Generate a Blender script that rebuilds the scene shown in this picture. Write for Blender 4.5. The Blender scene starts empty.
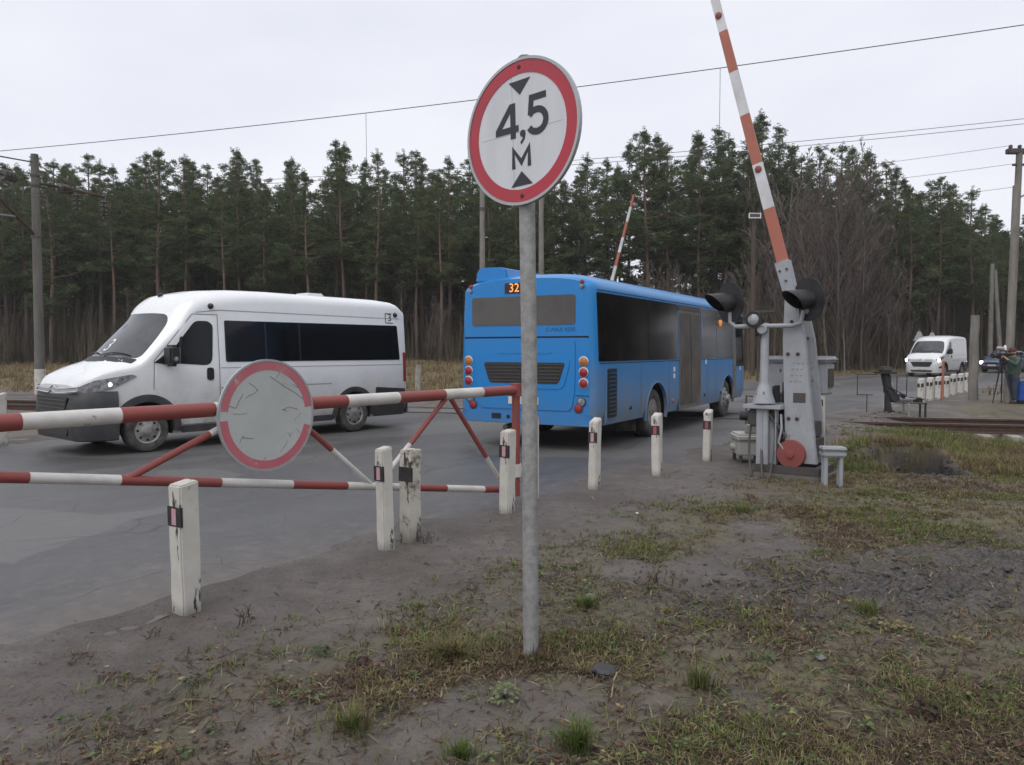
import bpy, bmesh, math, random
import numpy as np
from mathutils import Vector, Matrix
R = math.radians
S = bpy.context.scene
C = S.collection

# ------------------------------------------------------------------ camera, sky, sun, exposure
PITCH = 2.41
CAM_H = 1.6
FPX = 773.0
cam_d = bpy.data.cameras.new('camera')
cam = bpy.data.objects.new('camera', cam_d)
C.objects.link(cam)
cam.location = (0, 0, CAM_H)
cam.rotation_euler = (R(90 - PITCH), 0, 0)
cam_d.sensor_width = 36.0
cam_d.lens = 36.0 * FPX / 1024
cam_d.clip_start = 0.05
cam_d.clip_end = 3000
S.camera = cam

SUN_EL, SUN_AZ = 58, 205            # overcast: a wide soft sun from behind the photographer
world = bpy.data.worlds.new('World')
S.world = world
world.use_nodes = True
wn, wl = world.node_tree.nodes, world.node_tree.links
wn.clear()
w_out = wn.new('ShaderNodeOutputWorld')
w_bg = wn.new('ShaderNodeBackground')
w_sky = wn.new('ShaderNodeTexSky')
w_sky.sky_type = 'NISHITA'
w_sky.sun_disc = False
w_sky.sun_elevation = R(SUN_EL)
w_sky.sun_rotation = R(SUN_AZ)
w_sky.air_density = 1.0
w_sky.dust_density = 3.0
w_hsv = wn.new('ShaderNodeHueSaturation')
w_hsv.inputs['Saturation'].default_value = 0.12
wl.new(w_sky.outputs[0], w_hsv.inputs['Color'])
# closed cloud deck: an even pale layer with faint soft structure over the sky texture
w_tc = wn.new('ShaderNodeTexCoord')
w_map = wn.new('ShaderNodeMapping')
w_map.inputs['Scale'].default_value = (1.2, 1.2, 3.5)
w_noise = wn.new('ShaderNodeTexNoise')
w_noise.inputs['Scale'].default_value = 1.6
w_noise.inputs['Detail'].default_value = 4
wl.new(w_tc.outputs['Generated'], w_map.inputs[0])
wl.new(w_map.outputs[0], w_noise.inputs['Vector'])
w_ramp = wn.new('ShaderNodeValToRGB')
w_ramp.color_ramp.elements[0].position = 0.3
w_ramp.color_ramp.elements[0].color = (7.1, 7.35, 8.3, 1)
w_ramp.color_ramp.elements[1].position = 0.72
w_ramp.color_ramp.elements[1].color = (8.5, 8.65, 9.2, 1)
wl.new(w_noise.outputs['Fac'], w_ramp.inputs[0])
w_mix = wn.new('ShaderNodeMix')
w_mix.data_type = 'RGBA'
w_mix.inputs['Factor'].default_value = 0.9
wl.new(w_hsv.outputs[0], w_mix.inputs['A'])
wl.new(w_ramp.outputs[0], w_mix.inputs['B'])
wl.new(w_mix.outputs['Result'], w_bg.inputs['Color'])
w_bg.inputs['Strength'].default_value = 0.118
wl.new(w_bg.outputs[0], w_out.inputs[0])

sun_d = bpy.data.lights.new('sun', 'SUN')
sun_d.energy = 1.4
sun_d.angle = R(50)
sun_d.color = (1.0, 0.97, 0.93)
sun = bpy.data.objects.new('sun', sun_d)
C.objects.link(sun)
sun.rotation_euler = (R(90 - SUN_EL), 0, R(180 - SUN_AZ))
sun.location = (0, -10, 30)

S.view_settings.view_transform = 'Standard'
S.view_settings.look = 'None'
S.view_settings.exposure = 0.0
S.view_settings.gamma = 1.0
S.view_settings.use_curve_mapping = False
S.render.engine = 'CYCLES'
S.cycles.use_denoising = True
S.cycles.max_bounces = 5
S.cycles.diffuse_bounces = 3
S.cycles.glossy_bounces = 2
S.cycles.use_adaptive_sampling = True
S.cycles.adaptive_threshold = 0.02
S.cycles.transparent_max_bounces = 6

# ------------------------------------------------------------------ helpers
def tag(o, label=None, cat=None, group=None, kind=None):
    if label: o['label'] = label
    if cat: o['category'] = cat
    if group: o['group'] = group
    if kind: o['kind'] = kind
    return o

def thing(name, label, cat, loc=(0, 0, 0), rz=0.0, group=None):
    o = bpy.data.objects.new(name, None)
    C.objects.link(o)
    o.empty_display_size = 0.2
    o.location = loc
    o.rotation_euler = (0, 0, rz)
    return tag(o, label, cat, group)

def copy_tree(o, parent=None):
    c = o.copy()
    C.objects.link(c)
    if parent is not None: c.parent = parent
    for ch in list(o.children):
        copy_tree(ch, c)
    return c

def link(name, me, mat=None, parent=None):
    o = bpy.data.objects.new(name, me)
    C.objects.link(o)
    if parent is not None: o.parent = parent
    if mat is not None and len(me.materials) == 0: me.materials.append(mat)
    return o

class MB:
    """collects shapes, builds one mesh object"""
    def __init__(s): s.v = []; s.f = []
    def add(s, vs, fs):
        k = len(s.v)
        s.v += [tuple(p) for p in vs]
        s.f += [tuple(i + k for i in f) for f in fs]
        return s
    def box(s, x0, x1, y0, y1, z0, z1, M=None):
        p = [(x0,y0,z0),(x1,y0,z0),(x1,y1,z0),(x0,y1,z0),(x0,y0,z1),(x1,y0,z1),(x1,y1,z1),(x0,y1,z1)]
        if M is not None: p = [M @ Vector(q) for q in p]
        return s.add(p, [(0,3,2,1),(4,5,6,7),(0,1,5,4),(1,2,6,5),(2,3,7,6),(3,0,4,7)])
    def tube(s, pts, rad, n=8, cap=True):
        pts = [Vector(p) for p in pts]
        if not hasattr(rad, '__len__'): rad = [rad] * len(pts)
        k = len(s.v)
        ref = None
        for i, p in enumerate(pts):
            a = pts[max(i - 1, 0)]; b = pts[min(i + 1, len(pts) - 1)]
            t = (b - a)
            t = t.normalized() if t.length > 1e-9 else Vector((0, 0, 1))
            if ref is None:
                ref = Vector((1, 0, 0)) if abs(t.x) < 0.9 else Vector((0, 1, 0))
            u = ref - t * ref.dot(t)
            if u.length < 1e-6: u = t.orthogonal()
            u.normalize(); ref = u
            w = t.cross(u)
            for j in range(n):
                an = 2 * math.pi * j / n
                s.v.append(tuple(p + (u * math.cos(an) + w * math.sin(an)) * rad[i]))
        for i in range(len(pts) - 1):
            for j in range(n):
                j2 = (j + 1) % n
                s.f.append((k + i*n + j, k + i*n + j2, k + (i+1)*n + j2, k + (i+1)*n + j))
        if cap:
            s.f.append(tuple(k + j for j in reversed(range(n))))
            s.f.append(tuple(k + (len(pts)-1)*n + j for j in range(n)))
        return s
    def lathe(s, prof, o, axis, n=24, ref=None):
        """prof: list of (radius, distance along axis)"""
        o = Vector(o); ax = Vector(axis).normalized()
        u = ax.orthogonal().normalized() if ref is None else Vector(ref)
        w = ax.cross(u); k = len(s.v)
        for r, d in prof:
            for j in range(n):
                an = 2 * math.pi * j / n
                s.v.append(tuple(o + ax * d + (u * math.cos(an) + w * math.sin(an)) * r))
        for i in range(len(prof) - 1):
            for j in range(n):
                j2 = (j + 1) % n
                s.f.append((k+i*n+j, k+i*n+j2, k+(i+1)*n+j2, k+(i+1)*n+j))
        if prof[0][0] > 1e-5: s.f.append(tuple(k + j for j in reversed(range(n))))
        if prof[-1][0] > 1e-5: s.f.append(tuple(k + (len(prof)-1)*n + j for j in range(n)))
        return s
    def prism(s, poly, fn, d0, d1):
        """poly (a,b) extruded between depths through fn(a,b,d)"""
        n = len(poly)
        vs = [fn(a, b, d0) for a, b in poly] + [fn(a, b, d1) for a, b in poly]
        fs = [tuple(reversed(range(n))), tuple(range(n, 2*n))]
        fs += [(i, (i+1) % n, n + (i+1) % n, n + i) for i in range(n)]
        return s.add(vs, fs)
    def strip(s, pts, wd, fn, d0, d1):
        """a flat stroke of width wd along 2D points, mitred, extruded through fn"""
        P = [Vector((a, b)) for a, b in pts]
        L, Rr = [], []
        for i, p in enumerate(P):
            d1_ = (P[i] - P[i-1]).normalized() if i > 0 else None
            d2_ = (P[i+1] - P[i]).normalized() if i < len(P)-1 else None
            da = d1_ or d2_; db = d2_ or d1_
            na = Vector((-da.y, da.x)); nb = Vector((-db.y, db.x))
            m = (na + nb); m = m / max(m.length_squared / 2, 0.35)
            L.append(p + m * wd/2); Rr.append(p - m * wd/2)
        for i in range(len(P)-1):
            s.prism([tuple(Rr[i]), tuple(Rr[i+1]), tuple(L[i+1]), tuple(L[i])], fn, d0, d1)
        return s
    def mesh(s, name, smooth=True, bevel=0.0, ang=35, seg=2, recalc=True):
        me = bpy.data.meshes.new(name)
        me.from_pydata(s.v, [], s.f)
        if recalc or bevel:
            bm = bmesh.new(); bm.from_mesh(me)
            if recalc: bmesh.ops.recalc_face_normals(bm, faces=bm.faces)
            if bevel:
                ed = [e for e in bm.edges if len(e.link_faces) == 2 and e.calc_face_angle(0) > R(30)]
                bmesh.ops.bevel(bm, geom=ed, offset=bevel, segments=seg, affect='EDGES', clamp_overlap=True)
            bm.to_mesh(me); bm.free()
        if smooth:
            me.shade_smooth()
            me.set_sharp_from_angle(angle=R(ang))
        return me
    def build(s, name, mat=None, parent=None, smooth=True, bevel=0.0, ang=35, seg=2, recalc=True):
        return link(name, s.mesh(name, smooth, bevel, ang, seg, recalc), mat, parent)

def np_mesh(name, V, F, smooth=False):
    """V (n,3), F (m,k) arrays"""
    me = bpy.data.meshes.new(name)
    V = np.ascontiguousarray(V, dtype=np.float32); F = np.ascontiguousarray(F, dtype=np.int32)
    m, k = F.shape
    me.vertices.add(len(V)); me.vertices.foreach_set('co', V.ravel())
    me.loops.add(m * k); me.loops.foreach_set('vertex_index', F.ravel())
    me.polygons.add(m)
    me.polygons.foreach_set('loop_start', np.arange(0, m*k, k, dtype=np.int32))
    me.update(calc_edges=True)
    if smooth: me.shade_smooth()
    else: me.shade_flat()
    return me

def col_attr(me, name, A):
    at = me.color_attributes.new(name, 'FLOAT_COLOR', 'POINT')
    at.data.foreach_set('color', np.ascontiguousarray(A, dtype=np.float32).ravel())

def text_mesh(body, size, name='text', extrude=0.0, align='CENTER', shear=0.0):
    cu = bpy.data.curves.new(name, 'FONT')
    cu.body = body; cu.size = size; cu.extrude = extrude; cu.align_x = align; cu.align_y = 'CENTER'
    cu.shear = shear
    cu.resolution_u = 3
    o = bpy.data.objects.new(name, cu); C.objects.link(o)
    bpy.context.view_layer.update()
    dg = bpy.context.evaluated_depsgraph_get()
    me = bpy.data.meshes.new_from_object(o.evaluated_get(dg))
    bpy.data.objects.remove(o); bpy.data.curves.remove(cu)
    return me

def map_mesh(me, fn):
    for v in me.vertices: v.co = fn(v.co.x, v.co.y, v.co.z)
    me.update()
    return me

def boolean_cut(o, cutters):
    for c in cutters:
        c.parent = o.parent
        m = o.modifiers.new('cut', 'BOOLEAN')
        m.operation = 'DIFFERENCE'; m.solver = 'EXACT'; m.object = c
        m.material_mode = 'TRANSFER'
    bpy.context.view_layer.update()
    dg = bpy.context.evaluated_depsgraph_get()
    me = bpy.data.meshes.new_from_object(o.evaluated_get(dg))
    o.modifiers.clear()
    o.data = me
    for c in cutters: bpy.data.objects.remove(c)
    me.shade_smooth(); me.set_sharp_from_angle(angle=R(32))

def rpoly(P, r=0.05, n=4):
    """round the corners of a convex polygon"""
    out = []
    for i, p in enumerate(P):
        rr = r[i] if hasattr(r, '__len__') else r
        p = Vector(p); a = Vector(P[i-1]); b = Vector(P[(i+1) % len(P)])
        if rr < 1e-4: out.append(tuple(p)); continue
        da = (a - p); db = (b - p)
        k = min(rr, da.length * 0.45, db.length * 0.45)
        A = p + da.normalized() * k; B = p + db.normalized() * k
        for j in range(n + 1):
            t = j / n
            out.append(tuple(A * (1-t)**2 + p * 2*t*(1-t) + B * t*t))
    return out

def rect(u0, u1, v0, v1, r=0.05):
    return rpoly([(u0, v0), (u1, v0), (u1, v1), (u0, v1)], r)

def patch(name, poly, mapper, e, depth, mat, parent, res=0.15, smooth=True):
    """a thin shell over a convex outline, laid on a curved surface: mapper(u,v,offset)"""
    us = [p[0] for p in poly]; vs = [p[1] for p in poly]
    u0, u1, v0, v1 = min(us), max(us), min(vs), max(vs)
    nu = max(1, int(math.ceil((u1-u0)/res))); nv = max(1, int(math.ceil((v1-v0)/res)))
    bm = bmesh.new()
    g = [[bm.verts.new((u0+(u1-u0)*i/nu, v0+(v1-v0)*j/nv, 0)) for j in range(nv+1)] for i in range(nu+1)]
    for i in range(nu):
        for j in range(nv):
            bm.faces.new((g[i][j], g[i+1][j], g[i+1][j+1], g[i][j+1]))
    area = sum(poly[i-1][0]*poly[i][1]-poly[i][0]*poly[i-1][1] for i in range(len(poly)))
    for i in range(len(poly)):
        a = Vector((*poly[i-1], 0)); b = Vector((*poly[i], 0)); d = b - a
        if d.length < 1e-6: continue
        no = Vector((d.y, -d.x, 0)) * (1 if area > 0 else -1)
        bmesh.ops.bisect_plane(bm, geom=bm.verts[:]+bm.edges[:]+bm.faces[:], dist=1e-6, plane_co=a, plane_no=no, clear_outer=True)
    bd = [ed for ed in bm.edges if len(ed.link_faces) == 1]
    if depth > 0:
        lo = {}
        for ed in bd:
            for v in ed.verts:
                if v not in lo: lo[v] = (v.co.x, v.co.y)
        nvs = {v: bm.verts.new(mapper(c[0], c[1], e - depth)) for v, c in lo.items()}
        quads = [(ed.verts[0], ed.verts[1]) for ed in bd]
    skip = set(nvs.values()) if depth > 0 else set()
    for v in bm.verts:
        if v not in skip: v.co = mapper(v.co.x, v.co.y, e)
    if depth > 0:
        for a, b in quads: bm.faces.new((a, b, nvs[b], nvs[a]))
    bmesh.ops.recalc_face_normals(bm, faces=bm.faces)
    me = bpy.data.meshes.new(name); bm.to_mesh(me); bm.free()
    if smooth: me.shade_smooth(); me.set_sharp_from_angle(angle=R(40))
    return link(name, me, mat, parent)

# --- numpy noise
def _hash(ix, iy, seed):
    h = (ix.astype(np.int64) * 374761393 + iy.astype(np.int64) * 668265263 + seed * 1442695041) & 0xFFFFFFFF
    h = ((h ^ (h >> 13)) * 1274126177) & 0xFFFFFFFF
    h = h ^ (h >> 16)
    return (h & 0xFFFFFF).astype(np.float64) / float(0xFFFFFF)
def vnoise(x, y, seed=0):
    ix = np.floor(x); iy = np.floor(y); fx = x - ix; fy = y - iy
    fx = fx*fx*(3-2*fx); fy = fy*fy*(3-2*fy)
    a = _hash(ix, iy, seed); b = _hash(ix+1, iy, seed); c = _hash(ix, iy+1, seed); d = _hash(ix+1, iy+1, seed)
    return (a*(1-fx)+b*fx)*(1-fy) + (c*(1-fx)+d*fx)*fy
def fbm(x, y, sc, oct=4, seed=0, gain=0.5):
    x = np.asarray(x, float); y = np.asarray(y, float)
    t = 0; a = 1; n = 0
    for i in range(oct):
        t = t + a * (vnoise(x*sc, y*sc, seed + i*17) - 0.5); n += a; a *= gain; sc *= 2.03
    return t / n * 2          # about -1..1
def sstep(a, b, x):
    t = np.clip((np.asarray(x, float) - a) / (b - a), 0, 1)
    return t*t*(3-2*t)

# ------------------------------------------------------------------ materials
def nmat(name):
    m = bpy.data.materials.new(name); m.use_nodes = True
    nt = m.node_tree; nt.nodes.clear()
    out = nt.nodes.new('ShaderNodeOutputMaterial'); b = nt.nodes.new('ShaderNodeBsdfPrincipled')
    nt.links.new(b.outputs[0], out.inputs[0])
    return m, nt.nodes, nt.links, b

def rgb(c): return (c[0], c[1], c[2], 1)

def mixc(n, l, fac, a, b):
    m = n.new('ShaderNodeMix'); m.data_type = 'RGBA'
    for sock, val in (('Factor', fac), ('A', a), ('B', b)):
        if hasattr(val, 'is_output') or hasattr(val, 'links'): l.new(val, m.inputs[sock])
        elif isinstance(val, (tuple, list)): m.inputs[sock].default_value = rgb(val)
        else: m.inputs[sock].default_value = val
    return m.outputs['Result']

def noise(n, l, scale, detail=4, coord='Object', rough=0.55, dist=0.0, stretch=None):
    tc = n.new('ShaderNodeTexCoord'); nz = n.new('ShaderNodeTexNoise')
    nz.inputs['Scale'].default_value = scale; nz.inputs['Detail'].default_value = detail
    nz.inputs['Roughness'].default_value = rough; nz.inputs['Distortion'].default_value = dist
    src = tc.outputs[coord]
    if stretch:
        mp = n.new('ShaderNodeMapping'); mp.inputs['Scale'].default_value = stretch
        l.new(src, mp.inputs[0]); src = mp.outputs[0]
    l.new(src, nz.inputs['Vector'])
    return nz.outputs['Fac']

def ramp(n, l, fac, a, b):
    m = n.new('ShaderNodeMapRange'); m.inputs['From Min'].default_value = a; m.inputs['From Max'].default_value = b
    m.clamp = True
    l.new(fac, m.inputs['Value'])
    return m.outputs['Result']

def math_(n, l, op, a, b=None):
    m = n.new('ShaderNodeMath'); m.operation = op
    for i, val in enumerate((a, b)):
        if val is None: continue
        if hasattr(val, 'links'): l.new(val, m.inputs[i])
        else: m.inputs[i].default_value = val
    return m.outputs[0]

def mat(name, col, rough=0.6, metal=0.0, col2=None, nscale=6, nlo=0.4, nhi=0.7, bump=0.0, bscale=40, spec=0.5, coat=0.0, stretch=None, rvar=0.0):
    m, n, l, b = nmat(name)
    b.inputs['Roughness'].default_value = rough
    b.inputs['Metallic'].default_value = metal
    b.inputs['Specular IOR Level'].default_value = spec
    b.inputs['Coat Weight'].default_value = coat
    b.inputs['Base Color'].default_value = rgb(col)
    if col2 is not None:
        f = ramp(n, l, noise(n, l, nscale, 6, stretch=stretch, rough=0.65), nlo, nhi)
        l.new(mixc(n, l, f, col, col2), b.inputs['Base Color'])
    if rvar:
        f = noise(n, l, nscale * 0.7, 3)
        r = math_(n, l, 'MULTIPLY_ADD', f, rvar)
        r.node.inputs[2].default_value = rough - rvar * 0.5
        l.new(r, b.inputs['Roughness'])
    if bump:
        bp = n.new('ShaderNodeBump'); bp.inputs['Strength'].default_value = bump; bp.inputs['Distance'].default_value = 0.01
        l.new(noise(n, l, bscale, 6, stretch=stretch), bp.inputs['Height']); l.new(bp.outputs[0], b.inputs['Normal'])
    return m

def car_paint(name, col, dirt, z0, z1, amt=0.9, rough=0.25, coat=0.5):
    """paint with road dirt: a film thickest low on the body, broken up by spatter"""
    m, n, l, b = nmat(name)
    tc = n.new('ShaderNodeTexCoord'); sp = n.new('ShaderNodeSeparateXYZ'); l.new(tc.outputs['Object'], sp.inputs[0])
    low = ramp(n, l, sp.outputs['Z'], z1, z0)
    nz = noise(n, l, 2.2, 6, rough=0.65)
    nf = noise(n, l, 26, 4)
    k = math_(n, l, 'MULTIPLY', low, math_(n, l, 'ADD', math_(n, l, 'MULTIPLY', nz, 1.2), math_(n, l, 'MULTIPLY', nf, 0.35)))
    k = math_(n, l, 'MULTIPLY', k, amt); k.node.use_clamp = True
    k2 = math_(n, l, 'ADD', k, math_(n, l, 'MULTIPLY', ramp(n, l, nz, 0.45, 0.8), 0.10)); k2.node.use_clamp = True
    l.new(mixc(n, l, k2, col, dirt), b.inputs['Base Color'])
    r = math_(n, l, 'MULTIPLY_ADD', k2, 0.6); r.node.inputs[2].default_value = rough; r.node.use_clamp = True
    l.new(r, b.inputs['Roughness'])
    ct = math_(n, l, 'MULTIPLY', math_(n, l, 'SUBTRACT', 1.0, k2), coat)
    l.new(ct, b.inputs['Coat Weight']); b.inputs['Coat Roughness'].default_value = 0.08
    return m

def attr_mat(name, rough=0.7, attr='col', trans=0.0, spec=0.3):
    m, n, l, b = nmat(name)
    a = n.new('ShaderNodeAttribute'); a.attribute_name = attr
    l.new(a.outputs['Color'], b.inputs['Base Color'])
    b.inputs['Roughness'].default_value = rough
    b.inputs['Specular IOR Level'].default_value = spec
    if trans:
        t = n.new('ShaderNodeBsdfTranslucent'); l.new(a.outputs['Color'], t.inputs['Color'])
        mx = n.new('ShaderNodeMixShader'); mx.inputs[0].default_value = trans
        l.new(b.outputs[0], mx.inputs[1]); l.new(t.outputs[0], mx.inputs[2])
        out = [x for x in n if x.type == 'OUTPUT_MATERIAL'][0]; l.new(mx.outputs[0], out.inputs[0])
    return m

def emit_mat(name, col, strength, base=(0.8, 0.8, 0.8)):
    m, n, l, b = nmat(name)
    b.inputs['Base Color'].default_value = rgb(base)
    b.inputs['Emission Color'].default_value = rgb(col); b.inputs['Emission Strength'].default_value = strength
    b.inputs['Roughness'].default_value = 0.2
    return m

def paint_worn(name, col, under, lo=0.60, hi=0.66, rough=0.6, nscale=9, grime=(0.16, 0.14, 0.12), zlow=0.0, zhigh=0.0, flake=None):
    """old brushed paint: chips to what lies under it, thin grime"""
    m, n, l, b = nmat(name)
    chips = ramp(n, l, noise(n, l, nscale, 8, rough=0.72, coord='Object'), lo, hi)
    gr = ramp(n, l, noise(n, l, 2.3, 6, rough=0.7), 0.38, 0.85)
    c = mixc(n, l, math_(n, l, 'MULTIPLY', gr, 0.55), col, grime)
    c = mixc(n, l, chips, c, under)
    if flake:
        fl = ramp(n, l, noise(n, l, 11, 7, rough=0.75, stretch=(1, 1, 0.28)), flake, flake+0.035)
        c = mixc(n, l, fl, c, (0.045, 0.040, 0.035)); chips = math_(n, l, 'MAXIMUM', chips, fl)
    if zhigh:
        tc = n.new('ShaderNodeTexCoord'); sp = n.new('ShaderNodeSeparateXYZ'); l.new(tc.outputs['Object'], sp.inputs[0])
        z = math_(n, l, 'ADD', sp.outputs['Z'], math_(n, l, 'MULTIPLY', noise(n, l, 14, 4), 0.12))
        c = mixc(n, l, math_(n, l, 'MULTIPLY', ramp(n, l, z, zhigh, zlow), 0.9), c, (0.07, 0.055, 0.045))
    l.new(c, b.inputs['Base Color'])
    b.inputs['Roughness'].default_value = rough
    bp = n.new('ShaderNodeBump'); bp.inputs['Strength'].default_value = 0.35; bp.inputs['Distance'].default_value = 0.004
    inv = math_(n, l, 'SUBTRACT', 1.0, chips)
    l.new(math_(n, l, 'ADD', inv, math_(n, l, 'MULTIPLY', noise(n, l, 60, 3), 0.3)), bp.inputs['Height']); l.new(bp.outputs[0], b.inputs['Normal'])
    return m

# ------------------------------------------------------------------ the lie of the land
P0 = np.array([-1.98, 4.70])                    # first guard post; the right-hand verge runs from here
RD = np.array([0.6, 0.8]); RN = np.array([-0.8, 0.6])      # along the road, and to its left
T0 = np.array([9.5, 17.5]); TD = np.array([0.970, -0.2425]); TN = np.array([0.2425, 0.970])   # railway
ROAD_ANG = math.atan2(0.8, 0.6)
TRACK_ANG = math.atan2(-0.2425, 0.970)

def uv(x, y):
    x = np.asarray(x, float); y = np.asarray(y, float)
    dx, dy = x - P0[0], y - P0[1]
    u = dx*RD[0] + dy*RD[1]; v = dx*RN[0] + dy*RN[1]
    c = -0.0035 * np.maximum(0, u - 20)**2
    return u, v - c
def road_pt(u, v):
    v = v - 0.0035 * max(0, u - 20)**2
    return (P0[0] + u*RD[0] + v*RN[0], P0[1] + u*RD[1] + v*RN[1])
def track_w(x, y): return (np.asarray(x, float)-T0[0])*TN[0] + (np.asarray(y, float)-T0[1])*TN[1]
def track_t(x, y): return (np.asarray(x, float)-T0[0])*TD[0] + (np.asarray(y, float)-T0[1])*TD[1]
def left_edge(u): return 10.5 - 0.9 * sstep(24, 40, u)
def road_d(x, y):
    u, v = uv(x, y)
    return np.minimum(v - 0.28, left_edge(u) - v)

def gp(px, py, z=0.0):
    """ground point seen at a pixel of the photograph (pinhole, for laying out the place)"""
    cp, sp = math.cos(R(PITCH)), math.sin(R(PITCH))
    a, b = (px - 512) / FPX, (382.5 - py) / FPX
    d = (a, cp + b*sp, -sp + b*cp)
    t = (z - CAM_H) / d[2]
    return (d[0]*t, d[1]*t)

def hole_c(): return gp(916, 468, 0)
HOLE = hole_c()
def ground_masks(x, y):
    u, v = uv(x, y); w = track_w(x, y); d = road_d(x, y)
    n1 = fbm(x, y, 0.9, 4, 3); n2 = fbm(x, y, 0.35, 3, 9)
    near_right = sstep(-0.5, -2.0, v + 0.5*n1)
    # where grass takes hold on the trodden verge
    grass = near_right * sstep(-0.30, 0.25, n1 + 0.30*n2 + 0.22 + 0.5*sstep(-2.2, -4.0, v))
    bottom = sstep(3.55, 2.75, y + 0.5*n1) * sstep(-0.9, 0.1, x + 0.4*n2)
    grass = np.maximum(grass, bottom * sstep(-0.35, 0.3, n1 + 0.25))
    cx, cy = gp(870, 595)
    churn = np.exp(-(((x-cx)/1.5)**2 + ((y-cy)/0.75)**2)) + 0.8*np.exp(-(((x-gp(1000,560)[0])/1.0)**2 + ((y-gp(1000,560)[1])/0.6)**2))
    churn = np.clip(churn, 0, 1) * sstep(-0.55, 0.1, n1 + 0.2)
    pit = sstep(1.35, 0.95, np.hypot((x-HOLE[0])/0.48, (y-HOLE[1])/0.75) + 0.3*n1)
    grass = grass * (1 - 0.8*churn)
    bank = sstep(-11.2, -9.2, w + 0.6*n1) * sstep(-1.2, -2.6, v) * sstep(-1.4, -2.4, w)
    grass = np.maximum(grass, bank) * (1-pit); churn = np.maximum(churn, pit)
    ballast = sstep(3.0, 2.2, np.abs(w) + 0.3*n1) * sstep(-0.2, -2.6, d + 0.5*n1)
    dry = np.maximum(sstep(4.5, 7.5, w + n2) * sstep(-0.6, -2.4, d + 0.4*n1) * np.where(v > 5, 1.0, sstep(9, 16, w)), sstep(11.5, 12.5, v) * sstep(-4, -7, w))
    return grass * (1-ballast), ballast, dry * (1-ballast), churn

def ground_h(x, y):
    x = np.asarray(x, float); y = np.asarray(y, float)
    u, v = uv(x, y); w = track_w(x, y); d = road_d(x, y)
    g, bal, dry, churn = ground_masks(x, y)
    rag = 0.45*fbm(x, y, 0.8, 4, 21)
    z = -0.05 + 0.058*sstep(1.70, -0.10, d + 1.2*rag)
    out = sstep(0.0, -0.6, d)
    z = z + out * (0.030*fbm(x, y, 1.3, 5, 5) + 0.014*fbm(x, y, 7, 3, 6) + 0.006*fbm(x, y, 21, 2, 7))
    # tyre-rolled ripple of the wet verge, churned clods further right
    z = z + churn * (0.17*np.abs(fbm(x*0.55, y*1.8, 2.6, 5, 31, 0.6)) - 0.02 + 0.045*fbm(x, y, 9, 4, 33, 0.7))
    z = z + g * out * 0.03 * fbm(x, y, 5.0, 3, 41)
    dist = np.hypot(x, y)
    z = z + out * sstep(9, 6, dist) * (1-g) * 0.016*fbm(u*0.4, v*2.6, 1.6, 4, 45)
    # ditch in front of the track on the right-hand side, with a pit in it
    ditch = sstep(-7.5, -5.6, w) * sstep(-2.0, -3.2, w) * sstep(-1.6, -3.0, v)
    z = z - 0.20 * ditch
    r = np.hypot((x-HOLE[0])/0.45, (y-HOLE[1])/0.72)
    z = z - 0.75*sstep(1.1, 0.80, r + 0.30*fbm(x, y, 2.2, 4, 51)) + 0.22*np.exp(-((r-1.35)/0.4)**2)*sstep(-0.1, 0.5, (y-HOLE[1]))
    # ballast bed lies lower than the rail heads
    z = z*(1-bal) + bal*(-0.30 + 0.02*fbm(x, y, 9, 2, 61))
    gul = sstep(2.6, 3.4, w) * sstep(5.6, 4.4, w) * sstep(-1.0, -2.5, v)
    z = z - 0.38*gul
    # the old embankment under the forest edge
    rise = sstep(10, 48, w) * (0.15 + 0.85*sstep(10.5, 18, v)) * sstep(-1, -6, d)
    z = z + rise * 0.95
    z = z + out * sstep(14, 30, dist) * 0.10*fbm(x, y, 0.25, 3, 71)
    return z
def gh(x, y): return float(ground_h(np.array([x]), np.array([y]))[0])

def grow(a, b, s0, k):
    out = [a]; s = s0
    while out[-1] < b: out.append(out[-1] + s); s *= k
    return out
xs = np.array(sorted(set([-p for p in grow(3.6, 330, 0.03, 1.055)] + list(np.arange(-3.6, 6.2, 0.026)) + grow(6.2, 330, 0.03, 1.05))))
ys = np.array([-60., -35, -20, -12, -7, -4, -2, -0.6, 0.4, 1.2] + list(np.arange(1.6, 8.0, 0.026)) + grow(8.0, 22, 0.03, 1.010)[0:] + grow(22.6, 520, 0.3, 1.05))
XX, YY = np.meshgrid(xs, ys)
ZZ = ground_h(XX, YY)
nx_, ny_ = len(xs), len(ys)
idx = np.arange(nx_*ny_).reshape(ny_, nx_)
Fq = np.stack([idx[:-1, :-1], idx[:-1, 1:], idx[1:, 1:], idx[1:, :-1]], -1).reshape(-1, 4)
gm = np_mesh('ground', np.stack([XX.ravel(), YY.ravel(), ZZ.ravel()], 1), Fq, smooth=True)
mk = ground_masks(XX, YY)
col_attr(gm, 'mask', np.stack([m.ravel() for m in mk], 1))
pit_shade = sstep(1.25, 0.80, np.hypot((XX-HOLE[0])/0.48, (YY-HOLE[1])/0.75) + 0.25*fbm(XX, YY, 1.9, 3, 53)).ravel()  # mask for the cavity shade painted into the pit's colour
col_attr(gm, 'pit', np.stack([pit_shade, pit_shade, pit_shade, pit_shade*0+1], 1))

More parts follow.
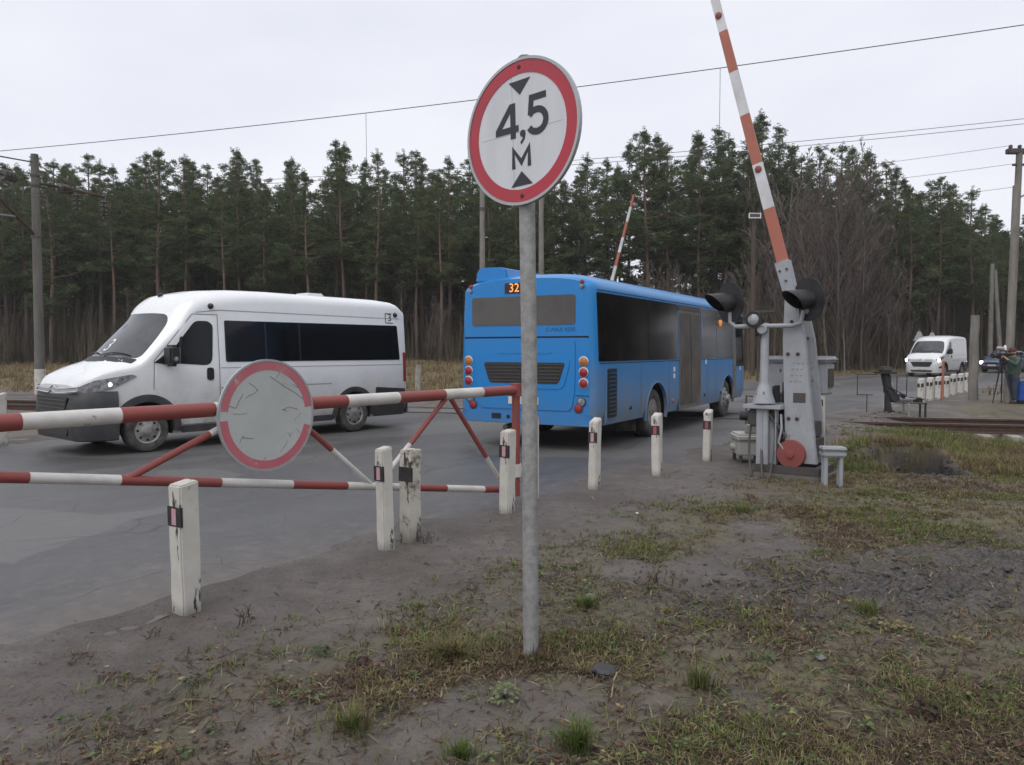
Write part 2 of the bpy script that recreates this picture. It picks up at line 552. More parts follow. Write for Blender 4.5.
def ground_material():
    m, n, l, b = nmat('wet_mud_and_turf')
    a = n.new('ShaderNodeAttribute'); a.attribute_name = 'mask'
    sep = n.new('ShaderNodeSeparateColor'); l.new(a.outputs['Color'], sep.inputs[0])
    big = noise(n, l, 0.7, 6, rough=0.62); mid = noise(n, l, 5, 6, rough=0.65); fine = noise(n, l, 45, 5, rough=0.7); grit = noise(n, l, 160, 3)
    mud = mixc(n, l, ramp(n, l, mid, 0.35, 0.7), (0.100, 0.084, 0.074), (0.160, 0.139, 0.124))
    mud = mixc(n, l, math_(n, l, 'MULTIPLY', ramp(n, l, big, 0.42, 0.62), 0.85), mud, (0.080, 0.067, 0.058))
    mud = mixc(n, l, math_(n, l, 'MULTIPLY', ramp(n, l, fine, 0.52, 0.66), 0.75), mud, (0.042, 0.034, 0.028))
    mud = mixc(n, l, math_(n, l, 'MULTIPLY', ramp(n, l, grit, 0.64, 0.74), 0.6), mud, (0.21, 0.19, 0.17))
    turf = mixc(n, l, ramp(n, l, fine, 0.35, 0.65), (0.088, 0.074, 0.042), (0.150, 0.148, 0.060))
    turf = mixc(n, l, ramp(n, l, mid, 0.4, 0.65), turf, (0.118, 0.086, 0.058))
    blot = noise(n, l, 2.6, 7, rough=0.7)
    turf = mixc(n, l, math_(n, l, 'MULTIPLY', ramp(n, l, blot, 0.52, 0.60), 0.85), turf, (0.052, 0.041, 0.034))
    turf = mixc(n, l, math_(n, l, 'MULTIPLY', ramp(n, l, noise(n, l, 3.7, 6, rough=0.7, dist=0.4), 0.56, 0.66), 0.7), turf, (0.082, 0.105, 0.040))
    bal = mixc(n, l, ramp(n, l, fine, 0.3, 0.7), (0.055, 0.048, 0.043), (0.19, 0.175, 0.16))
    dry = mixc(n, l, ramp(n, l, mid, 0.35, 0.7), (0.10, 0.072, 0.040), (0.20, 0.155, 0.085))
    chn = mixc(n, l, ramp(n, l, fine, 0.4, 0.65), (0.034, 0.029, 0.027), (0.118, 0.103, 0.096))
    c = mixc(n, l, sep.outputs[0], mud, turf)
    c = mixc(n, l, a.outputs['Alpha'], c, chn)
    c = mixc(n, l, sep.outputs[2], c, dry)
    c = mixc(n, l, sep.outputs[1], c, bal)
    ap = n.new('ShaderNodeAttribute'); ap.attribute_name = 'pit'
    c = mixc(n, l, math_(n, l, 'MULTIPLY', ap.outputs['Fac'], 0.9), c, mixc(n, l, ramp(n, l, mid, 0.4, 0.7), (0.010, 0.009, 0.009), (0.050, 0.046, 0.048)))   # wet soil blackened to paint the shade inside the ditch pit
    l.new(c, b.inputs['Base Color'])
    rr = math_(n, l, 'MULTIPLY_ADD', ramp(n, l, big, 0.35, 0.65), 0.30); rr.node.inputs[2].default_value = 0.48
    l.new(rr, b.inputs['Roughness'])
    b.inputs['Specular IOR Level'].default_value = 0.45
    bp = n.new('ShaderNodeBump'); bp.inputs['Strength'].default_value = 0.8; bp.inputs['Distance'].default_value = 0.025
    l.new(math_(n, l, 'ADD', math_(n, l, 'MULTIPLY', mid, 0.6), math_(n, l, 'ADD', math_(n, l, 'MULTIPLY', fine, 0.7), math_(n, l, 'MULTIPLY', grit, 0.25))), bp.inputs['Height'])
    l.new(bp.outputs[0], b.inputs['Normal'])
    return m
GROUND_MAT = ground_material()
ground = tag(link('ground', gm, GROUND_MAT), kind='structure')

# road: one worn asphalt sheet that bends right beyond the crossing
def asphalt_material():
    m, n, l, b = nmat('wet_worn_asphalt')
    tc = n.new('ShaderNodeTexCoord')
    mp = n.new('ShaderNodeMapping'); mp.inputs['Rotation'].default_value = (0, 0, -ROAD_ANG); mp.inputs['Scale'].default_value = (1, 1, 1)
    l.new(tc.outputs['Object'], mp.inputs[0])
    def nz(scale, detail, st=(1, 1, 1), rough=0.6):
        q = n.new('ShaderNodeMapping'); q.inputs['Scale'].default_value = st; l.new(mp.outputs[0], q.inputs[0])
        t = n.new('ShaderNodeTexNoise'); t.inputs['Scale'].default_value = scale; t.inputs['Detail'].default_value = detail; t.inputs['Roughness'].default_value = rough
        l.new(q.outputs[0], t.inputs['Vector']); return t.outputs['Fac']
    streak = nz(0.9, 5, (0.12, 1.3, 1)); patchy = nz(0.45, 8, rough=0.68); fine = nz(90, 4); mid = nz(7, 6, rough=0.7)
    c = mixc(n, l, ramp(n, l, patchy, 0.38, 0.66), (0.062, 0.062, 0.065), (0.118, 0.115, 0.115))
    c = mixc(n, l, math_(n, l, 'MULTIPLY', ramp(n, l, streak, 0.42, 0.62), 0.8), c, (0.050, 0.050, 0.052))
    c = mixc(n, l, math_(n, l, 'MULTIPLY', ramp(n, l, fine, 0.45, 0.7), 0.55), c, (0.155, 0.15, 0.147))
    coarse = nz(24, 5, rough=0.75); c = mixc(n, l, math_(n, l, 'MULTIPLY', ramp(n, l, coarse, 0.42, 0.62), 0.38), c, (0.052, 0.051, 0.052)); c = mixc(n, l, math_(n, l, 'MULTIPLY', ramp(n, l, mid, 0.5, 0.72), 0.35), c, (0.135, 0.13, 0.127))
    # mud film washed over it towards the verge
    a = n.new('ShaderNodeAttribute'); a.attribute_name = 'mask'
    sep = n.new('ShaderNodeSeparateColor'); l.new(a.outputs['Color'], sep.inputs[0])
    film = math_(n, l, 'ADD', math_(n, l, 'MULTIPLY', sep.outputs[0], 1.9), math_(n, l, 'MULTIPLY', math_(n, l, 'SUBTRACT', math_(n, l, 'ADD', mid, patchy), 1.0), 2.6))
    film = math_(n, l, 'SUBTRACT', film, 0.42); film.node.use_clamp = True
    c = mixc(n, l, film, c, mixc(n, l, ramp(n, l, mid, 0.35, 0.7), (0.092, 0.077, 0.068), (0.145, 0.126, 0.113)))
    # crazed cracks and tar seams
    vo = n.new('ShaderNodeTexVoronoi'); vo.feature = 'DISTANCE_TO_EDGE'; vo.inputs['Scale'].default_value = 1.15; vo.inputs['Randomness'].default_value = 1
    wob = n.new('ShaderNodeMix'); wob.data_type = 'VECTOR'; wob.inputs['Factor'].default_value = 0.12
    wn_ = n.new('ShaderNodeTexNoise'); wn_.inputs['Scale'].default_value = 2.2; wn_.inputs['Detail'].default_value = 5; l.new(mp.outputs[0], wn_.inputs['Vector'])
    l.new(mp.outputs[0], wob.inputs['A']); l.new(wn_.outputs['Color'], wob.inputs['B']); l.new(wob.outputs['Result'], vo.inputs['Vector'])
    crack = math_(n, l, 'MULTIPLY', ramp(n, l, vo.outputs['Distance'], 0.010, 0.002), ramp(n, l, patchy, 0.50, 0.60))
    vp = n.new('ShaderNodeTexVoronoi'); vp.inputs['Scale'].default_value = 0.42; l.new(wob.outputs['Result'], vp.inputs['Vector'])
    sv = n.new('ShaderNodeSeparateColor'); l.new(vp.outputs['Color'], sv.inputs[0])
    c = mixc(n, l, math_(n, l, 'MULTIPLY', ramp(n, l, sv.outputs[0], 0.62, 0.70), math_(n, l, 'SUBTRACT', 0.55, math_(n, l, 'MULTIPLY', film, 0.55))), c, (0.135, 0.131, 0.128))
    c = mixc(n, l, math_(n, l, 'MULTIPLY', crack, 0.8), c, (0.035, 0.033, 0.033))
    l.new(c, b.inputs['Base Color'])
    r = math_(n, l, 'MULTIPLY_ADD', ramp(n, l, streak, 0.35, 0.65), -0.16); r.node.inputs[2].default_value = 0.56
    l.new(r, b.inputs['Roughness'])
    b.inputs['Specular IOR Level'].default_value = 0.5
    bp = n.new('ShaderNodeBump'); bp.inputs['Strength'].default_value = 0.35; bp.inputs['Distance'].default_value = 0.01
    hh = math_(n, l, 'SUBTRACT', math_(n, l, 'ADD', fine, math_(n, l, 'MULTIPLY', mid, 0.8)), math_(n, l, 'MULTIPLY', crack, 1.5))
    l.new(hh, bp.inputs['Height']); l.new(bp.outputs[0], b.inputs['Normal'])
    return m
us = np.concatenate([np.arange(-14, 26, 0.25), np.arange(26, 150, 1.5)])
fr = np.linspace(0, 1, 60)
RV = []; RM = []
for u in us:
    le = float(left_edge(u))
    v0, v1 = 0.06 + 0.10*math.sin(u*1.7) + 0.06*math.sin(u*4.3), le + 0.55
    for f in fr:
        v = v0 + (v1-v0)*f
        x, y = road_pt(u, v); RV.append((x, y, 0))
        RM.append((max(0, 1-(v+0.3)/2.0), 0, 0, 1) if v < 5 else (max(0, 1-(le+0.3-v)/1.2), 0, 0, 1))
RV = np.array(RV); RM = np.array(RM)
RV[:, 2] = 0.010*fbm(RV[:, 0], RV[:, 1], 0.8, 3, 81) + 0.004*fbm(RV[:, 0], RV[:, 1], 3.5, 3, 82)
ii = np.arange(len(us)*60).reshape(len(us), 60)
RF = np.stack([ii[:-1, :-1], ii[:-1, 1:], ii[1:, 1:], ii[1:, :-1]], -1).reshape(-1, 4)
rm = np_mesh('road', RV, RF, smooth=True)
col_attr(rm, 'mask', RM)
ASPHALT = asphalt_material()
road = tag(link('road', rm, ASPHALT), kind='structure')

# ------------------------------------------------------------------ shared materials
M = {}
M['post_white'] = paint_worn('whitewashed_concrete', (0.56, 0.54, 0.49), (0.22, 0.17, 0.12), 0.62, 0.68, 0.75, 7, zlow=0.0, zhigh=0.14, flake=0.575)
M['post_stained'] = paint_worn('rust_stained_concrete', (0.55, 0.52, 0.46), (0.115, 0.075, 0.045), 0.52, 0.62, 0.8, 5, zlow=0.0, zhigh=0.25, flake=0.55)
M['black_paint'] = paint_worn('black_paint', (0.018, 0.016, 0.018), (0.25, 0.2, 0.2), 0.7, 0.75, 0.6, 14)
M['reflector'] = paint_worn('red_reflector', (0.36, 0.07, 0.11), (0.5, 0.4, 0.4), 0.6, 0.72, 0.35, 20)
M['reflector_pale'] = paint_worn('faded_pink_reflector', (0.50, 0.28, 0.31), (0.5, 0.45, 0.42), 0.6, 0.72, 0.45, 20)
M['bar_red'] = paint_worn('red_oxide_paint', (0.250, 0.054, 0.047), (0.14, 0.05, 0.035), 0.66, 0.74, 0.55, 10, grime=(0.14, 0.07, 0.06))
M['bar_white'] = paint_worn('white_oil_paint', (0.62, 0.60, 0.57), (0.22, 0.14, 0.10), 0.64, 0.70, 0.55, 11)
M['arm_red'] = paint_worn('faded_red_arm_paint', (0.40, 0.130, 0.090), (0.45, 0.33, 0.28), 0.62, 0.72, 0.6, 6, grime=(0.25, 0.10, 0.07))
M['arm_white'] = paint_worn('arm_white_paint', (0.66, 0.66, 0.68), (0.4, 0.36, 0.34), 0.66, 0.74, 0.6, 6)
M['grey_paint'] = paint_worn('aluminium_grey_paint', (0.33, 0.345, 0.37), (0.16, 0.11, 0.08), 0.63, 0.70, 0.5, 7, grime=(0.13, 0.12, 0.115), flake=0.62)
M['grey_dark'] = mat('dark_grey_steel', (0.07, 0.07, 0.075), 0.55, 0.3, (0.10, 0.075, 0.06), 8)
M['black_metal'] = mat('matt_black_metal', (0.014, 0.014, 0.016), 0.62, 0.0, (0.03, 0.03, 0.033), 5)
M['concrete'] = mat('weathered_concrete', (0.24, 0.225, 0.20), 0.9, 0, (0.13, 0.12, 0.105), 4, 0.35, 0.7, 0.4, 60, stretch=(1, 1, 0.3))
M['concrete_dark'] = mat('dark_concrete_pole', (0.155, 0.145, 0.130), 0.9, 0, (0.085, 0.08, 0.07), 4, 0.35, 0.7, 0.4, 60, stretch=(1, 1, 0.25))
M['concrete_pale'] = mat('pale_concrete', (0.36, 0.34, 0.30), 0.9, 0, (0.20, 0.185, 0.16), 5, 0.35, 0.7, 0.4, 60)
M['galv'] = mat('galvanised_steel_post', (0.33, 0.33, 0.325), 0.62, 0.25, (0.23, 0.225, 0.22), 22, 0.4, 0.65, 0.25, 90)
M['rust'] = mat('rusty_steel', (0.095, 0.052, 0.036), 0.8, 0.2, (0.045, 0.032, 0.027), 9, 0.35, 0.7, 0.3, 70)
M['rail_top'] = mat('polished_rail_head', (0.20, 0.18, 0.165), 0.35, 0.7)
M['insulator'] = mat('brown_porcelain', (0.055, 0.042, 0.040), 0.2, 0, (0.09, 0.075, 0.07), 4)
M['wire'] = mat('overhead_wire_metal', (0.06, 0.058, 0.058), 0.55, 0.4)
M['rubber'] = mat('muddy_tyre_rubber', (0.035, 0.034, 0.034), 0.85, 0, (0.12, 0.108, 0.096), 7, 0.40, 0.72, 0.4, 50)
M['rim_steel'] = mat('dirty_silver_rim', (0.34, 0.33, 0.32), 0.5, 0.5, (0.12, 0.105, 0.09), 8, 0.45, 0.7)
M['glass_dark'] = mat('tinted_glass', (0.008, 0.009, 0.012), 0.08, 0, spec=0.28)
M['glass_screen'] = mat('windscreen_glass', (0.055, 0.058, 0.062), 0.06, 0, (0.024, 0.026, 0.030), 1.6, spec=0.9)  # paler base colour stands in for part of the sky reflection
M['plastic'] = mat('grey_bumper_plastic', (0.030, 0.031, 0.035), 0.55, 0, (0.060, 0.056, 0.052), 3)
M['plastic_black'] = mat('black_plastic', (0.012, 0.012, 0.013), 0.45)
M['well'] = mat('dark_wheel_well', (0.012, 0.011, 0.010), 0.9)
M['chrome'] = mat('chrome', (0.55, 0.55, 0.58), 0.18, 0.9)
M['white_dot'] = mat('white_plastic', (0.72, 0.72, 0.72), 0.4)
M['lamp_on'] = emit_mat('lit_headlamp', (1.0, 0.98, 0.95), 14.0)
M['lamp_day'] = emit_mat('daytime_lamp', (1.0, 0.98, 0.95), 0.7)
M['lamp_clear'] = mat('clear_lamp_glass', (0.40, 0.41, 0.42), 0.12, 0.2, (0.14, 0.14, 0.15), 14, 0.35, 0.6)
M['lamp_red'] = mat('red_lamp_lens', (0.26, 0.020, 0.024), 0.35)
M['lamp_amber'] = mat('amber_lamp_lens', (0.40, 0.15, 0.03), 0.35)
M['plate_white'] = mat('number_plate', (0.62, 0.60, 0.54), 0.5, 0, (0.40, 0.38, 0.33), 8)
M['gap'] = mat('panel_gap_black', (0.008, 0.008, 0.008), 0.8)

# ------------------------------------------------------------------ railway track
track = thing('railway_track', 'single railway track with rusty rails crossing the road behind the barrier', 'railway track', (T0[0], T0[1], 0), TRACK_ANG)
rail_prof = [(-0.075, -0.19), (0.075, -0.19), (0.075, -0.175), (0.012, -0.155), (0.012, -0.055), (0.036, -0.04), (0.036, -0.002), (0.028, 0.006), (-0.028, 0.006), (-0.036, -0.002), (-0.036, -0.04), (-0.012, -0.055), (-0.012, -0.155), (-0.075, -0.175)]
for yy in (-0.76, 0.76):
    b = MB()
    b.prism([(p[0] + yy, p[1]) for p in rail_prof], lambda a, z, d: (d, a, z), -48, 30)
    rl = b.build('rail', M['rust'], track)
    h = MB(); h.box(-48, 30, yy-0.027, yy+0.027, 0.0062, 0.0085)
    h.build('running_surface', M['rail_top'], rl, smooth=False)
sl = MB()
sl.prism([(-1.35, -0.36), (1.35, -0.36), (1.35, -0.20), (1.05, -0.185), (0.5, -0.215), (-0.5, -0.215), (-1.05, -0.185), (-1.35, -0.20)], lambda a, z, d: (d, a, z), -0.125, 0.125)
sm = sl.mesh('sleeper', bevel=0.012); sm.materials.append(M['concrete_pale'])
for k in range(-58, 12):
    t = k * 0.55 + 0.2
    x, y = T0 + TD*t
    if road_d(x, y) < -0.2 and -32 < t < 6:
        o = link('sleeper', sm, None, track); o.location = (t, random.Random(k).uniform(-0.02, 0.02), 0)
for yy in (-0.76, 0.76):                         # timber strips along the rails on the roadway
    for sgn in (-1, 1):
        b = MB(); b.box(-13.6, -3.2, yy + sgn*0.075 - 0.035*(sgn < 0) , yy + sgn*0.075 + 0.035*(sgn > 0), -0.1, 0.016)
        b.build('flangeway_strip', M['grey_dark'], track, bevel=0.004)

# ------------------------------------------------------------------ vehicles
def smooth_fn(pts, sig=0.05):
    xs_ = np.array([p[0] for p in pts]); ys_ = np.array([p[1] for p in pts])
    g = np.linspace(xs_[0]-0.5, xs_[-1]+0.5, 1600); v = np.interp(g, xs_, ys_)
    if sig > 0:
        k = int(max(1, 3*sig/(g[1]-g[0]))); kk = np.exp(-0.5*((np.arange(-k, k+1)*(g[1]-g[0]))/sig)**2); kk /= kk.sum()
        v = np.convolve(np.pad(v, k, mode='edge'), kk, mode='valid')
    return lambda s: float(np.interp(s, g, v))

class Hull:
    """a body given by its top line, plan half-width and side taper along s (metres from one end)"""
    def __init__(h, zt, w, side, ch, L, x0, sg, zb=0.28, p=4.0, bow=0.0):
        h.bow = bow
        h.zt, h.w, h.side, h.ch, h.L, h.x0, h.sg, h.zb, h.p = zt, w, side, ch, L, x0, sg, zb, p
    def z0(h, s): return h.zt(s) - min(h.ch(s), h.zt(s)-h.zb-0.02)
    def hw(h, s, z):
        zt, z0 = h.zt(s), h.z0(s)
        W = h.w(s) * h.side(min(z, z0))
        if z <= z0: return W
        q = min((z-z0)/max(zt-z0, 1e-4), 1.0)
        return W * max(0.0, 1 - q**h.p)**(1/h.p)
    def zte(h, s, y):
        if not h.bow: return h.zt(s)
        return h.zt(s + h.bow*float(sstep(0.22, 0.55, s))*(1-min(1.0, abs(y)/h.w(s))**2))        # the nose and screen bow forward at the middle
    def top(h, s, y):
        z0 = h.z0(s); W = h.w(s)*h.side(z0); q = min(abs(y)/W, 1.0)
        return z0 + (h.zte(s, y)-z0) * max(0.0, 1 - q**h.p)**(1/h.p)
    def X(h, s): return h.x0 + h.sg*s
    def m_side(h, sd):
        return lambda s, z, e: Vector((h.X(s), sd*(h.hw(s, z)+e), z))
    def m_top(h):
        return lambda y, s, e: Vector((h.X(s), y, h.top(s, y)+e))
    def m_screen(h):
        """raked glass: offset along the slope normal"""
        def f(y, s, e):
            s = s - h.bow*(1-min(1.0, abs(y)/h.w(s))**2)
            dz = (h.top(s+0.03, y)-h.top(s-0.03, y))/0.06
            n = Vector((-h.sg*dz, 0, 1)).normalized()
            return Vector((h.X(s), y, h.top(s, y))) + n*e
        return f
    def s_at(h, y, z, smax=1.4):
        lo, hi = 0.0, smax
        if h.hw(0, z) >= abs(y): return 0.0
        for _ in range(30):
            m = (lo+hi)/2
            if h.hw(m, z) >= abs(y) and z <= h.top(m, y) + 1e-6: hi = m
            else: lo = m
        return hi
    def m_end(h):
        return lambda y, z, e: Vector((h.X(h.s_at(y, z)) - h.sg*e, y, z))
    def m_tail(h):
        return lambda y, z, e: Vector((h.X(h.L) + h.sg*e, y, z))
    def loft(h, name, mat, parent, st, nside=10, ntop=14):
        b = MB(); rows = []
        for s in st:
            z0, zt = h.z0(s), h.zt(s); ring = []
            half = [(0.0, h.zb), (h.w(s)*h.side(h.zb)*0.55, h.zb), (h.w(s)*h.side(h.zb)*0.96, h.zb)]
            for i in range(1, nside+1):
                z = h.zb + (z0-h.zb)*i/nside*1.0
                half.append((h.hw(s, z), z))
            W = h.w(s)*h.side(z0)
            for i in range(1, ntop):
                t = (math.pi/2)*i/ntop
                yy_ = W*math.cos(t)**(2/h.p); half.append((yy_, z0+(h.zte(s, yy_)-z0)*math.sin(t)**(2/h.p)))
            half.append((0.0, h.zte(s, 0.0)))
            ring = [(h.X(s), y, z) for y, z in half] + [(h.X(s), -y, z) for y, z in reversed(half[1:-1])]
            rows.append(ring)
        n = len(rows[0])
        b.v = [p for r in rows for p in r]
        for i in range(len(rows)-1):
            for j in range(n):
                b.f.append((i*n+j, i*n+(j+1) % n, (i+1)*n+(j+1) % n, (i+1)*n+j))
        b.f.append(tuple(range(n))); b.f.append(tuple((len(rows)-1)*n+j for j in reversed(range(n))))
        return b.build(name, mat, parent, ang=30)
    def plan(h, s_end, e, n=14, z=0.6):
        """plan contour round the end s=0 from one flank to the other, pushed out by e"""
        P = [Vector((h.X(s_end*(1-(i/n))), h.hw(s_end*(1-(i/n)), z))) for i in range(n+1)]
        P = P + [Vector((h.X(0), P[-1].y*f)) for f in (0.66, 0.33, 0.0)]
        Q = P + [Vector((p.x, -p.y)) for p in reversed(P[:-1])]
        out = []
        for i, p in enumerate(Q):
            a = Q[max(i-1, 0)]; c = Q[min(i+1, len(Q)-1)]; t = (c-a)
            if t.length < 1e-9: t = Vector((0, -1))
            t.normalize(); nn = Vector((-t.y, t.x))
            if nn.dot(Vector((-h.sg, 0))) + nn.y*(1 if p.y > 0 else -1) < 0: nn = -nn
            out.append(p + nn*e)
        return out

def wheel(parent, x, y, r, wd, sd, rim_r, hub='dish', rim_mat=None, steer=0.0):
    """axis along y; sd = +1 for the side whose face looks to +y"""
    w = MB()
    prof = [(rim_r*0.98, -wd/2), (r*0.93, -wd/2), (r*0.99, -wd/2+0.03), (r, -wd/2+0.06), (r, wd/2-0.06), (r*0.99, wd/2-0.03), (r*0.93, wd/2), (rim_r*1.12, wd/2+0.004), (rim_r, wd/2-0.01), (rim_r*0.98, wd/2-0.04)]
    ax = Vector((math.sin(steer)*-1, math.cos(steer), 0)) * sd
    w.lathe(prof, (x, y, r), ax, 36)
    ty = w.build('wheel', M['rubber'], parent, ang=50)
    m = MB()
    if hub == 'dish':
        m.lathe([(rim_r*0.99, wd/2-0.03), (rim_r*0.96, wd/2-0.005), (rim_r*0.86, wd/2-0.02), (rim_r*0.55, wd/2-0.005), (rim_r*0.36, wd/2+0.012), (rim_r*0.18, wd/2+0.018), (0, wd/2+0.018)], (x, y, r), ax, 36)
    elif hub == 'deep':
        m.lathe([(rim_r*0.99, wd/2-0.02), (rim_r*0.94, wd/2-0.03), (rim_r*0.80, wd/2-0.15), (rim_r*0.45, wd/2-0.16), (rim_r*0.42, wd/2-0.04), (rim_r*0.2, wd/2-0.02), (0, wd/2-0.02)], (x, y, r), ax, 36)
    else:
        m.lathe([(rim_r*0.99, wd/2-0.02), (rim_r*0.94, wd/2-0.01), (rim_r*0.74, wd/2+0.02), (rim_r*0.50, wd/2+0.05), (rim_r*0.40, wd/2+0.055), (rim_r*0.36, wd/2+0.11), (rim_r*0.16, wd/2+0.12), (0, wd/2+0.12)], (x, y, r), ax, 36)
    rm_ = m.build('rim', rim_mat or M['rim_steel'], ty, ang=40)
    h = MB()                              # dark hand holes of the disc
    u = Vector((math.cos(steer), math.sin(steer), 0)); zv = Vector((0, 0, 1))
    cnt = 10 if hub != 'dish' else 8
    for k in range(cnt):
        a = 2*math.pi*k/cnt
        c = Vector((x, y, r)) + (u*math.cos(a) + zv*math.sin(a))*rim_r*0.70 + ax*(wd/2 + (0.026 if hub == 'proud' else -0.012 if hub == 'dish' else -0.135))
        h.lathe([(rim_r*0.10, -0.01), (rim_r*0.10, 0.004), (0, 0.004)], c, ax, 10)
    h.build('rim_holes', M['well'], ty)
    return ty

def wheel_cutter(x, y0, y1, r):
    b = MB(); b.lathe([(r, 0), (r, abs(y1-y0))], (x, min(y0, y1), r*0.0+0.36), (0, 1, 0), 48)
    return b

def cutters(arches):
    out = []
    for x, z, r, ya, yb in arches:
        b = MB(); b.lathe([(r, 0), (r, yb-ya)], (x, ya, z), (0, 1, 0), 48)
        out.append(b.build('cutter', M['well']))
    return out

def arch_trim(name, hull, sd, s_c, zc, r0, r1, e, mat, parent, a0=-8, a1=188, n=40):
    b = MB(); f = hull.m_side(sd)
    for i in range(n+1):
        a = R(a0+(a1-a0)*i/n)
        c, s_ = math.cos(a), math.sin(a)
        P = [(r0, -0.05), (r0, e), ((r0+r1)/2, e*1.15), (r1, e*0.7), (r1+0.004, -0.02)]
        for r, ee in P: b.v.append(tuple(f(s_c + r*c, zc + r*s_, ee)))
    for i in range(n):
        for j in range(4): b.f.append((i*5+j, i*5+j+1, (i+1)*5+j+1, (i+1)*5+j))
    return b.build(name, mat, parent, ang=50)

def line_on(name, pts, mapper, wd, e, mat, parent, res=0.08):
    """a thin seam laid on the surface"""
    b = MB()
    for (a, c) in zip(pts[:-1], pts[1:]):
        a = Vector(a); c = Vector(c); n = max(1, int((c-a).length/res))
        d = (c-a).normalized(); nn = Vector((-d.y, d.x))*wd/2
        k = len(b.v)
        for i in range(n+1):
            p = a + (c-a)*i/n
            for q in (p+nn, p-nn): b.v.append(tuple(mapper(q.x, q.y, e)))
        b.f += [(k+2*i, k+2*i+1, k+2*i+3, k+2*i+2) for i in range(n)]
    return b.build(name, mat, parent, recalc=False)

WHITE_PAINT = car_paint('white_van_paint', (0.78, 0.79, 0.80), (0.27, 0.245, 0.215), 0.35, 1.30, 1.0)
WHITE_PAINT2 = car_paint('white_panel_van_paint', (0.70, 0.71, 0.72), (0.34, 0.31, 0.28), 0.35, 1.2, 0.7)

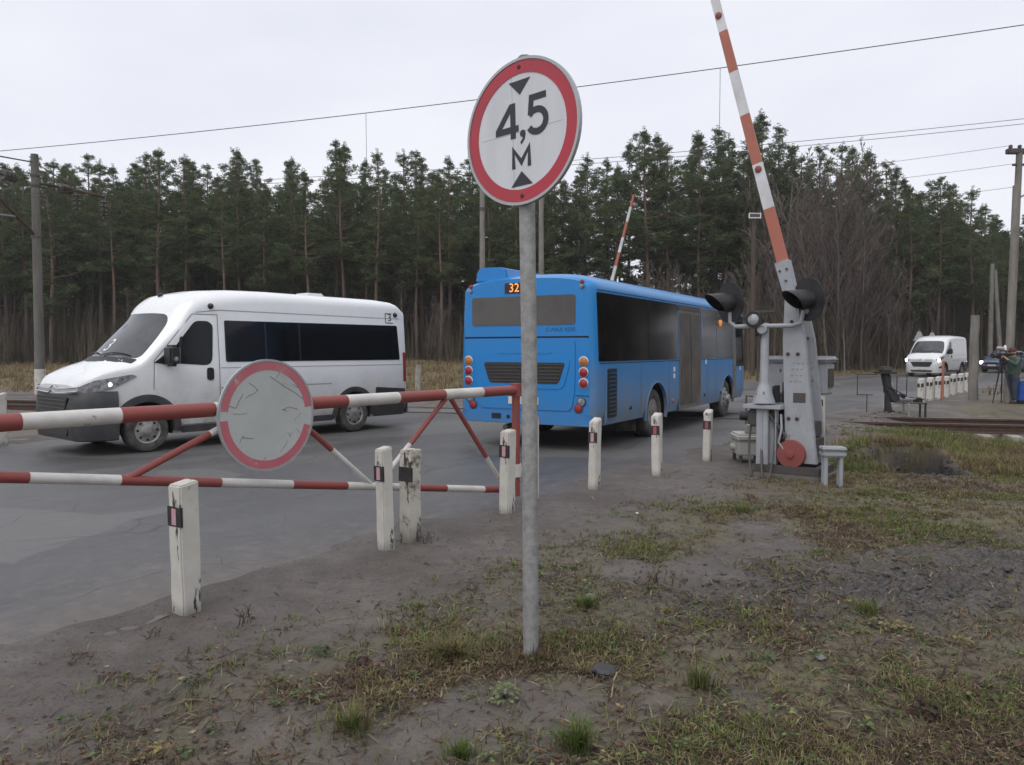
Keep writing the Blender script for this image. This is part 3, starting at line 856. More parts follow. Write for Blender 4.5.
def build_van(name, label, group, loc, heading, L, wb, front_oh, H, panel=False, near=True, paint=None, lamps_on=False):
    t = thing(name, label, 'van', (loc[0], loc[1], 0.0), heading, group)
    x0 = wb/2 + front_oh
    k = H/2.54
    zt = smooth_fn([(0, 1.04), (0.05, 1.14), (0.13, 1.21), (0.30, 1.29), (0.50, 1.35), (0.78, 1.40), (0.87, 1.44), (0.96, 1.52), (1.25, 1.82), (1.55, 2.11), (1.68, 2.24*k), (1.9, 2.40*k), (2.3, 2.49*k), (2.8, 2.53*k), (3.4, 2.54*k), (L-0.5, 2.52*k), (L-0.14, 2.50*k), (L-0.05, 2.45*k), (L, 2.36*k)], 0.045)
    w = smooth_fn([(0, 0.66), (0.04, 0.78), (0.12, 0.87), (0.28, 0.94), (0.55, 0.99), (0.9, 1.015), (1.4, 1.025), (L-0.3, 1.025), (L-0.06, 1.00), (L, 0.97)], 0.03)
    side = smooth_fn([(0.2, 0.965), (0.5, 0.99), (0.9, 1.0), (1.25, 0.995), (1.5, 0.98), (2.1, 0.94), (2.4, 0.905), (2.75, 0.87)], 0.06)
    ch = smooth_fn([(0, 0.10), (0.3, 0.12), (0.8, 0.13), (1.2, 0.20), (1.6, 0.28), (2.2, 0.42), (3.0, 0.36), (L, 0.30)], 0.12)
    h = Hull(zt, w, side, ch, L, x0, -1, zb=0.26, p=4.2, bow=0.30)
    st = sorted(set([0, 0.02, 0.05, 0.09, 0.14, 0.2, 0.28, 0.38, 0.5, 0.64, 0.76, 0.86, 0.94] + [0.98+0.05*i for i in range(40)] + [3.0+0.25*i for i in range(int((L-3.4)/0.25)+1)] + [L-0.3, L-0.2, L-0.12, L-0.06, L-0.02, L]))
    paint = paint or WHITE_PAINT
    body = h.loft('body', paint, t, st)
    rw = 0.345
    s_f, s_r = front_oh, front_oh + wb
    boolean_cut(body, cutters([(x, 0.37, 0.425, sd*1.2 if sd < 0 else 0.62, -0.62 if sd < 0 else 1.2) for x in (wb/2, -wb/2) for sd in (-1, 1)]))
    L_, R_ = h.m_side(1), h.m_side(-1)
    for x in (wb/2, -wb/2):
        for sd in (1, -1):
            wheel(t, x, sd*0.895, rw, 0.22, sd, 0.215, 'dish')
    for sd in (1, -1):
        arch_trim('front_arch_trim', h, sd, s_f, 0.37, 0.42, 0.535, 0.022, M['plastic'], t)
        arch_trim('rear_arch_trim', h, sd, s_r, 0.37, 0.42, 0.515, 0.022, M['plastic'], t)
        f = h.m_side(sd)
        patch('sill_trim', [(s_f+0.55, 0.262), (s_r-0.53, 0.262), (s_r-0.53, 0.37), (s_f+0.55, 0.37)], f, 0.012, 0.03, M['plastic'], t, 0.3)
        patch('rear_corner_trim', rpoly([(s_r+0.52, 0.50), (L-0.10, 0.50), (L-0.05, 0.80), (s_r+0.52, 0.86)], 0.03), f, 0.016, 0.03, M['plastic'], t)
        patch('rear_bumper_side', rpoly([(s_r+0.50, 0.27), (L-0.12, 0.27), (L-0.05, 0.49), (s_r+0.52, 0.49)], 0.03), f, 0.02, 0.04, M['plastic'], t)
        # cab door, its glass, mirror and handle
        dr = patch('cab_door', rpoly([(1.46, 0.40), (2.13, 0.40), (2.13, 2.06), (2.02, 2.15), (1.74, 2.15), (1.10, 1.42), (1.08, 0.95)], [0.05, 0.12, 0.15, 0.1, 0.1, 0.05, 0.3]), f, 0.006, 0.02, paint, t, 0.1)
        gl = patch('window', rpoly([(1.20, 1.40), (2.03, 1.34), (2.07, 2.01), (1.99, 2.08), (1.76, 2.08)], [0.05, 0.15, 0.12, 0.05, 0.08]), f, 0.011, 0.01, M['glass_dark'], t, 0.1)
        patch('window_bar', [(1.44, 1.39), (1.48, 1.385), (1.53, 1.83), (1.49, 1.80)], f, 0.014, 0.004, M['plastic_black'], gl, 0.1)
        for q in ([(1.05, 0.97), (1.07, 1.43), (1.72, 2.19), (2.16, 2.19), (2.16, 0.38), (1.5, 0.38)],):
            line_on('door_gap', q, f, 0.010, 0.004, mat_gap_soft, dr)
        patch('door_handle', rect(1.93, 2.05, 1.10, 1.31, 0.05), f, 0.02, 0.03, M['plastic_black'], t)
        # body crease and rubbing strip
        line_on('side_crease', [(2.18, 0.965), (s_r-0.55, 0.965)], f, 0.02, 0.003, mat_crease, t)
        line_on('side_crease', [(2.18, 1.30), (L-0.12, 1.30)], f, 0.012, 0.003, mat_crease, t)
        line_on('roof_seam', [(1.78, 2.22), (2.2, 2.27), (L-0.15, 2.24)], f, 0.014, 0.003, mat_crease, t)
        mb = MB()
        ym = sd*(h.hw(1.4, 1.3))
        xm = h.X(1.26)
        mb.box(xm-0.10, xm+0.06, min(ym, ym+sd*0.28), max(ym, ym+sd*0.28), 1.34, 1.68)
        mr = mb.build('mirror', M['plastic_black'], t, bevel=0.05, seg=3)
        ml = MB(); ml.box(xm-0.106, xm-0.10, ym+sd*0.14-0.1, ym+sd*0.14+0.1, 1.38, 1.64); ml.build('mirror_glass', M['chrome'], mr)
        mi = MB(); mi.lathe([(0.035, 0), (0.035, 0.015), (0, 0.02)], (xm-0.02, ym+sd*0.275, 1.46), (0, sd, 0), 12); mi.build('mirror_indicator', M['lamp_clear'], mr)
        patch('mirror_base', rpoly([(1.06, 1.40), (1.34, 1.36), (1.42, 1.58), (1.34, 1.60)], 0.03), f, 0.016, 0.01, M['plastic_black'], t)
        # rear lamps
        patch('rear_lamp', rect(L-0.10, L-0.015, 0.95, 1.55, 0.02), f, 0.012, 0.03, M['lamp_red'], t)
        if not panel:
            strip = patch('side_window', rpoly([(2.28, 1.40), (L-0.20, 1.40), (L-0.24, 2.10), (2.28, 2.10)], 0.035), f, 0.008, 0.01, M['glass_dark'], t, 0.2)
            for s_ in (3.05, 3.75):
                line_on('window_joint', [(s_, 1.42), (s_, 2.08)], f, 0.03, 0.0105, M['plastic_black'], strip)
        else:
            for s_ in (3.4, 4.4):
                line_on('panel_gap', [(s_, 0.45), (s_, 2.0)], f, 0.012, 0.003, mat_crease, t)
    # screen
    ms = h.m_screen()
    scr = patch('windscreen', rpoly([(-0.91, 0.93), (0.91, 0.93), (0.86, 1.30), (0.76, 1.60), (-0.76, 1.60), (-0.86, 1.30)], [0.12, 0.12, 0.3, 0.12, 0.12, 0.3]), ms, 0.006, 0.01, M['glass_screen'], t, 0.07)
    patch('cowl', rpoly([(-0.90, 0.82), (0.90, 0.82), (0.90, 0.925), (-0.90, 0.925)], 0.03), ms, 0.008, 0.01, M['plastic_black'], t, 0.08)
    for yy in (-0.55, 0.15):
        wp = MB(); p = [ms(yy+0.62*q, 0.95+0.035*math.sin(q*3), 0.025) for q in (0, 0.25, 0.5, 0.75, 1.0)]
        wp.tube(p, 0.009, 6); wp.build('wiper', M['plastic_black'], t)
    # nose: bumper shell round the corners
    P = h.plan(0.52, 0.0)
    b = MB(); zs = [(0.22, -0.03), (0.24, 0.03), (0.36, 0.055), (0.54, 0.045), (0.64, 0.06), (0.78, 0.05), (0.89, 0.03), (0.93, -0.01)]
    Q = [h.plan(0.52, e) for _, e in zs]
    for (z, e), q in zip(zs, Q):
        for p in q:
            zz = z + (0.06*min(1, abs(p.y)/0.8)**2 if z > 0.85 else 0)
            b.v.append((p.x, p.y, zz))
    n = len(P)
    for i in range(len(zs)-1):
        for j in range(n-1): b.f.append((i*n+j, i*n+j+1, (i+1)*n+j+1, (i+1)*n+j))
    b.build('front_bumper', M['plastic'] if near else paint, t, ang=40)
    me_ = h.m_end()
    gr = patch('grille', rpoly([(-0.46, 0.60), (0.46, 0.60), (0.62, 0.89), (-0.62, 0.89)], 0.04), me_, 0.066, 0.02, M['plastic_black'], t, 0.08)
    for i in range(4):
        sb = MB(); z = 0.655 + i*0.06
        yy = 0.44 + 0.14*(z-0.60)/0.29
        sb.tube([me_(q*yy, z, 0.07) for q in (-1, -0.5, 0, 0.5, 1)], 0.008, 5); sb.build('grille_bar', M['plastic'], gr)
    patch('lower_intake', rpoly([(-0.55, 0.30), (0.55, 0.30), (0.62, 0.40), (-0.62, 0.40)], 0.03), me_, 0.066, 0.02, M['plastic_black'], t, 0.1)
    for sd in (1, -1):
        patch('fog_recess', rpoly([(0.10, 0.52), (0.36, 0.54), (0.34, 0.66), (0.08, 0.66)], 0.04), h.m_side(sd), 0.062, 0.01, M['plastic_black'], t, 0.05)
        hl = patch('headlamp', rpoly([(0.035, 0.945), (0.42, 1.0), (0.80, 1.195), (0.72, 1.225), (0.20, 1.14), (0.04, 1.05)], [0.03, 0.05, 0.02, 0.02, 0.06, 0.03]), h.m_side(sd), 0.014, 0.02, M['lamp_clear'], t, 0.05)
        lm = MB(); c = h.m_side(sd)(0.42, 1.075, -0.01) if near else h.m_side(sd)(0.14, 1.0, 0.0)
        lm.lathe([(0.038 if not lamps_on else 0.10, 0), (0.038 if not lamps_on else 0.10, 0.03), (0, 0.04)], c, (0.55, sd*0.83, 0.1) if not lamps_on else (0.95, sd*0.3, 0), 16)
        lm.build('bulb', M['lamp_on' if lamps_on else 'lamp_day'], hl)
    # the wide chevron over the grille
    for dz in (0.0, 0.062):
        pts = []
        for q in [i/24*2-1 for i in range(25)]:
            yy = q*0.80; pk = max(0, 1-abs(q)/0.16)*0.055
            z = 0.945 + dz + pk + 0.035*abs(q)**2
            pts.append(me_(yy, z, 0.055 - 0.02*dz/0.062))
        cb = MB(); cb.tube(pts, 0.014, 6); cb.build('chevron_bar', M['chrome'], t)
    patch('front_plate', rect(-0.26, 0.26, 0.44, 0.55, 0.01), me_, 0.075, 0.012, M['plate_white'], t)
    # tail
    mt = h.m_tail()
    rb = MB(); rb.box(h.X(L)-0.06, h.X(L)+0.05, -0.98, 0.98, 0.28, 0.55); rb.build('rear_bumper', M['plastic'], t, bevel=0.03)
    for sd in (1, -1):
        patch('rear_door_window', rect(min(sd*0.08, sd*0.78), max(sd*0.08, sd*0.78), 1.38, 2.0, 0.05), mt, 0.006, 0.01, M['glass_dark'], t)
    line_on('rear_door_gap', [(0, 0.55), (0, 2.2)], mt, 0.012, 0.004, M['gap'], t)
    return t, h

mat_crease = mat('body_seam', (0.30, 0.30, 0.30), 0.7)
mat_gap_soft = mat('door_gap', (0.10, 0.10, 0.10), 0.8)

# ---- white minibus, coming off the crossing
A = np.array(gp(150, 452)); Bp = np.array(gp(353.5, 431.6))
hd = math.atan2(*(A-Bp)[::-1])
ctr = (A+Bp)/2
side_dir = np.array([-math.sin(hd), math.cos(hd)])         # left of the heading, i.e. towards us
ctr = ctr - side_dir*1.0
MINI_L, MINI_WB, MINI_OH = 6.36, 4.035, 0.95
mini, mh = build_van('minibus', 'white minibus with tinted side windows driving past the red and white gate', None, ctr, hd, MINI_L, MINI_WB, MINI_OH, 2.665)
# numbers: 3 on the screen, 3 in a frame on the rear flank
def put_text(body, size, mapper, e, mat_, parent, name='lettering', cx=0, cy=0, flip=1, shear=0.0, sx=1.0):
    me = text_mesh(body, size, name, shear=shear)
    bm = bmesh.new(); bm.from_mesh(me)
    bmesh.ops.triangulate(bm, faces=bm.faces); bm.to_mesh(me); bm.free()
    map_mesh(me, lambda x, y, z: mapper(cx + flip*x*sx, cy + y, e))
    return link(name, me, mat_, parent)
white_print = mat('white_print', (0.75, 0.75, 0.75), 0.6)
black_print = mat('black_print', (0.02, 0.03, 0.035), 0.6)
scr = mh.m_screen()
put_text('3', 0.27, lambda y, s, e: scr(y, s, e), 0.011, white_print, mini, 'route_number', cx=0.05, cy=1.10, flip=1, sx=1.35)
bm_ = MB(); bm_.add([scr(-0.05, 0.97, 0.01), scr(0.36, 0.97, 0.01), scr(0.37, 0.99, 0.01), scr(-0.04, 0.99, 0.01)], [(0, 1, 2, 3)]); bm_.build('route_card', white_print, mini, recalc=False)
ls = mh.m_side(1)
put_text('3', 0.22, ls, 0.006, black_print, mini, 'route_number', cx=MINI_L-0.42, cy=2.255, flip=1)
fr_ = MB()
for q in ([(MINI_L-0.53, 2.15), (MINI_L-0.53, 2.34), (MINI_L-0.36, 2.34)], [(MINI_L-0.53, 2.15), (MINI_L-0.33, 2.15)]):
    for a, c in zip(q[:-1], q[1:]):
        o = line_on('decal_frame', [a, c], ls, 0.018, 0.005, black_print, mini)
for s_, z_ in ((MINI_L-0.27, 2.32), (2.05, 2.33)):
    lm = MB(); lm.lathe([(0.05, 0), (0.045, 0.03), (0.02, 0.06), (0, 0.06)], ls(s_, z_, 0.0), (0, 1, 0), 12); lm.build('marker_lamp', M['plastic_black'], mini)
cp_ = MB(); cp_.lathe([(0.05, 0), (0.04, 0.035), (0, 0.04)], mh.m_top()(0.1, 1.62, 0.0), (0.5, 0, 1), 12); cp_.build('roof_marker', M['plastic_black'], mini)
hb = MB(); hb.box(-1.9, -1.5, -0.22, 0.22, 2.64, 2.725); hb.build('roof_hatch', M['white_dot'], mini, bevel=0.03)

# ---- blue city bus on the crossing
BUS_BLUE = car_paint('blue_bus_paint', (0.004, 0.195, 0.51), (0.19, 0.20, 0.21), 0.25, 1.6, 1.15, 0.35, 0.18)
BUS_REAR = car_paint('blue_bus_rear_paint', (0.003, 0.190, 0.52), (0.11, 0.14, 0.17), 0.25, 1.0, 0.55, 0.35, 0.18)
BUS_L, BUS_W = 9.5, 2.56
bh_dir = np.array([0.507, 0.862])
corner = np.array([1.30, 11.9])                               # rear right corner on the ground
b_hd = math.atan2(bh_dir[1], bh_dir[0])
left_n = np.array([-bh_dir[1], bh_dir[0]])
bc = corner + bh_dir*BUS_L/2 + left_n*BUS_W/2
bus = thing('city_bus', 'blue single-decker city bus driving away over the level crossing', 'bus', (bc[0], bc[1], 0), b_hd)
bzt = smooth_fn([(0, 2.74), (0.1, 2.80), (0.5, 2.86), (8.6, 2.86), (9.2, 2.78), (9.5, 2.60)], 0.06)
bw = smooth_fn([(0, 1.15), (0.03, 1.22), (0.10, 1.265), (0.2, 1.28), (9.1, 1.28), (9.35, 1.23), (9.5, 1.10)], 0.02)
bs = smooth_fn([(0.2, 0.985), (0.5, 1.0), (1.3, 1.0), (1.5, 0.995), (2.45, 0.965), (2.7, 0.95)], 0.05)
bch = smooth_fn([(0, 0.22), (0.5, 0.34), (9.5, 0.34)], 0.1)
bh = Hull(bzt, bw, bs, bch, BUS_L, -BUS_L/2, 1, zb=0.40, p=2.6)
stn = [0, 0.015, 0.04, 0.08, 0.13, 0.2, 0.3, 0.5] + [0.8+0.3*i for i in range(27)] + [9.0, 9.15, 9.3, 9.4, 9.47, 9.5]
body = bh.loft('body', BUS_BLUE, bus, stn)
AX_R, AX_F = 2.72, 7.62
boolean_cut(body, cutters([(bh.X(s), 0.46, 0.545, -1.4 if sd < 0 else 0.75, -0.75 if sd < 0 else 1.4) for s in (AX_R, AX_F) for sd in (-1, 1)]))
for sd in (1, -1):
    wheel(bus, bh.X(AX_R), sd*1.08, 0.445, 0.26, sd, 0.27, 'deep')
    wheel(bus, bh.X(AX_F), sd*1.08, 0.445, 0.26, sd, 0.27, 'proud')
br, bl = bh.m_side(-1), bh.m_side(1)
BAND = mat('smoked_window_band', (0.010, 0.009, 0.009), 0.10, 0, (0.040, 0.030, 0.024), 1.6, 0.5, 0.75, spec=0.22)
for sd, f in ((-1, br), (1, bl)):
    spans = [(0.12, 0.82), (0.835, 2.28), (2.295, 3.92), (5.48, 6.66), (6.675, 8.04)] if sd < 0 else [(0.2, 1.6), (1.65, 3.2), (3.25, 4.8), (4.85, 6.4), (6.45, 8.3)]
    for a, c in spans:
        patch('side_window', rect(a, c, 1.42, 2.50, 0.02), f, 0.007, 0.012, BAND, bus, 0.15)
    patch('driver_window', rect(8.34, 9.10, 1.20, 2.45, 0.06), f, 0.007, 0.012, BAND, bus, 0.12)
    for s in (0.35, 1.9, 3.4, 5.9, 6.6, 8.9):
        line_on('panel_gap', [(s, 0.46), (s, 1.36)], f, 0.008, 0.003, M['gap'], bus)
    line_on('panel_gap', [(0.14, 1.39), (9.2, 1.39)], f, 0.012, 0.003, M['gap'], bus)
    line_on('roof_seam', [(0.14, 2.535), (9.2, 2.535)], f, 0.012, 0.003, M['gap'], bus)
    arch_trim('wheel_arch_lip', bh, sd, AX_R, 0.46, 0.54, 0.565, 0.012, BUS_BLUE, bus, -14, 194)
    arch_trim('wheel_arch_lip', bh, sd, AX_F, 0.46, 0.54, 0.565, 0.012, BUS_BLUE, bus, -14, 194)
# doors on the kerb side
DOOR_GLASS = mat('dusty_door_glass', (0.040, 0.032, 0.027), 0.3, 0, (0.13, 0.105, 0.08), 1.5, 0.40, 0.7)
DOOR_FRAME = mat('grey_door_frame', (0.17, 0.175, 0.18), 0.45, 0.2, (0.13, 0.12, 0.11), 4)
for (a, c) in ((3.98, 5.42), (8.06, 8.32)):
    fr = patch('door', rect(a, c, 0.42, 2.48, 0.03), br, 0.012, 0.03, DOOR_FRAME, bus, 0.2)
    if c - a > 1:
        m_ = (a+c)/2
        for p, q in ((a+0.07, m_-0.035), (m_+0.035, c-0.07)):
            patch('door_leaf_glass', rect(p, q, 0.50, 2.34, 0.05), br, 0.019, 0.008, DOOR_GLASS, fr, 0.2)
        line_on('door_joint', [(m_, 0.44), (m_, 2.46)], br, 0.022, 0.0145, M['plastic_black'], fr)
        patch('door_header', rect(a-0.02, c+0.02, 2.40, 2.50, 0.01), br, 0.022, 0.02, M['grey_dark'], fr)
# louvred engine vent low at the rear
vent = patch('engine_vent', rect(0.42, 0.80, 0.52, 1.30, 0.02), br, 0.006, 0.01, M['plastic_black'], bus)
for i in range(11):
    z = 0.56 + i*0.066
    b = MB()
    b.add([br(0.44, z, 0.010), br(0.78, z, 0.010), br(0.78, z+0.03, 0.034), br(0.44, z+0.03, 0.034), br(0.44, z+0.026, 0.034), br(0.78, z+0.026, 0.034)], [(0, 1, 2, 3), (0, 1, 5, 4)])
    b.build('vent_slat', BUS_BLUE, vent, recalc=False)
patch('vent_frame', rect(0.32, 0.40, 0.45, 1.36, 0.01), br, 0.010, 0.012, BUS_BLUE, bus)
for s, z in ((3.62, 1.18), (3.62, 1.05), (5.75, 1.30), (8.7, 1.1)):
    patch('side_sticker', rect(s, s+0.10, z, z+0.09, 0.01), br, 0.006, 0.004, M['white_dot'], bus)
for s in (1.4, 3.6, 5.7, 7.0):
    lm = MB(); lm.lathe([(0.035, 0), (0.03, 0.02), (0, 0.025)], br(s, 0.62, 0), (0, -1, 0), 10); lm.build('side_marker', M['lamp_amber'] if s in (3.6,) else M['plastic_black'], bus)
# tail
be = bh.m_end()
patch('rear_panel', rect(-1.16, 1.16, 0.44, 2.66, 0.12), be, 0.004, 0.02, BUS_REAR, bus, 0.12)
patch('rear_window', rect(-0.92, 1.00, 2.00, 2.47, 0.05), be, 0.012, 0.015, mat('rear_window_glass', (0.085, 0.075, 0.068), 0.10, 0, (0.060, 0.052, 0.047), 1.5, spec=0.5), bus, 0.15)
hatch = patch('engine_hatch', rpoly([(-0.86, 0.64), (0.86, 0.64), (0.92, 1.0), (0.92, 1.78), (-0.92, 1.78), (-0.92, 1.0)], 0.10), be, 0.020, 0.02, BUS_REAR, bus, 0.15)
line_on('hatch_gap', [(-1.15, 1.805), (1.15, 1.805)], be, 0.028, 0.0055, M['gap'], bus)
patch('grille_surround', rpoly([(-0.72, 0.98), (0.72, 0.98), (0.86, 1.46), (-0.86, 1.46)], 0.10), be, 0.032, 0.015, BUS_REAR, hatch, 0.15)
gr = patch('engine_grille', rpoly([(-0.64, 1.06), (0.64, 1.06), (0.76, 1.40), (-0.76, 1.40)], 0.06), be, 0.038, 0.01, mat('grille_mesh', (0.018, 0.017, 0.016), 0.7, 0, (0.06, 0.055, 0.05), 60), hatch, 0.15)
for i in range(6):
    z = 1.09 + i*0.055; ww = 0.63 + 0.12*(z-1.06)/0.34
    sb = MB(); sb.box(bh.X(0)-0.05, bh.X(0)-0.042, -ww, ww, z, z+0.012); sb.build('grille_bar', M['grey_dark'], gr)
hd_ = MB(); hd_.box(bh.X(0)-0.028, bh.X(0)-0.02, -0.5, 0.5, 1.54, 1.575); hd_.build('hatch_crease', BUS_REAR, hatch, bevel=0.003)
for sd in (-1, 1):
    col = sd*1.07
    patch('lamp_cluster_panel', rect(col-0.10, col+0.10, 0.96, 1.55, 0.08), be, 0.010, 0.008, BUS_REAR, bus, 0.1)
    for z, mm in ((1.42, 'lamp_amber'), (1.25, 'lamp_red'), (1.08, 'lamp_red')):
        p = be(col, z, 0.0)
        o = MB(); o.lathe([(0.085, 0.0), (0.085, 0.018), (0.072, 0.022)], p, (-1, 0, 0), 24); lb = o.build('lamp_bezel', M['chrome'], bus)
        o = MB(); o.lathe([(0.070, 0.0), (0.070, 0.026), (0.05, 0.040), (0, 0.045)], p, (-1, 0, 0), 24); o.build('tail_lamp', M[mm], lb)
    for dy, z, mm in ((0.02, 0.79, 'lamp_clear'), (0.085, 0.685, 'lamp_red')):
        p = be(col - sd*0.02 - dy*0.8*sd, z, 0.0)
        o = MB(); o.lathe([(0.075, 0.0), (0.075, 0.02), (0.06, 0.024)], p, (-1, 0, 0), 20); lb = o.build('lamp_bezel', M['plastic'], bus)
        o = MB(); o.lathe([(0.06, 0.0), (0.06, 0.028), (0.03, 0.038), (0, 0.04)], p, (-1, 0, 0), 20); o.build('fog_lamp', M[mm], lb)
    for z, mm in ((2.585, 'lamp_clear'), (2.665, 'lamp_red')):
        o = MB(); o.lathe([(0.035, 0.0), (0.032, 0.03), (0, 0.04)], be(sd*1.03, min(z, 2.66), 0.0), (-1, 0, 0), 14); o.build('marker_lamp', M[mm], bus)
bump = patch('rear_bumper', rpoly([(-1.21, 0.41), (1.21, 0.41), (1.21, 0.60), (-1.21, 0.60)], 0.06), be, 0.035, 0.06, BUS_REAR, bus, 0.12)
line_on('bumper_seam', [(-1.16, 0.885), (-0.93, 0.885)], be, 0.014, 0.0055, M['gap'], bus)
line_on('bumper_seam', [(0.93, 0.885), (1.16, 0.885)], be, 0.014, 0.0055, M['gap'], bus)
patch('number_plate', rect(-0.28, 0.28, 0.72, 0.84, 0.01), be, 0.034, 0.012, M['plate_white'], hatch)
patch('tow_cover', rect(0.42, 0.60, 0.47, 0.56, 0.01), be, 0.042, 0.01, M['plastic_black'], bus)
tw = MB(); tw.lathe([(0.035, 0), (0.03, 0.01), (0, 0.012)], be(0.28, 0.51, 0.035), (-1, 0, 0), 12); tw.build('tow_socket', M['plastic_black'], bus)
led_box = patch('route_display', rect(-0.06, 0.36, 2.52, 2.69, 0.01), be, 0.014, 0.012, mat('display_black', (0.03, 0.008, 0.003), 0.3), bus)
LED = emit_mat('orange_led', (1.0, 0.30, 0.06), 1.6, (0.3, 0.1, 0.03))
put_text('32', 0.20, lambda y, z, e: be(y, z, e), 0.017, LED, led_box, 'led_digits', cx=0.18, cy=2.605, flip=-1)
put_text('C-MAX 4200', 0.095, lambda y, z, e: be(y, z, e), 0.0065, mat('dark_blue_print', (0.010, 0.05, 0.16), 0.5), bus, 'lettering', cx=-0.66, cy=1.92, flip=-1)
pod = MB(); pod.prism([(1.02, 2.74), (0.36, 2.74), (0.42, 2.94), (0.55, 2.98), (0.92, 2.98), (0.99, 2.92)], lambda a, c, d: (bh.X(d), a, c), 0.12, 1.5)
pod.build('roof_unit', BUS_REAR, bus, bevel=0.02)
fm = MB(); fm.tube([bh.m_side(-1)(9.2, 2.4, 0.0), (bh.X(9.5), -1.42, 2.5), (bh.X(9.62), -1.52, 2.35)], 0.02, 8); arm_o = fm.build('mirror_arm', M['plastic_black'], bus)
fm = MB(); fm.box(bh.X(9.56), bh.X(9.68), -1.64, -1.44, 1.95, 2.36); fm.build('mirror', M['plastic_black'], arm_o, bevel=0.03)
patch('front_windscreen', rect(-1.02, 1.02, 1.15, 2.35, 0.1), lambda y, z, e: Vector((bh.X(BUS_L)+e, y, z)), 0.006, 0.01, M['glass_dark'], bus)
lampf = MB(); lampf.lathe([(0.075, 0), (0.075, 0.03), (0.05, 0.05), (0, 0.055)], br(6.95, 2.22, 0.005), (0, -1, 0), 16); lampf.build('side_route_lamp', emit_mat('amber_repeater', (1.0, 0.36, 0.08), 0.45, (0.4, 0.14, 0.03)), bus)
ex = MB(); ex.tube([(bh.X(0.4), 0.35, 0.36), (bh.X(-0.02), 0.35, 0.33)], 0.045, 12); ex.build('exhaust', M['grey_dark'], bus)
mf = MB(); mf.box(bh.X(AX_R)-0.75, bh.X(AX_R)-0.73, -1.15, -0.75, 0.16, 0.40); mf.build('mud_flap', M['rubber'], bus)

# ---- far vehicles queueing beyond the crossing
def tangent(u):
    a, b_ = road_pt(u-0.5, 7), road_pt(u+0.5, 7); return math.atan2(b_[1]-a[1], b_[0]-a[0])
def place_on_lane(px, py):
    x, y = gp(px, py); u, v = uv(np.array([x]), np.array([y])); return x, y, float(u[0])
x, y, u = place_on_lane(935.5, 376.2)
fvan, fvh = build_van('panel_van', 'white panel van with lit headlights waiting beyond the far posts', None, (x+0.5, y+0.9), tangent(u)+math.pi+R(3), 5.2, 3.2, 0.92, 2.50, panel=True, near=False, paint=WHITE_PAINT2, lamps_on=True)

def build_car(name, label, loc, heading, paint):
    t = thing(name, label, 'car', (loc[0], loc[1], 0), heading)
    L = 4.3
    zt = smooth_fn([(0, 0.72), (0.1, 0.83), (0.4, 0.93), (0.95, 1.03), (1.1, 1.10), (1.75, 1.53), (2.2, 1.62), (3.3, 1.60), (3.75, 1.45), (4.1, 1.12), (4.3, 0.95)], 0.06)
    w = smooth_fn([(0, 0.58), (0.1, 0.74), (0.35, 0.83), (0.8, 0.88), (3.6, 0.88), (4.1, 0.82), (4.3, 0.7)], 0.04)
    sd_ = smooth_fn([(0.2, 0.96), (0.6, 1.0), (0.95, 0.99), (1.5, 0.80), (1.7, 0.75)], 0.05)
    ch = smooth_fn([(0, 0.12), (1.0, 0.14), (1.7, 0.3), (4.3, 0.25)], 0.1)
    h = Hull(zt, w, sd_, ch, L, 2.15, -1, zb=0.24, p=3.0)
    body = h.loft('body', paint, t, [0, 0.03, 0.08, 0.15, 0.25, 0.4] + [0.55+0.12*i for i in range(30)] + [4.2, 4.27, 4.3])
    boolean_cut(body, cutters([(x_, 0.33, 0.38, -1.1 if s < 0 else 0.5, -0.5 if s < 0 else 1.1) for x_ in (1.3, -1.3) for s in (-1, 1)]))
    for x_ in (1.3, -1.3):
        for s in (1, -1): wheel(t, x_, s*0.77, 0.32, 0.2, s, 0.2, 'dish')
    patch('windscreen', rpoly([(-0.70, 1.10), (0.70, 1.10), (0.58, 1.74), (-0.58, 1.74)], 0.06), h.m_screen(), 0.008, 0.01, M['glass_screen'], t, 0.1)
    for s in (1, -1):
        patch('side_window', rpoly([(1.55, 1.04), (2.45, 1.03), (2.42, 1.45), (1.98, 1.46)], 0.05), h.m_side(s), 0.008, 0.01, M['glass_dark'], t, 0.1)
        patch('side_window', rpoly([(2.52, 1.03), (3.5, 1.04), (3.2, 1.44), (2.52, 1.45)], 0.05), h.m_side(s), 0.008, 0.01, M['glass_dark'], t, 0.1)
        hl = patch('headlamp', rpoly([(0.10, 0.66), (0.42, 0.74), (0.46, 0.84), (0.12, 0.79)], 0.03), h.m_side(s), 0.01, 0.02, M['lamp_clear'], t, 0.05)
        lm = MB(); lm.lathe([(0.11, 0), (0.11, 0.05), (0, 0.07)], h.m_side(s)(0.13, 0.73, -0.03), (0.95, s*0.25, 0), 16); lm.build('bulb', M['lamp_on'], hl)
        mb = MB(); ym = s*0.95; mb.box(0.55, 0.72, min(ym, ym+s*0.16), max(ym, ym+s*0.16), 1.02, 1.16); mb.build('mirror', paint, t, bevel=0.03)
    me_ = h.m_end()
    patch('grille', rpoly([(-0.50, 0.60), (0.50, 0.60), (0.55, 0.74), (-0.55, 0.74)], 0.03), me_, 0.012, 0.02, M['plastic_black'], t)
    patch('front_bumper', rpoly([(-0.78, 0.26), (0.78, 0.26), (0.78, 0.46), (-0.78, 0.46)], 0.06), me_, 0.02, 0.04, M['plastic_black'], t, 0.1)
    patch('front_plate', rect(-0.26, 0.26, 0.475, 0.585, 0.01), me_, 0.03, 0.02, M['plate_white'], t)
    return t
x, y, u = place_on_lane(1002, 372.8)
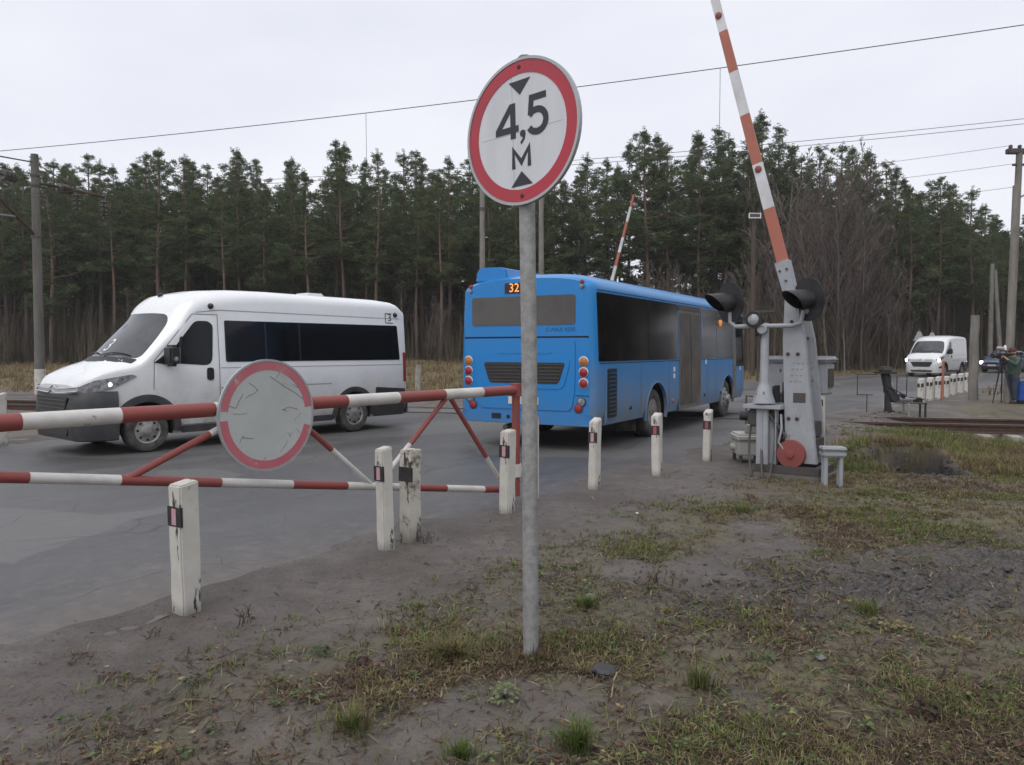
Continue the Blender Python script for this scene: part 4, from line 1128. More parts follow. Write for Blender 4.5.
car = build_car('parked_car', 'dark blue-grey car with lit headlights behind the white panel van', (x+0.8, y+1.0), tangent(u)+math.pi, car_paint('slate_blue_car_paint', (0.10, 0.12, 0.20), (0.15, 0.14, 0.13), 0.2, 0.8, 0.7))
car.name = 'passenger_car'

# ------------------------------------------------------------------ height-limit sign
def sign_face_fn(c, yaw, tilt=0.0):
    """local frame of an upright disc: a to the right as seen from its front, b up, d towards the viewer"""
    n = Vector((math.cos(yaw), math.sin(yaw), 0)); a = Vector((-math.sin(yaw), math.cos(yaw), 0)); b = Vector((0, 0, 1))
    if tilt: 
        q = Matrix.Rotation(tilt, 3, n); a = q @ a; b = q @ b
    return lambda u, v, d: Vector(c) + a*u + b*v + n*d
def disc(b, fn, r0, r1, d0, d1, n=64):
    k = len(b.v)
    for i in range(n):
        t = 2*math.pi*i/n
        for r, d in ((r0, d0), (r1, d0), (r1, d1), (r0, d1)): b.v.append(tuple(fn(r*math.cos(t), r*math.sin(t), d)))
    for i in range(n):
        j = (i+1) % n
        for q in range(4): b.f.append((k+i*4+q, k+j*4+q, k+j*4+(q+1) % 4, k+i*4+(q+1) % 4))
    return b
SIGN_WHITE = mat('sign_white_sheeting', (0.60, 0.61, 0.64), 0.45, 0, (0.50, 0.50, 0.53), 3.0, 0.45, 0.75, stretch=(1, 1, 0.25))
SIGN_RED = mat('sign_red_sheeting', (0.42, 0.030, 0.050), 0.4, 0, (0.34, 0.035, 0.05), 4.0)
SIGN_BACK = mat('sign_back_zinc', (0.40, 0.41, 0.42), 0.5, 0.4)
SIGN_BLACK = mat('sign_black_print', (0.022, 0.022, 0.030), 0.5)
sx, sy = gp(531.0, 655)
sg = thing('height_limit_sign', 'round red-rimmed height limit sign reading 4,5 m on a grey steel post', 'road sign', (sx, sy, 0))
lean = -0.010
pm = MB(); pm.tube([(0, 0, -0.3), (0, 0, 0.0), (lean*1.0, 0, 1.5), (lean*1.0-0.024, 0, 3.07)], 0.041, 20); pm.build('post', M['galv'], sg)
pc = MB(); pc.lathe([(0.043, 0), (0.043, 0.03), (0.03, 0.045), (0, 0.045)], (lean-0.0245, 0, 3.045), (0, 0, 1), 20); pc.build('post_cap', M['concrete'], sg)
sz = 2.70
yaw = math.atan2(-0.760, -0.650)
cS = Vector((-0.015, 0, sz)) + Vector((math.cos(yaw), math.sin(yaw), 0))*0.062
fn_ = sign_face_fn(cS, yaw, R(2.0)); fn = lambda u, v, d: fn_(u*0.945, v*0.945, d)
b = MB(); b.prism([(0.385*math.cos(2*math.pi*i/72), 0.385*math.sin(2*math.pi*i/72)) for i in range(72)], fn, -0.004, 0.0); plate = b.build('sign_plate', SIGN_WHITE, sg, ang=40)
b = MB(); disc(b, fn, 0.374, 0.389, -0.016, 0.006); b.build('sign_rim', SIGN_BACK, plate)
b = MB(); disc(b, fn, 0.306, 0.372, 0.0006, 0.0026); b.build('red_ring', SIGN_RED, plate, ang=40)
def ring_pts(cx, cy, rx, ry, a0, a1, n=14): return [(cx+rx*math.cos(R(a0+(a1-a0)*i/n)), cy+ry*math.sin(R(a0+(a1-a0)*i/n))) for i in range(n+1)]
gl = []
def glyph(name, fnb):
    b = MB(); fnb(b); return b.build(name, SIGN_BLACK, plate, smooth=False)
D0, D1 = 0.0006, 0.0024
glyph('arrow_mark', lambda b: b.prism([(-0.074, 0.272), (0.0, 0.196), (0.074, 0.272)], fn, D0, D1))
glyph('arrow_mark', lambda b: b.prism([(-0.074, -0.286), (0.074, -0.286), (0.0, -0.210)], fn, D0, D1))
def four(b):
    b.strip([(-0.052, -0.028), (-0.052, 0.160)], 0.036, fn, D0, D1)
    b.strip([(-0.060, 0.150), (-0.160, 0.030)], 0.032, fn, D0+0.0001, D1+0.0001)
    b.strip([(-0.176, 0.022), (-0.014, 0.022)], 0.034, fn, D0-0.0001, D1-0.0001)
glyph('digit', four)
def five(b):
    b.strip([(0.176, 0.160), (0.072, 0.160)], 0.034, fn, D0-0.0001, D1-0.0001)
    b.strip([(0.080, 0.176), (0.068, 0.072)], 0.032, fn, D0+0.0001, D1+0.0001)
    b.strip([(0.062, 0.072), (0.086, 0.090)] + ring_pts(0.112, 0.036, 0.060, 0.058, 105, -150, 18), 0.034, fn, D0, D1)
glyph('digit', five)
def comma(b):
    b.prism(ring_pts(0.014, -0.012, 0.019, 0.019, 0, 340, 14), fn, D0, D1)
    b.strip([(0.027, -0.014), (0.020, -0.040), (0.0, -0.062)], 0.014, fn, D0-0.0001, D1-0.0001)
glyph('comma', comma)
def em(b):
    b.strip([(-0.054, -0.190), (-0.054, -0.090), (0.0, -0.162), (0.054, -0.090), (0.054, -0.190)], 0.024, fn, D0, D1)
glyph('letter', em)
for a, c in (((-0.28, 0.0), (0.28, 0.0)), ((-0.055, -0.30), (-0.055, 0.30))):
    b = MB(); b.strip([a, c], 0.003, fn, 0.0001, 0.0004); b.build('sheet_seam', mat('seam_grey', (0.33, 0.33, 0.36), 0.6), plate, smooth=False)
for z in (-0.2, 0.2):
    b = MB(); b.strip([(-0.16, z), (0.16, z)], 0.03, fn, -0.014, -0.005); b.build('bracket', SIGN_BACK, sg, smooth=False)
for a, c in ((0.0, 0.342), (0.0, -0.342)):
    b = MB(); b.lathe([(0.010, 0), (0.010, 0.004), (0, 0.006)], fn(a, c, 0.0026), fn(0, 0, 1)-fn(0, 0, 0), 10); b.build('bolt', M['rust'], plate)

# ------------------------------------------------------------------ swing gate
HX, HY = 0.04, 7.90
gate = thing('swing_gate', 'red and white striped tubular swing gate standing open along the roadside', 'gate', (HX, HY, 0), math.atan2(-0.798, -0.603))
def gt(px):                                     # distance from the hinge along the gate for an image column of the photograph
    k = (px-512)/FPX; return (HX - HY*k)/(0.603 - 0.798*k)
ZU = lambda t: 1.19 + 0.003*t
ZL = lambda t: 0.16 + 0.1605*t
def striped(name, cuts, zf, r):
    """cuts: (t0,t1,'red'|'white')"""
    for t0, t1, c in cuts:
        b = MB(); b.tube([(t0, 0, zf(t0)), ((t0+t1)/2, 0, zf((t0+t1)/2)), (t1, 0, zf(t1))], r, 20)
        b.build('%s_section' % name, M['bar_'+c], gate, ang=60)
up = [515, 481, 443, 397, 345, 300, 212, 118, 18]
cols = ['red', 'white', 'red', 'white', 'red', 'white', 'red', 'white']
cuts = [(gt(up[i]), gt(up[i+1]), cols[i]) for i in range(8)] + [(gt(18), 5.3, 'red'), (5.3, 6.0, 'white'), (6.0, 6.5, 'red')]
striped('top_bar', cuts, ZU, 0.049)
lo = [503, 483, 445, 400, 345, 290, 218, 117, 25]
cuts = [(gt(lo[i]), gt(lo[i+1]), cols[i]) for i in range(8)] + [(gt(25), 5.3, 'red'), (5.3, 5.9, 'white'), (5.9, 6.4, 'red')]
striped('bottom_bar', cuts, ZL, 0.032)
def brace(pa, pb, parts):
    A_ = Vector(pa); B_ = Vector(pb)
    for f0, f1, c in parts:
        b = MB(); b.tube([A_.lerp(B_, f0), A_.lerp(B_, f1)], 0.023, 14); b.build('brace_section', M['bar_'+c], gate, ang=60)
t_ = gt
brace((t_(122), 0, ZL(t_(122))), (t_(254), 0, ZU(t_(254))-0.02), [(0, 0.62, 'red'), (0.62, 1, 'white')])
brace((t_(284), 0, ZU(t_(284))-0.02), (t_(372), 0, ZL(t_(372))), [(0, 0.5, 'red'), (0.5, 1, 'white')])
brace((t_(376), 0, ZL(t_(376))), (t_(446), 0, ZU(t_(446))-0.03), [(0, 0.45, 'white'), (0.45, 1, 'red')])
brace((t_(450), 0, ZU(t_(450))-0.03), (t_(506), 0, ZL(t_(506))), [(0, 0.62, 'red'), (0.62, 1, 'white')])
b = MB(); b.tube([(0, 0, 0.10), (0, 0, 1.24)], 0.042, 16); b.build('hinge_stile', M['bar_red'], gate, ang=60)
for z in (0.30, 1.13):
    b = MB(); b.tube([(0, 0, z), (0, 0, z+0.13)], 0.058, 16); b.build('hinge_collar', M['bar_red'] if z > 1 else M['bar_white'], gate, ang=60)
    b = MB(); b.box(-0.24, 0.0, -0.02, 0.02, z+0.03, z+0.09); b.build('hinge_arm', M['bar_red'] if z > 1 else M['bar_white'], gate, bevel=0.004)
b = MB(); b.box(-0.34, -0.21, -0.05, 0.06, -0.3, 0.92); b.build('hinge_post', M['post_white'], gate, bevel=0.015)
# the old round sign wired to its bars: rim worn through, print gone
gx, gy = HX - 0.603*gt(264), HY - 0.798*gt(264)
gn = math.atan2(-0.603, 0.798)                        # faces us, away from the road
c_l = Vector((gt(261), 0, 1.14))
fnW = sign_face_fn((0, 0, 0), math.pi/2)              # in the gate's own frame +y looks away from the road
q = lambda u, v, d: Vector((c_l.x, 0, c_l.z)) + Vector((-u, 0, v)) + Vector((0, d, 0))
OFF = 0.075
fg = lambda u, v, d: q(u, v, OFF + d)
OLD_WHITE = paint_worn('weathered_sign_white', (0.46, 0.48, 0.47), (0.34, 0.35, 0.34), 0.58, 0.7, 0.55, 3, grime=(0.30, 0.31, 0.30))
OLD_RED = paint_worn('weathered_sign_red', (0.46, 0.115, 0.145), (0.50, 0.42, 0.42), 0.58, 0.66, 0.5, 7, grime=(0.48, 0.26, 0.28))
b = MB(); b.prism([(0.39*math.cos(2*math.pi*i/72), 0.39*math.sin(2*math.pi*i/72)) for i in range(72)], fg, -0.004, 0.0); old = b.build('sign_plate', OLD_WHITE, gate, ang=40)
b = MB(); disc(b, fg, 0.380, 0.395, -0.014, 0.004); b.build('sign_rim', SIGN_BACK, old)
def arc_band(a0, a1, r0, r1, n):
    b = MB(); k = 0
    for i in range(n+1):
        t = R(a0+(a1-a0)*i/n)
        for r, d in ((r0, 0.0005), (r1, 0.0005), (r1, 0.002), (r0, 0.002)): b.v.append(tuple(fg(r*math.cos(t), r*math.sin(t), d)))
    for i in range(n):
        for j in range(4): b.f.append((i*4+j, i*4+(j+1) % 4, i*4+4+(j+1) % 4, i*4+4+j))
    return b
arc_band(7, 172, 0.320, 0.379, 40).build('red_band', OLD_RED, old, ang=40)
arc_band(183, 345, 0.320, 0.379, 40).build('red_band', OLD_RED, old, ang=40)
rng = random.Random(4)
CR = mat('crack_dark', (0.15, 0.15, 0.14), 0.8)
for pts in ([(0.02, 0.28), (0.30, 0.10)], [(0.22, 0.21), (0.30, 0.17)], [(-0.16, 0.24), (-0.08, 0.18), (-0.18, 0.13)], [(-0.27, 0.02), (-0.17, 0.022)], [(-0.20, -0.12), (-0.23, -0.18)], [(-0.21, -0.14), (-0.12, -0.155)],
            [(0.12, 0.035), (0.19, 0.05), (0.25, 0.02)], [(0.15, 0.02), (0.12, 0.032)], [(0.16, -0.13), (0.20, -0.17)], [(0.17, -0.17), (0.21, -0.13)], [(0.24, -0.11), (0.27, -0.15)], [(-0.10, -0.36), (-0.02, -0.29)], [(0.10, 0.30), (0.07, 0.26)], [(-0.32, 0.08), (-0.26, 0.06), (-0.20, 0.16)], [(0.16, -0.20), (0.10, -0.27)], [(0.22, -0.06), (0.29, 0.0)]):
    b = MB(); dense = []
    for a, c in zip(pts[:-1], pts[1:]):
        for k in range(4):
            f = k/4; dense.append((a[0]+(c[0]-a[0])*f + rng.uniform(-1, 1)*0.006, a[1]+(c[1]-a[1])*f + rng.uniform(-1, 1)*0.006))
    dense.append(pts[-1])
    b.strip(dense, rng.uniform(0.0015, 0.0045), fg, 0.0002, 0.0012); b.build('crack', CR, old, smooth=False)
b = MB(); b.box(c_l.x-0.02, c_l.x+0.02, 0.0, OFF-0.006, c_l.z-0.32, c_l.z+0.32); b.build('sign_bracket', M['rust'], gate)

# ------------------------------------------------------------------ guard posts
def post_obj(name, label, loc, rz, h=0.80, s=0.145, group='white guard posts along the road edge', mark='pale', slant=0.05, cracks=0, seed=0):
    t = thing(name, label, 'guard post', (loc[0], loc[1], loc[2] if len(loc) > 2 else 0), rz, group)
    rg = random.Random(seed)
    b = MB(); a = s/2
    n = 8; rings = []
    for i in range(n+1):
        z = -0.25 + (h+0.25)*i/n
        j = lambda: rg.uniform(-0.004, 0.004)
        rings.append([(-a+j(), -a+j(), z), (a+j(), -a+j(), z), (a+j(), a+j(), z), (-a+j(), a+j(), z)])
    for k, p in enumerate(rings[-1]): rings[-1][k] = (p[0], p[1], p[2] + slant*p[0]/a*0.5)      # tops are cast sloping
    b.v = [p for r in rings for p in r]
    for i in range(n):
        for k in range(4): b.f.append((i*4+k, i*4+(k+1) % 4, i*4+4+(k+1) % 4, i*4+4+k))
    b.f.append((3, 2, 1, 0)); b.f.append(tuple(n*4+k for k in range(4)))
    b.build('shaft', M['post_white' if mark else 'post_stained'], t, bevel=0.010, ang=50)
    zc = h - 0.20
    # band with its reflector on the face towards traffic (local -x)
    b = MB(); b.box(-a-0.004, -a+0.012, -a-0.0035, a+0.0035, zc-0.060, zc+0.060); band = b.build('black_band', M['black_paint'], t, bevel=0.002)
    if mark in ('pale', 'red'):
        b = MB(); b.box(-a-0.0065, -a-0.0042, -0.022, 0.022, zc-0.050, zc+0.050); b.build('reflector', M['reflector' if mark == 'red' else 'reflector_pale'], band, bevel=0.001)
    elif mark == 'dark':
        b = MB(); b.box(-a-0.0065, -a-0.0042, -0.014, 0.014, zc-0.062, zc+0.062); b.build('white_gap', M['post_white'], band, bevel=0.001)
    for k in range(0):
        z0 = rg.uniform(0.02, 0.35); b = MB(); yy = rg.uniform(-0.05, 0.05); pts = []
        for q_ in range(7): pts.append((-0.0 + rg.uniform(-0.010, 0.010) + yy*0.6, z0 + q_*0.05))
        b.strip(pts, rg.uniform(0.0015, 0.0035), lambda u_, v_, d_: Vector((u_, -a-d_, v_)), -0.002, 0.0055); b.build('crack', CR, t, smooth=False)
    return t
near_posts = [((187, 612), 0.80, 0.128, 'pale', 0.02, 3, 'white concrete guard post nearest the camera, on bare mud'),
              ((386, 551), 0.815, 0.105, 'pale', 0.02, 2, 'slim white guard post left of the wider stained post at the gate'),
              ((410, 543), 0.77, 0.132, None, 0.0, 2, 'wide white guard post with brown stains behind the slim one'),
              ((507, 514), 0.81, 0.118, 'pale', 0.02, 2, 'white guard post with a long crack beside the sign post'),
              ((594, 490), 0.80, 0.108, 'pale', 0.05, 1, 'white guard post just right of the sign post, under the bus corner'),
              ((657, 476), 0.78, 0.108, 'red', 0.05, 1, 'white guard post in front of the bus rear wheel'),
              ((707, 462), 0.72, 0.108, 'red', 0.05, 1, 'white guard post with red mark in front of the bus door'),
              ((820, 436), 0.82, 0.150, 'dark', 0.02, 0, 'white guard post behind the barrier machine')]
for i, ((px, py), h, s, mk_, sl_, cr, lab) in enumerate(near_posts):
    x, y = gp(px, py)
    z = gh(x, y)
    t = post_obj('guard_post', lab, (x, y, min(z, 0.02)), ROAD_ANG + R(random.Random(i).uniform(-5, 5)), h, s, mark=mk_, slant=sl_, cracks=cr, seed=i)
    t.rotation_euler[0] = R(random.Random(i+50).uniform(-1.2, 1.2)); t.rotation_euler[1] = R(random.Random(i+90).uniform(-1.2, 1.2))
x, y = gp(1.5, 445)
post_obj('guard_post', 'white guard post at the left edge, in front of the minibus', (x, y, 0), ROAD_ANG, 0.86, 0.15, mark='pale', seed=33, group='white guard posts along the road edge')
far = [((887.5, 411), 0.72, 'white guard post next to the dark barrier drive'), ((921, 402.0), 0.74, 'first post in the far post row, behind the dark barrier drive'), ((930, 400.6), 0.73, 'second post in the far post row'),
       ((938.5, 399.2), 0.74, 'third post in the far post row, beside the red stake'), ((946.5, 397.8), 0.73, 'fourth post in the far post row, right of the red stake'), ((953.3, 396.3), 0.74, 'fifth post in the far post row'),
       ((960.5, 394.6), 0.73, 'sixth post in the far post row'), ((967.3, 393), 0.72, 'last post in the far post row, beside the tall concrete stub')]
for i, ((px, py), h, lab) in enumerate(far):
    x, y = gp(px, py)
    post_obj('guard_post', lab, (x, y, min(gh(x, y), 0.02)), ROAD_ANG - R(8), h, 0.17, 'white guard posts along the road edge', 'dark', 0.03, 0, 60+i)
x, y = gp(942.5, 399.5)
st_ = MB(); st_.tube([(0, 0, -0.2), (0, 0, 1.25)], 0.035, 10)
t = st_.build('marker_stake', M['arm_red']); t.location = (x, y, 0); tag(t, 'thin rusty red stake standing in front of the far post row', 'stake')

# ------------------------------------------------------------------ barrier machine with its arm, and the crossing signal
MX, MY = gp(793, 476)
mrz = math.atan2(RN[1], RN[0])                 # local +x points across the road, +y at the oncoming traffic
bar = thing('barrier_machine', 'grey level crossing barrier machine with its red and white arm raised', 'barrier', (MX, MY, 0), mrz)
b = MB(); b.box(-0.42, 0.40, -0.50, 0.34, -0.30, 0.06); b.build('footing', M['concrete_dark'], bar, bevel=0.02)  # dark concrete doubles as the shadow painted under the base
b = MB()
for yy in (-0.40, 0.20): b.box(-0.40, 0.40, yy, yy+0.10, 0.062, 0.16)
for xx in (-0.40, 0.30): b.box(xx, xx+0.10, -0.298, 0.198, 0.065, 0.155)
b.build('base_frame', M['grey_dark'], bar, bevel=0.006)
for yy in (-0.36, 0.24):
    b = MB()
    b.box(0.13, 0.145, yy-0.05, yy+0.05, 0.162, 0.90); b.box(0.145, 0.30, yy-0.05, yy-0.04, 0.162, 0.90); b.box(0.30, 0.315, yy-0.05, yy+0.05, 0.162, 0.90)
    b.build('drive_column', M['grey_paint'], bar, bevel=0.004)
PL = [(0.03, 0.20), (-0.34, 0.20), (-0.18, 1.72), (-0.12, 1.98), (-0.06, 2.36), (0.07, 2.36), (0.08, 1.98), (0.09, 1.72)]
for yy, nm in ((0.20, 'counterweight_plate'), (-0.20, 'counterweight_plate')):
    b = MB(); b.prism(PL, lambda a, c, d: (a, d, c), yy-0.008, yy+0.008); o = b.build(nm, M['grey_paint'], bar, bevel=0.003)
    fl = MB(); fl.strip([(-0.338, 0.20), (-0.178, 1.72), (-0.118, 1.98), (-0.062, 2.34)], 0.012, lambda a, c, d: (a, d, c), yy-0.055, yy-0.009); fl.build('flange', M['grey_paint'], o)
    rv = MB(); rg = random.Random(3)
    for i in range(4):
        for j in range(3): rv.lathe([(0.012, 0), (0.009, 0.008), (0, 0.010)], (-0.02-0.055*j-0.01*i, yy+0.008, 1.22+0.075*i), (0, 1, 0), 8)
    tag(rv.build('rivets', M['grey_paint'], o), kind='stuff')
b = MB()
for z in (0.55, 1.20, 1.75): b.tube([(-0.10, -0.19, z), (-0.10, 0.19, z)], 0.02, 10)
b.build('spacer_rods', M['grey_dark'], bar)
for z, x_, w_ in ((0.42, -0.20, 0.26), (0.62, -0.18, 0.24)):
    b = MB(); b.box(x_-w_/2, x_+w_/2, -0.16, 0.16, z-0.09, z+0.09); b.build('counterweight', M['grey_dark'], bar, bevel=0.01)
b = MB(); b.lathe([(0.175, 0.0), (0.178, 0.02), (0.170, 0.055), (0.05, 0.062), (0.045, 0.085), (0, 0.09)], (-0.045, 0.215, 0.31), (0, 1, 0), 40); b.build('pivot_disc', M['bar_red'], bar, ang=40)
b = MB(); b.box(-0.30, 0.48, -0.72, -0.30, 1.02, 1.44); cab = b.build('drive_cabinet', M['grey_paint'], bar, bevel=0.025)
b = MB(); b.box(-0.34, 0.52, -0.76, -0.26, 1.441, 1.52); b.build('cabinet_lid', M['grey_paint'], cab, bevel=0.03, seg=3)
b = MB(); b.box(-0.302, -0.318, -0.62, -0.40, 1.12, 1.36); b.build('cabinet_plate', M['grey_dark'], cab)
b = MB(); b.box(-0.05, 0.42, -0.68, -0.34, 0.35, 1.02); b.build('cabinet_stand', M['grey_dark'], bar, bevel=0.02)
b = MB(); b.box(0.06, 0.54, -0.30, 0.34, 0.86, 0.91); b.build('table_plate', M['grey_paint'], bar, bevel=0.006)
b = MB()
for x_, y_, h_, r_ in ((0.20, 0.05, 0.22, 0.035), (0.12, 0.0, 0.26, 0.03), (0.05, 0.08, 0.18, 0.025), (0.28, -0.1, 0.2, 0.03)): b.tube([(x_, y_, 0.93), (x_, y_, 0.93+h_)], r_, 10)
b.build('buffer_rods', M['black_metal'], bar)
b = MB(); b.lathe([(0.14, 0), (0.14, -0.05), (0.10, -0.10), (0.10, -0.16), (0, -0.17)], (0.30, 0.10, 0.86), (0, 0, 1), 20); b.build('gear_drum', M['grey_dark'], bar)
b = MB(); b.tube([(0.08, 0.26, 0.80), (0.06, 0.29, 0.62), (0.10, 0.28, 0.45), (0.04, 0.26, 0.36)], 0.014, 8); b.build('cable', M['grey_paint'], bar)
b = MB()
for k in range(5): b.box(0.10, 0.20, -0.26, -0.20, 0.30+0.13*k, 0.40+0.13*k)
b.build('contact_blocks', M['concrete_pale'], bar, bevel=0.006)
for (x0_, y0_, z0_, x1_, y1_, bow, r_) in ((0.27, 0.20, 0.86, 0.26, 0.40, 0.05, 0.016), (0.20, 0.20, 0.86, 0.17, 0.42, -0.03, 0.012), (0.44, 0.18, 0.86, 0.42, 0.34, 0.06, 0.014)):
    b = MB(); b.tube([(x0_+(x1_-x0_)*f + bow*math.sin(f*3.14), y0_+(y1_-y0_)*f**2, z0_*(1-f)) for f in [i/9 for i in range(10)]], r_, 8); b.build('cable', M['grey_dark'], bar)
b = MB(); b.box(0.30, 0.52, -0.10, 0.24, 0.62, 0.855); b.build('motor_case', M['grey_dark'], bar, bevel=0.03)
b = MB(); b.tube([(0.52, 0.07, 0.74), (0.66, 0.07, 0.74)], 0.06, 14); b.build('motor_end', M['black_metal'], bar)
b = MB(); b.tube([(0.02, 0.24, 0.52), (0.24, 0.24, 0.80)], 0.022, 8); b.build('push_rod', M['grey_dark'], bar)
for x_, z_ in ((0.0, 0.75), (-0.10, 0.75), (0.02, 1.55), (-0.10, 1.55), (-0.02, 1.95), (0.04, 2.25), (-0.02, 2.25)):
    b = MB(); b.lathe([(0.022, 0), (0.022, 0.014), (0.012, 0.020), (0, 0.020)], (x_, 0.208, z_), (0, 1, 0), 8); b.build('bolt', M['rust'], bar)
b = MB(); b.box(-0.20, -0.05, 0.2085, 0.2115, 0.95, 1.07); b.build('rating_plate', M['grey_dark'], bar)
# arm
ad = Vector((0.258, 0, 0.966)).normalized(); an_ = Vector((ad.z, 0, -ad.x)); a0 = Vector((0.025, 0, 2.18))
def arm_sec(t0, t1, w0, w1, d0, d1, name, m_, parent, bev=0.006):
    b = MB(); vs = []
    for t, w_, d_ in ((t0, w0, d0), (t1, w1, d1)):
        c = a0 + ad*t
        for s1, s2 in ((-1, -1), (1, -1), (1, 1), (-1, 1)): vs.append(tuple(c + an_*(w_/2*s1) + Vector((0, d_/2*s2, 0))))
    b.add(vs, [(3, 2, 1, 0), (4, 5, 6, 7), (0, 1, 5, 4), (1, 2, 6, 5), (2, 3, 7, 6), (3, 0, 4, 7)])
    return b.build(name, m_, parent, bevel=bev)
sock = arm_sec(0.0, 0.56, 0.15, 0.175, 0.14, 0.14, 'arm_socket', M['grey_paint'], bar)
for t, s1 in ((0.16, -0.04), (0.16, 0.04), (0.44, -0.045), (0.44, 0.045), (0.30, 0.0)):
    b = MB(); b.lathe([(0.016, 0), (0.016, 0.012), (0, 0.014)], a0 + ad*t + an_*s1 + Vector((0, 0.071, 0)), (0, 1, 0), 8); b.build('bolt', M['grey_dark'], sock)
cutsA = [0.562, 1.27, 1.88, 2.55, 3.16, 3.73, 4.35, 5.0, 5.6, 6.1]
wA = lambda t: 0.150 - 0.0105*t
arm = None
for i in range(len(cutsA)-1):
    arm_sec(cutsA[i], cutsA[i+1], wA(cutsA[i]), wA(cutsA[i+1]), 0.05, 0.05, 'arm_section', M['arm_red' if i % 2 == 0 else 'arm_white'], bar, 0.003)
for t in (1.80, 3.95):
    b = MB(); b.lathe([(0.045, 0), (0.04, 0.02), (0, 0.03)], a0 + ad*t + Vector((0, 0.026, 0)), (0, 1, 0), 16); b.build('arm_reflector', M['bar_red'], bar)

sig = thing('crossing_signal', 'twin black hooded level crossing lights on a grey mast beside the barrier', 'signal light', (MX + RN[0]*0.31 - RD[0]*0.22, MY + RN[1]*0.31 - RD[1]*0.22, 0), mrz)
b = MB(); b.lathe([(0.14, 0.93), (0.135, 0.96), (0.075, 1.14), (0.055, 1.20), (0.052, 1.92), (0.045, 1.94), (0, 1.94)], (0, 0, 0), (0, 0, 1), 24); b.build('mast', M['grey_paint'], sig)
b = MB(); b.box(-0.075, 0.075, -0.06, 0.06, 0.10, 0.935); b.build('pedestal', M['grey_paint'], sig, bevel=0.01)
b = MB(); b.tube([(0.43, 0.06, 2.08), (0.43, 0.06, 1.96), (0.36, 0.06, 1.90), (-0.36, 0.06, 1.90), (-0.46, 0.06, 1.93), (-0.49, 0.06, 2.08)], 0.028, 12); b.build('crossbar', M['grey_paint'], sig)
ln = Vector((0.50, 0.86, -0.05)).normalized()
for x_, nm in ((0.44, 'left'), (-0.54, 'right')):
    c = Vector((x_, 0.06, 2.21))
    b = MB(); b.lathe([(0.262, -0.012), (0.262, 0.0), (0.13, 0.002)], c, ln, 40); bg = b.build('background_disc', M['black_metal'], sig, ang=40)
    b = MB(); b.lathe([(0.0, -0.14), (0.09, -0.13), (0.125, -0.06), (0.13, 0.0)], c, ln, 24); b.build('lamp_housing', M['black_metal'], bg)
    b = MB(); b.lathe([(0.112, 0.004), (0.09, 0.022), (0, 0.034)], c, ln, 24); b.build('lens', mat('unlit_dark_red_lens', (0.045, 0.010, 0.010), 0.12), bg)
    # hood: open below, longest on top
    u = Vector((0, 0, 1)); u = (u - ln*u.dot(ln)).normalized(); v_ = ln.cross(u)
    b = MB(); n = 28
    for i in range(n+1):
        a = R(-150 + 300*i/n)
        ln_ = 0.12 + 0.24*(0.5+0.5*math.cos(a))
        for rr, dd in ((0.128, 0.0), (0.122, ln_*0.5), (0.116, ln_), (0.110, ln_), (0.118, ln_*0.5), (0.122, 0.0)):
            b.v.append(tuple(c + ln*dd + (u*math.cos(a)+v_*math.sin(a))*rr))
    for i in range(n):
        for j in range(5): b.f.append((i*6+j, i*6+j+1, (i+1)*6+j+1, (i+1)*6+j))
    b.build('hood', mat('worn_black_hood', (0.018, 0.018, 0.020), 0.5, 0, (0.040, 0.039, 0.040), 6), bg, ang=50)
    b = MB(); b.tube([c - ln*0.05 + Vector((0, 0, -0.12)), Vector((x_*0.95, 0.06, 2.06))], 0.03, 10); b.build('lamp_bracket', M['grey_paint'], sig)
b = MB(); b.lathe([(0.10, -0.06), (0.11, 0.0), (0.105, 0.03)], (0.10, 0.10, 1.98), (0, 1, 0), 28); bell = b.build('bell', M['black_metal'], sig)
b = MB(); b.lathe([(0.072, 0.02), (0.066, 0.050), (0.04, 0.068), (0, 0.074)], (0.10, 0.10, 1.98), (0, 1, 0), 24); b.build('bell_dome', M['grey_paint'], bell)
b = MB(); b.box(-0.14, 0.16, 0.0, 0.04, 2.075, 2.10); b.build('bell_roof', M['grey_dark'], bell)
b = MB(); b.lathe([(0.06, 0.0), (0.06, 0.05), (0.045, 0.055), (0.04, 0.04), (0, 0.04)], (0.0, 0.06, 1.86), (0, 1, 0), 20); b.build('conduit_box', M['grey_paint'], sig)
b = MB(); b.tube([(0.03, 0.06, 1.82), (0.07, 0.05, 1.6), (0.068, 0.05, 1.2)], 0.012, 6); b.build('cable', M['grey_dark'], sig)

def track_box(name, label, loc, rz, w_, d_, h_, z0, m_, cat='equipment box', legm=None):
    t = thing(name, label, cat, loc, rz)
    b = MB(); b.box(-w_/2, w_/2, -d_/2, d_/2, z0, z0+h_*0.66); bx = b.build('case', m_, t, bevel=0.02)
    b = MB(); b.box(-w_/2-0.015, w_/2+0.015, -d_/2-0.015, d_/2+0.015, z0+h_*0.665, z0+h_); b.build('lid', m_, t, bevel=0.03, seg=3)
    for sx_ in (-1, 1):
        for sy_ in (-1, 1):
            b = MB(); b.tube([(sx_*(w_/2-0.05), sy_*(d_/2-0.05), -0.2), (sx_*(w_/2-0.05), sy_*(d_/2-0.05), z0+0.01)], 0.025, 8); b.build('leg', legm or M['grey_dark'], t)
    return t, bx
PALE_BOX = paint_worn('pale_grey_box_paint', (0.40, 0.40, 0.37), (0.25, 0.24, 0.2), 0.64, 0.72, 0.6, 6)
x, y = gp(748, 462)
tb, bx = track_box('relay_box', 'pale grey lidded relay box on short legs left of the barrier machine', (x, y, 0), math.atan2(-0.33, 0.94)-R(75), 0.52, 0.40, 0.30, 0.12, PALE_BOX)
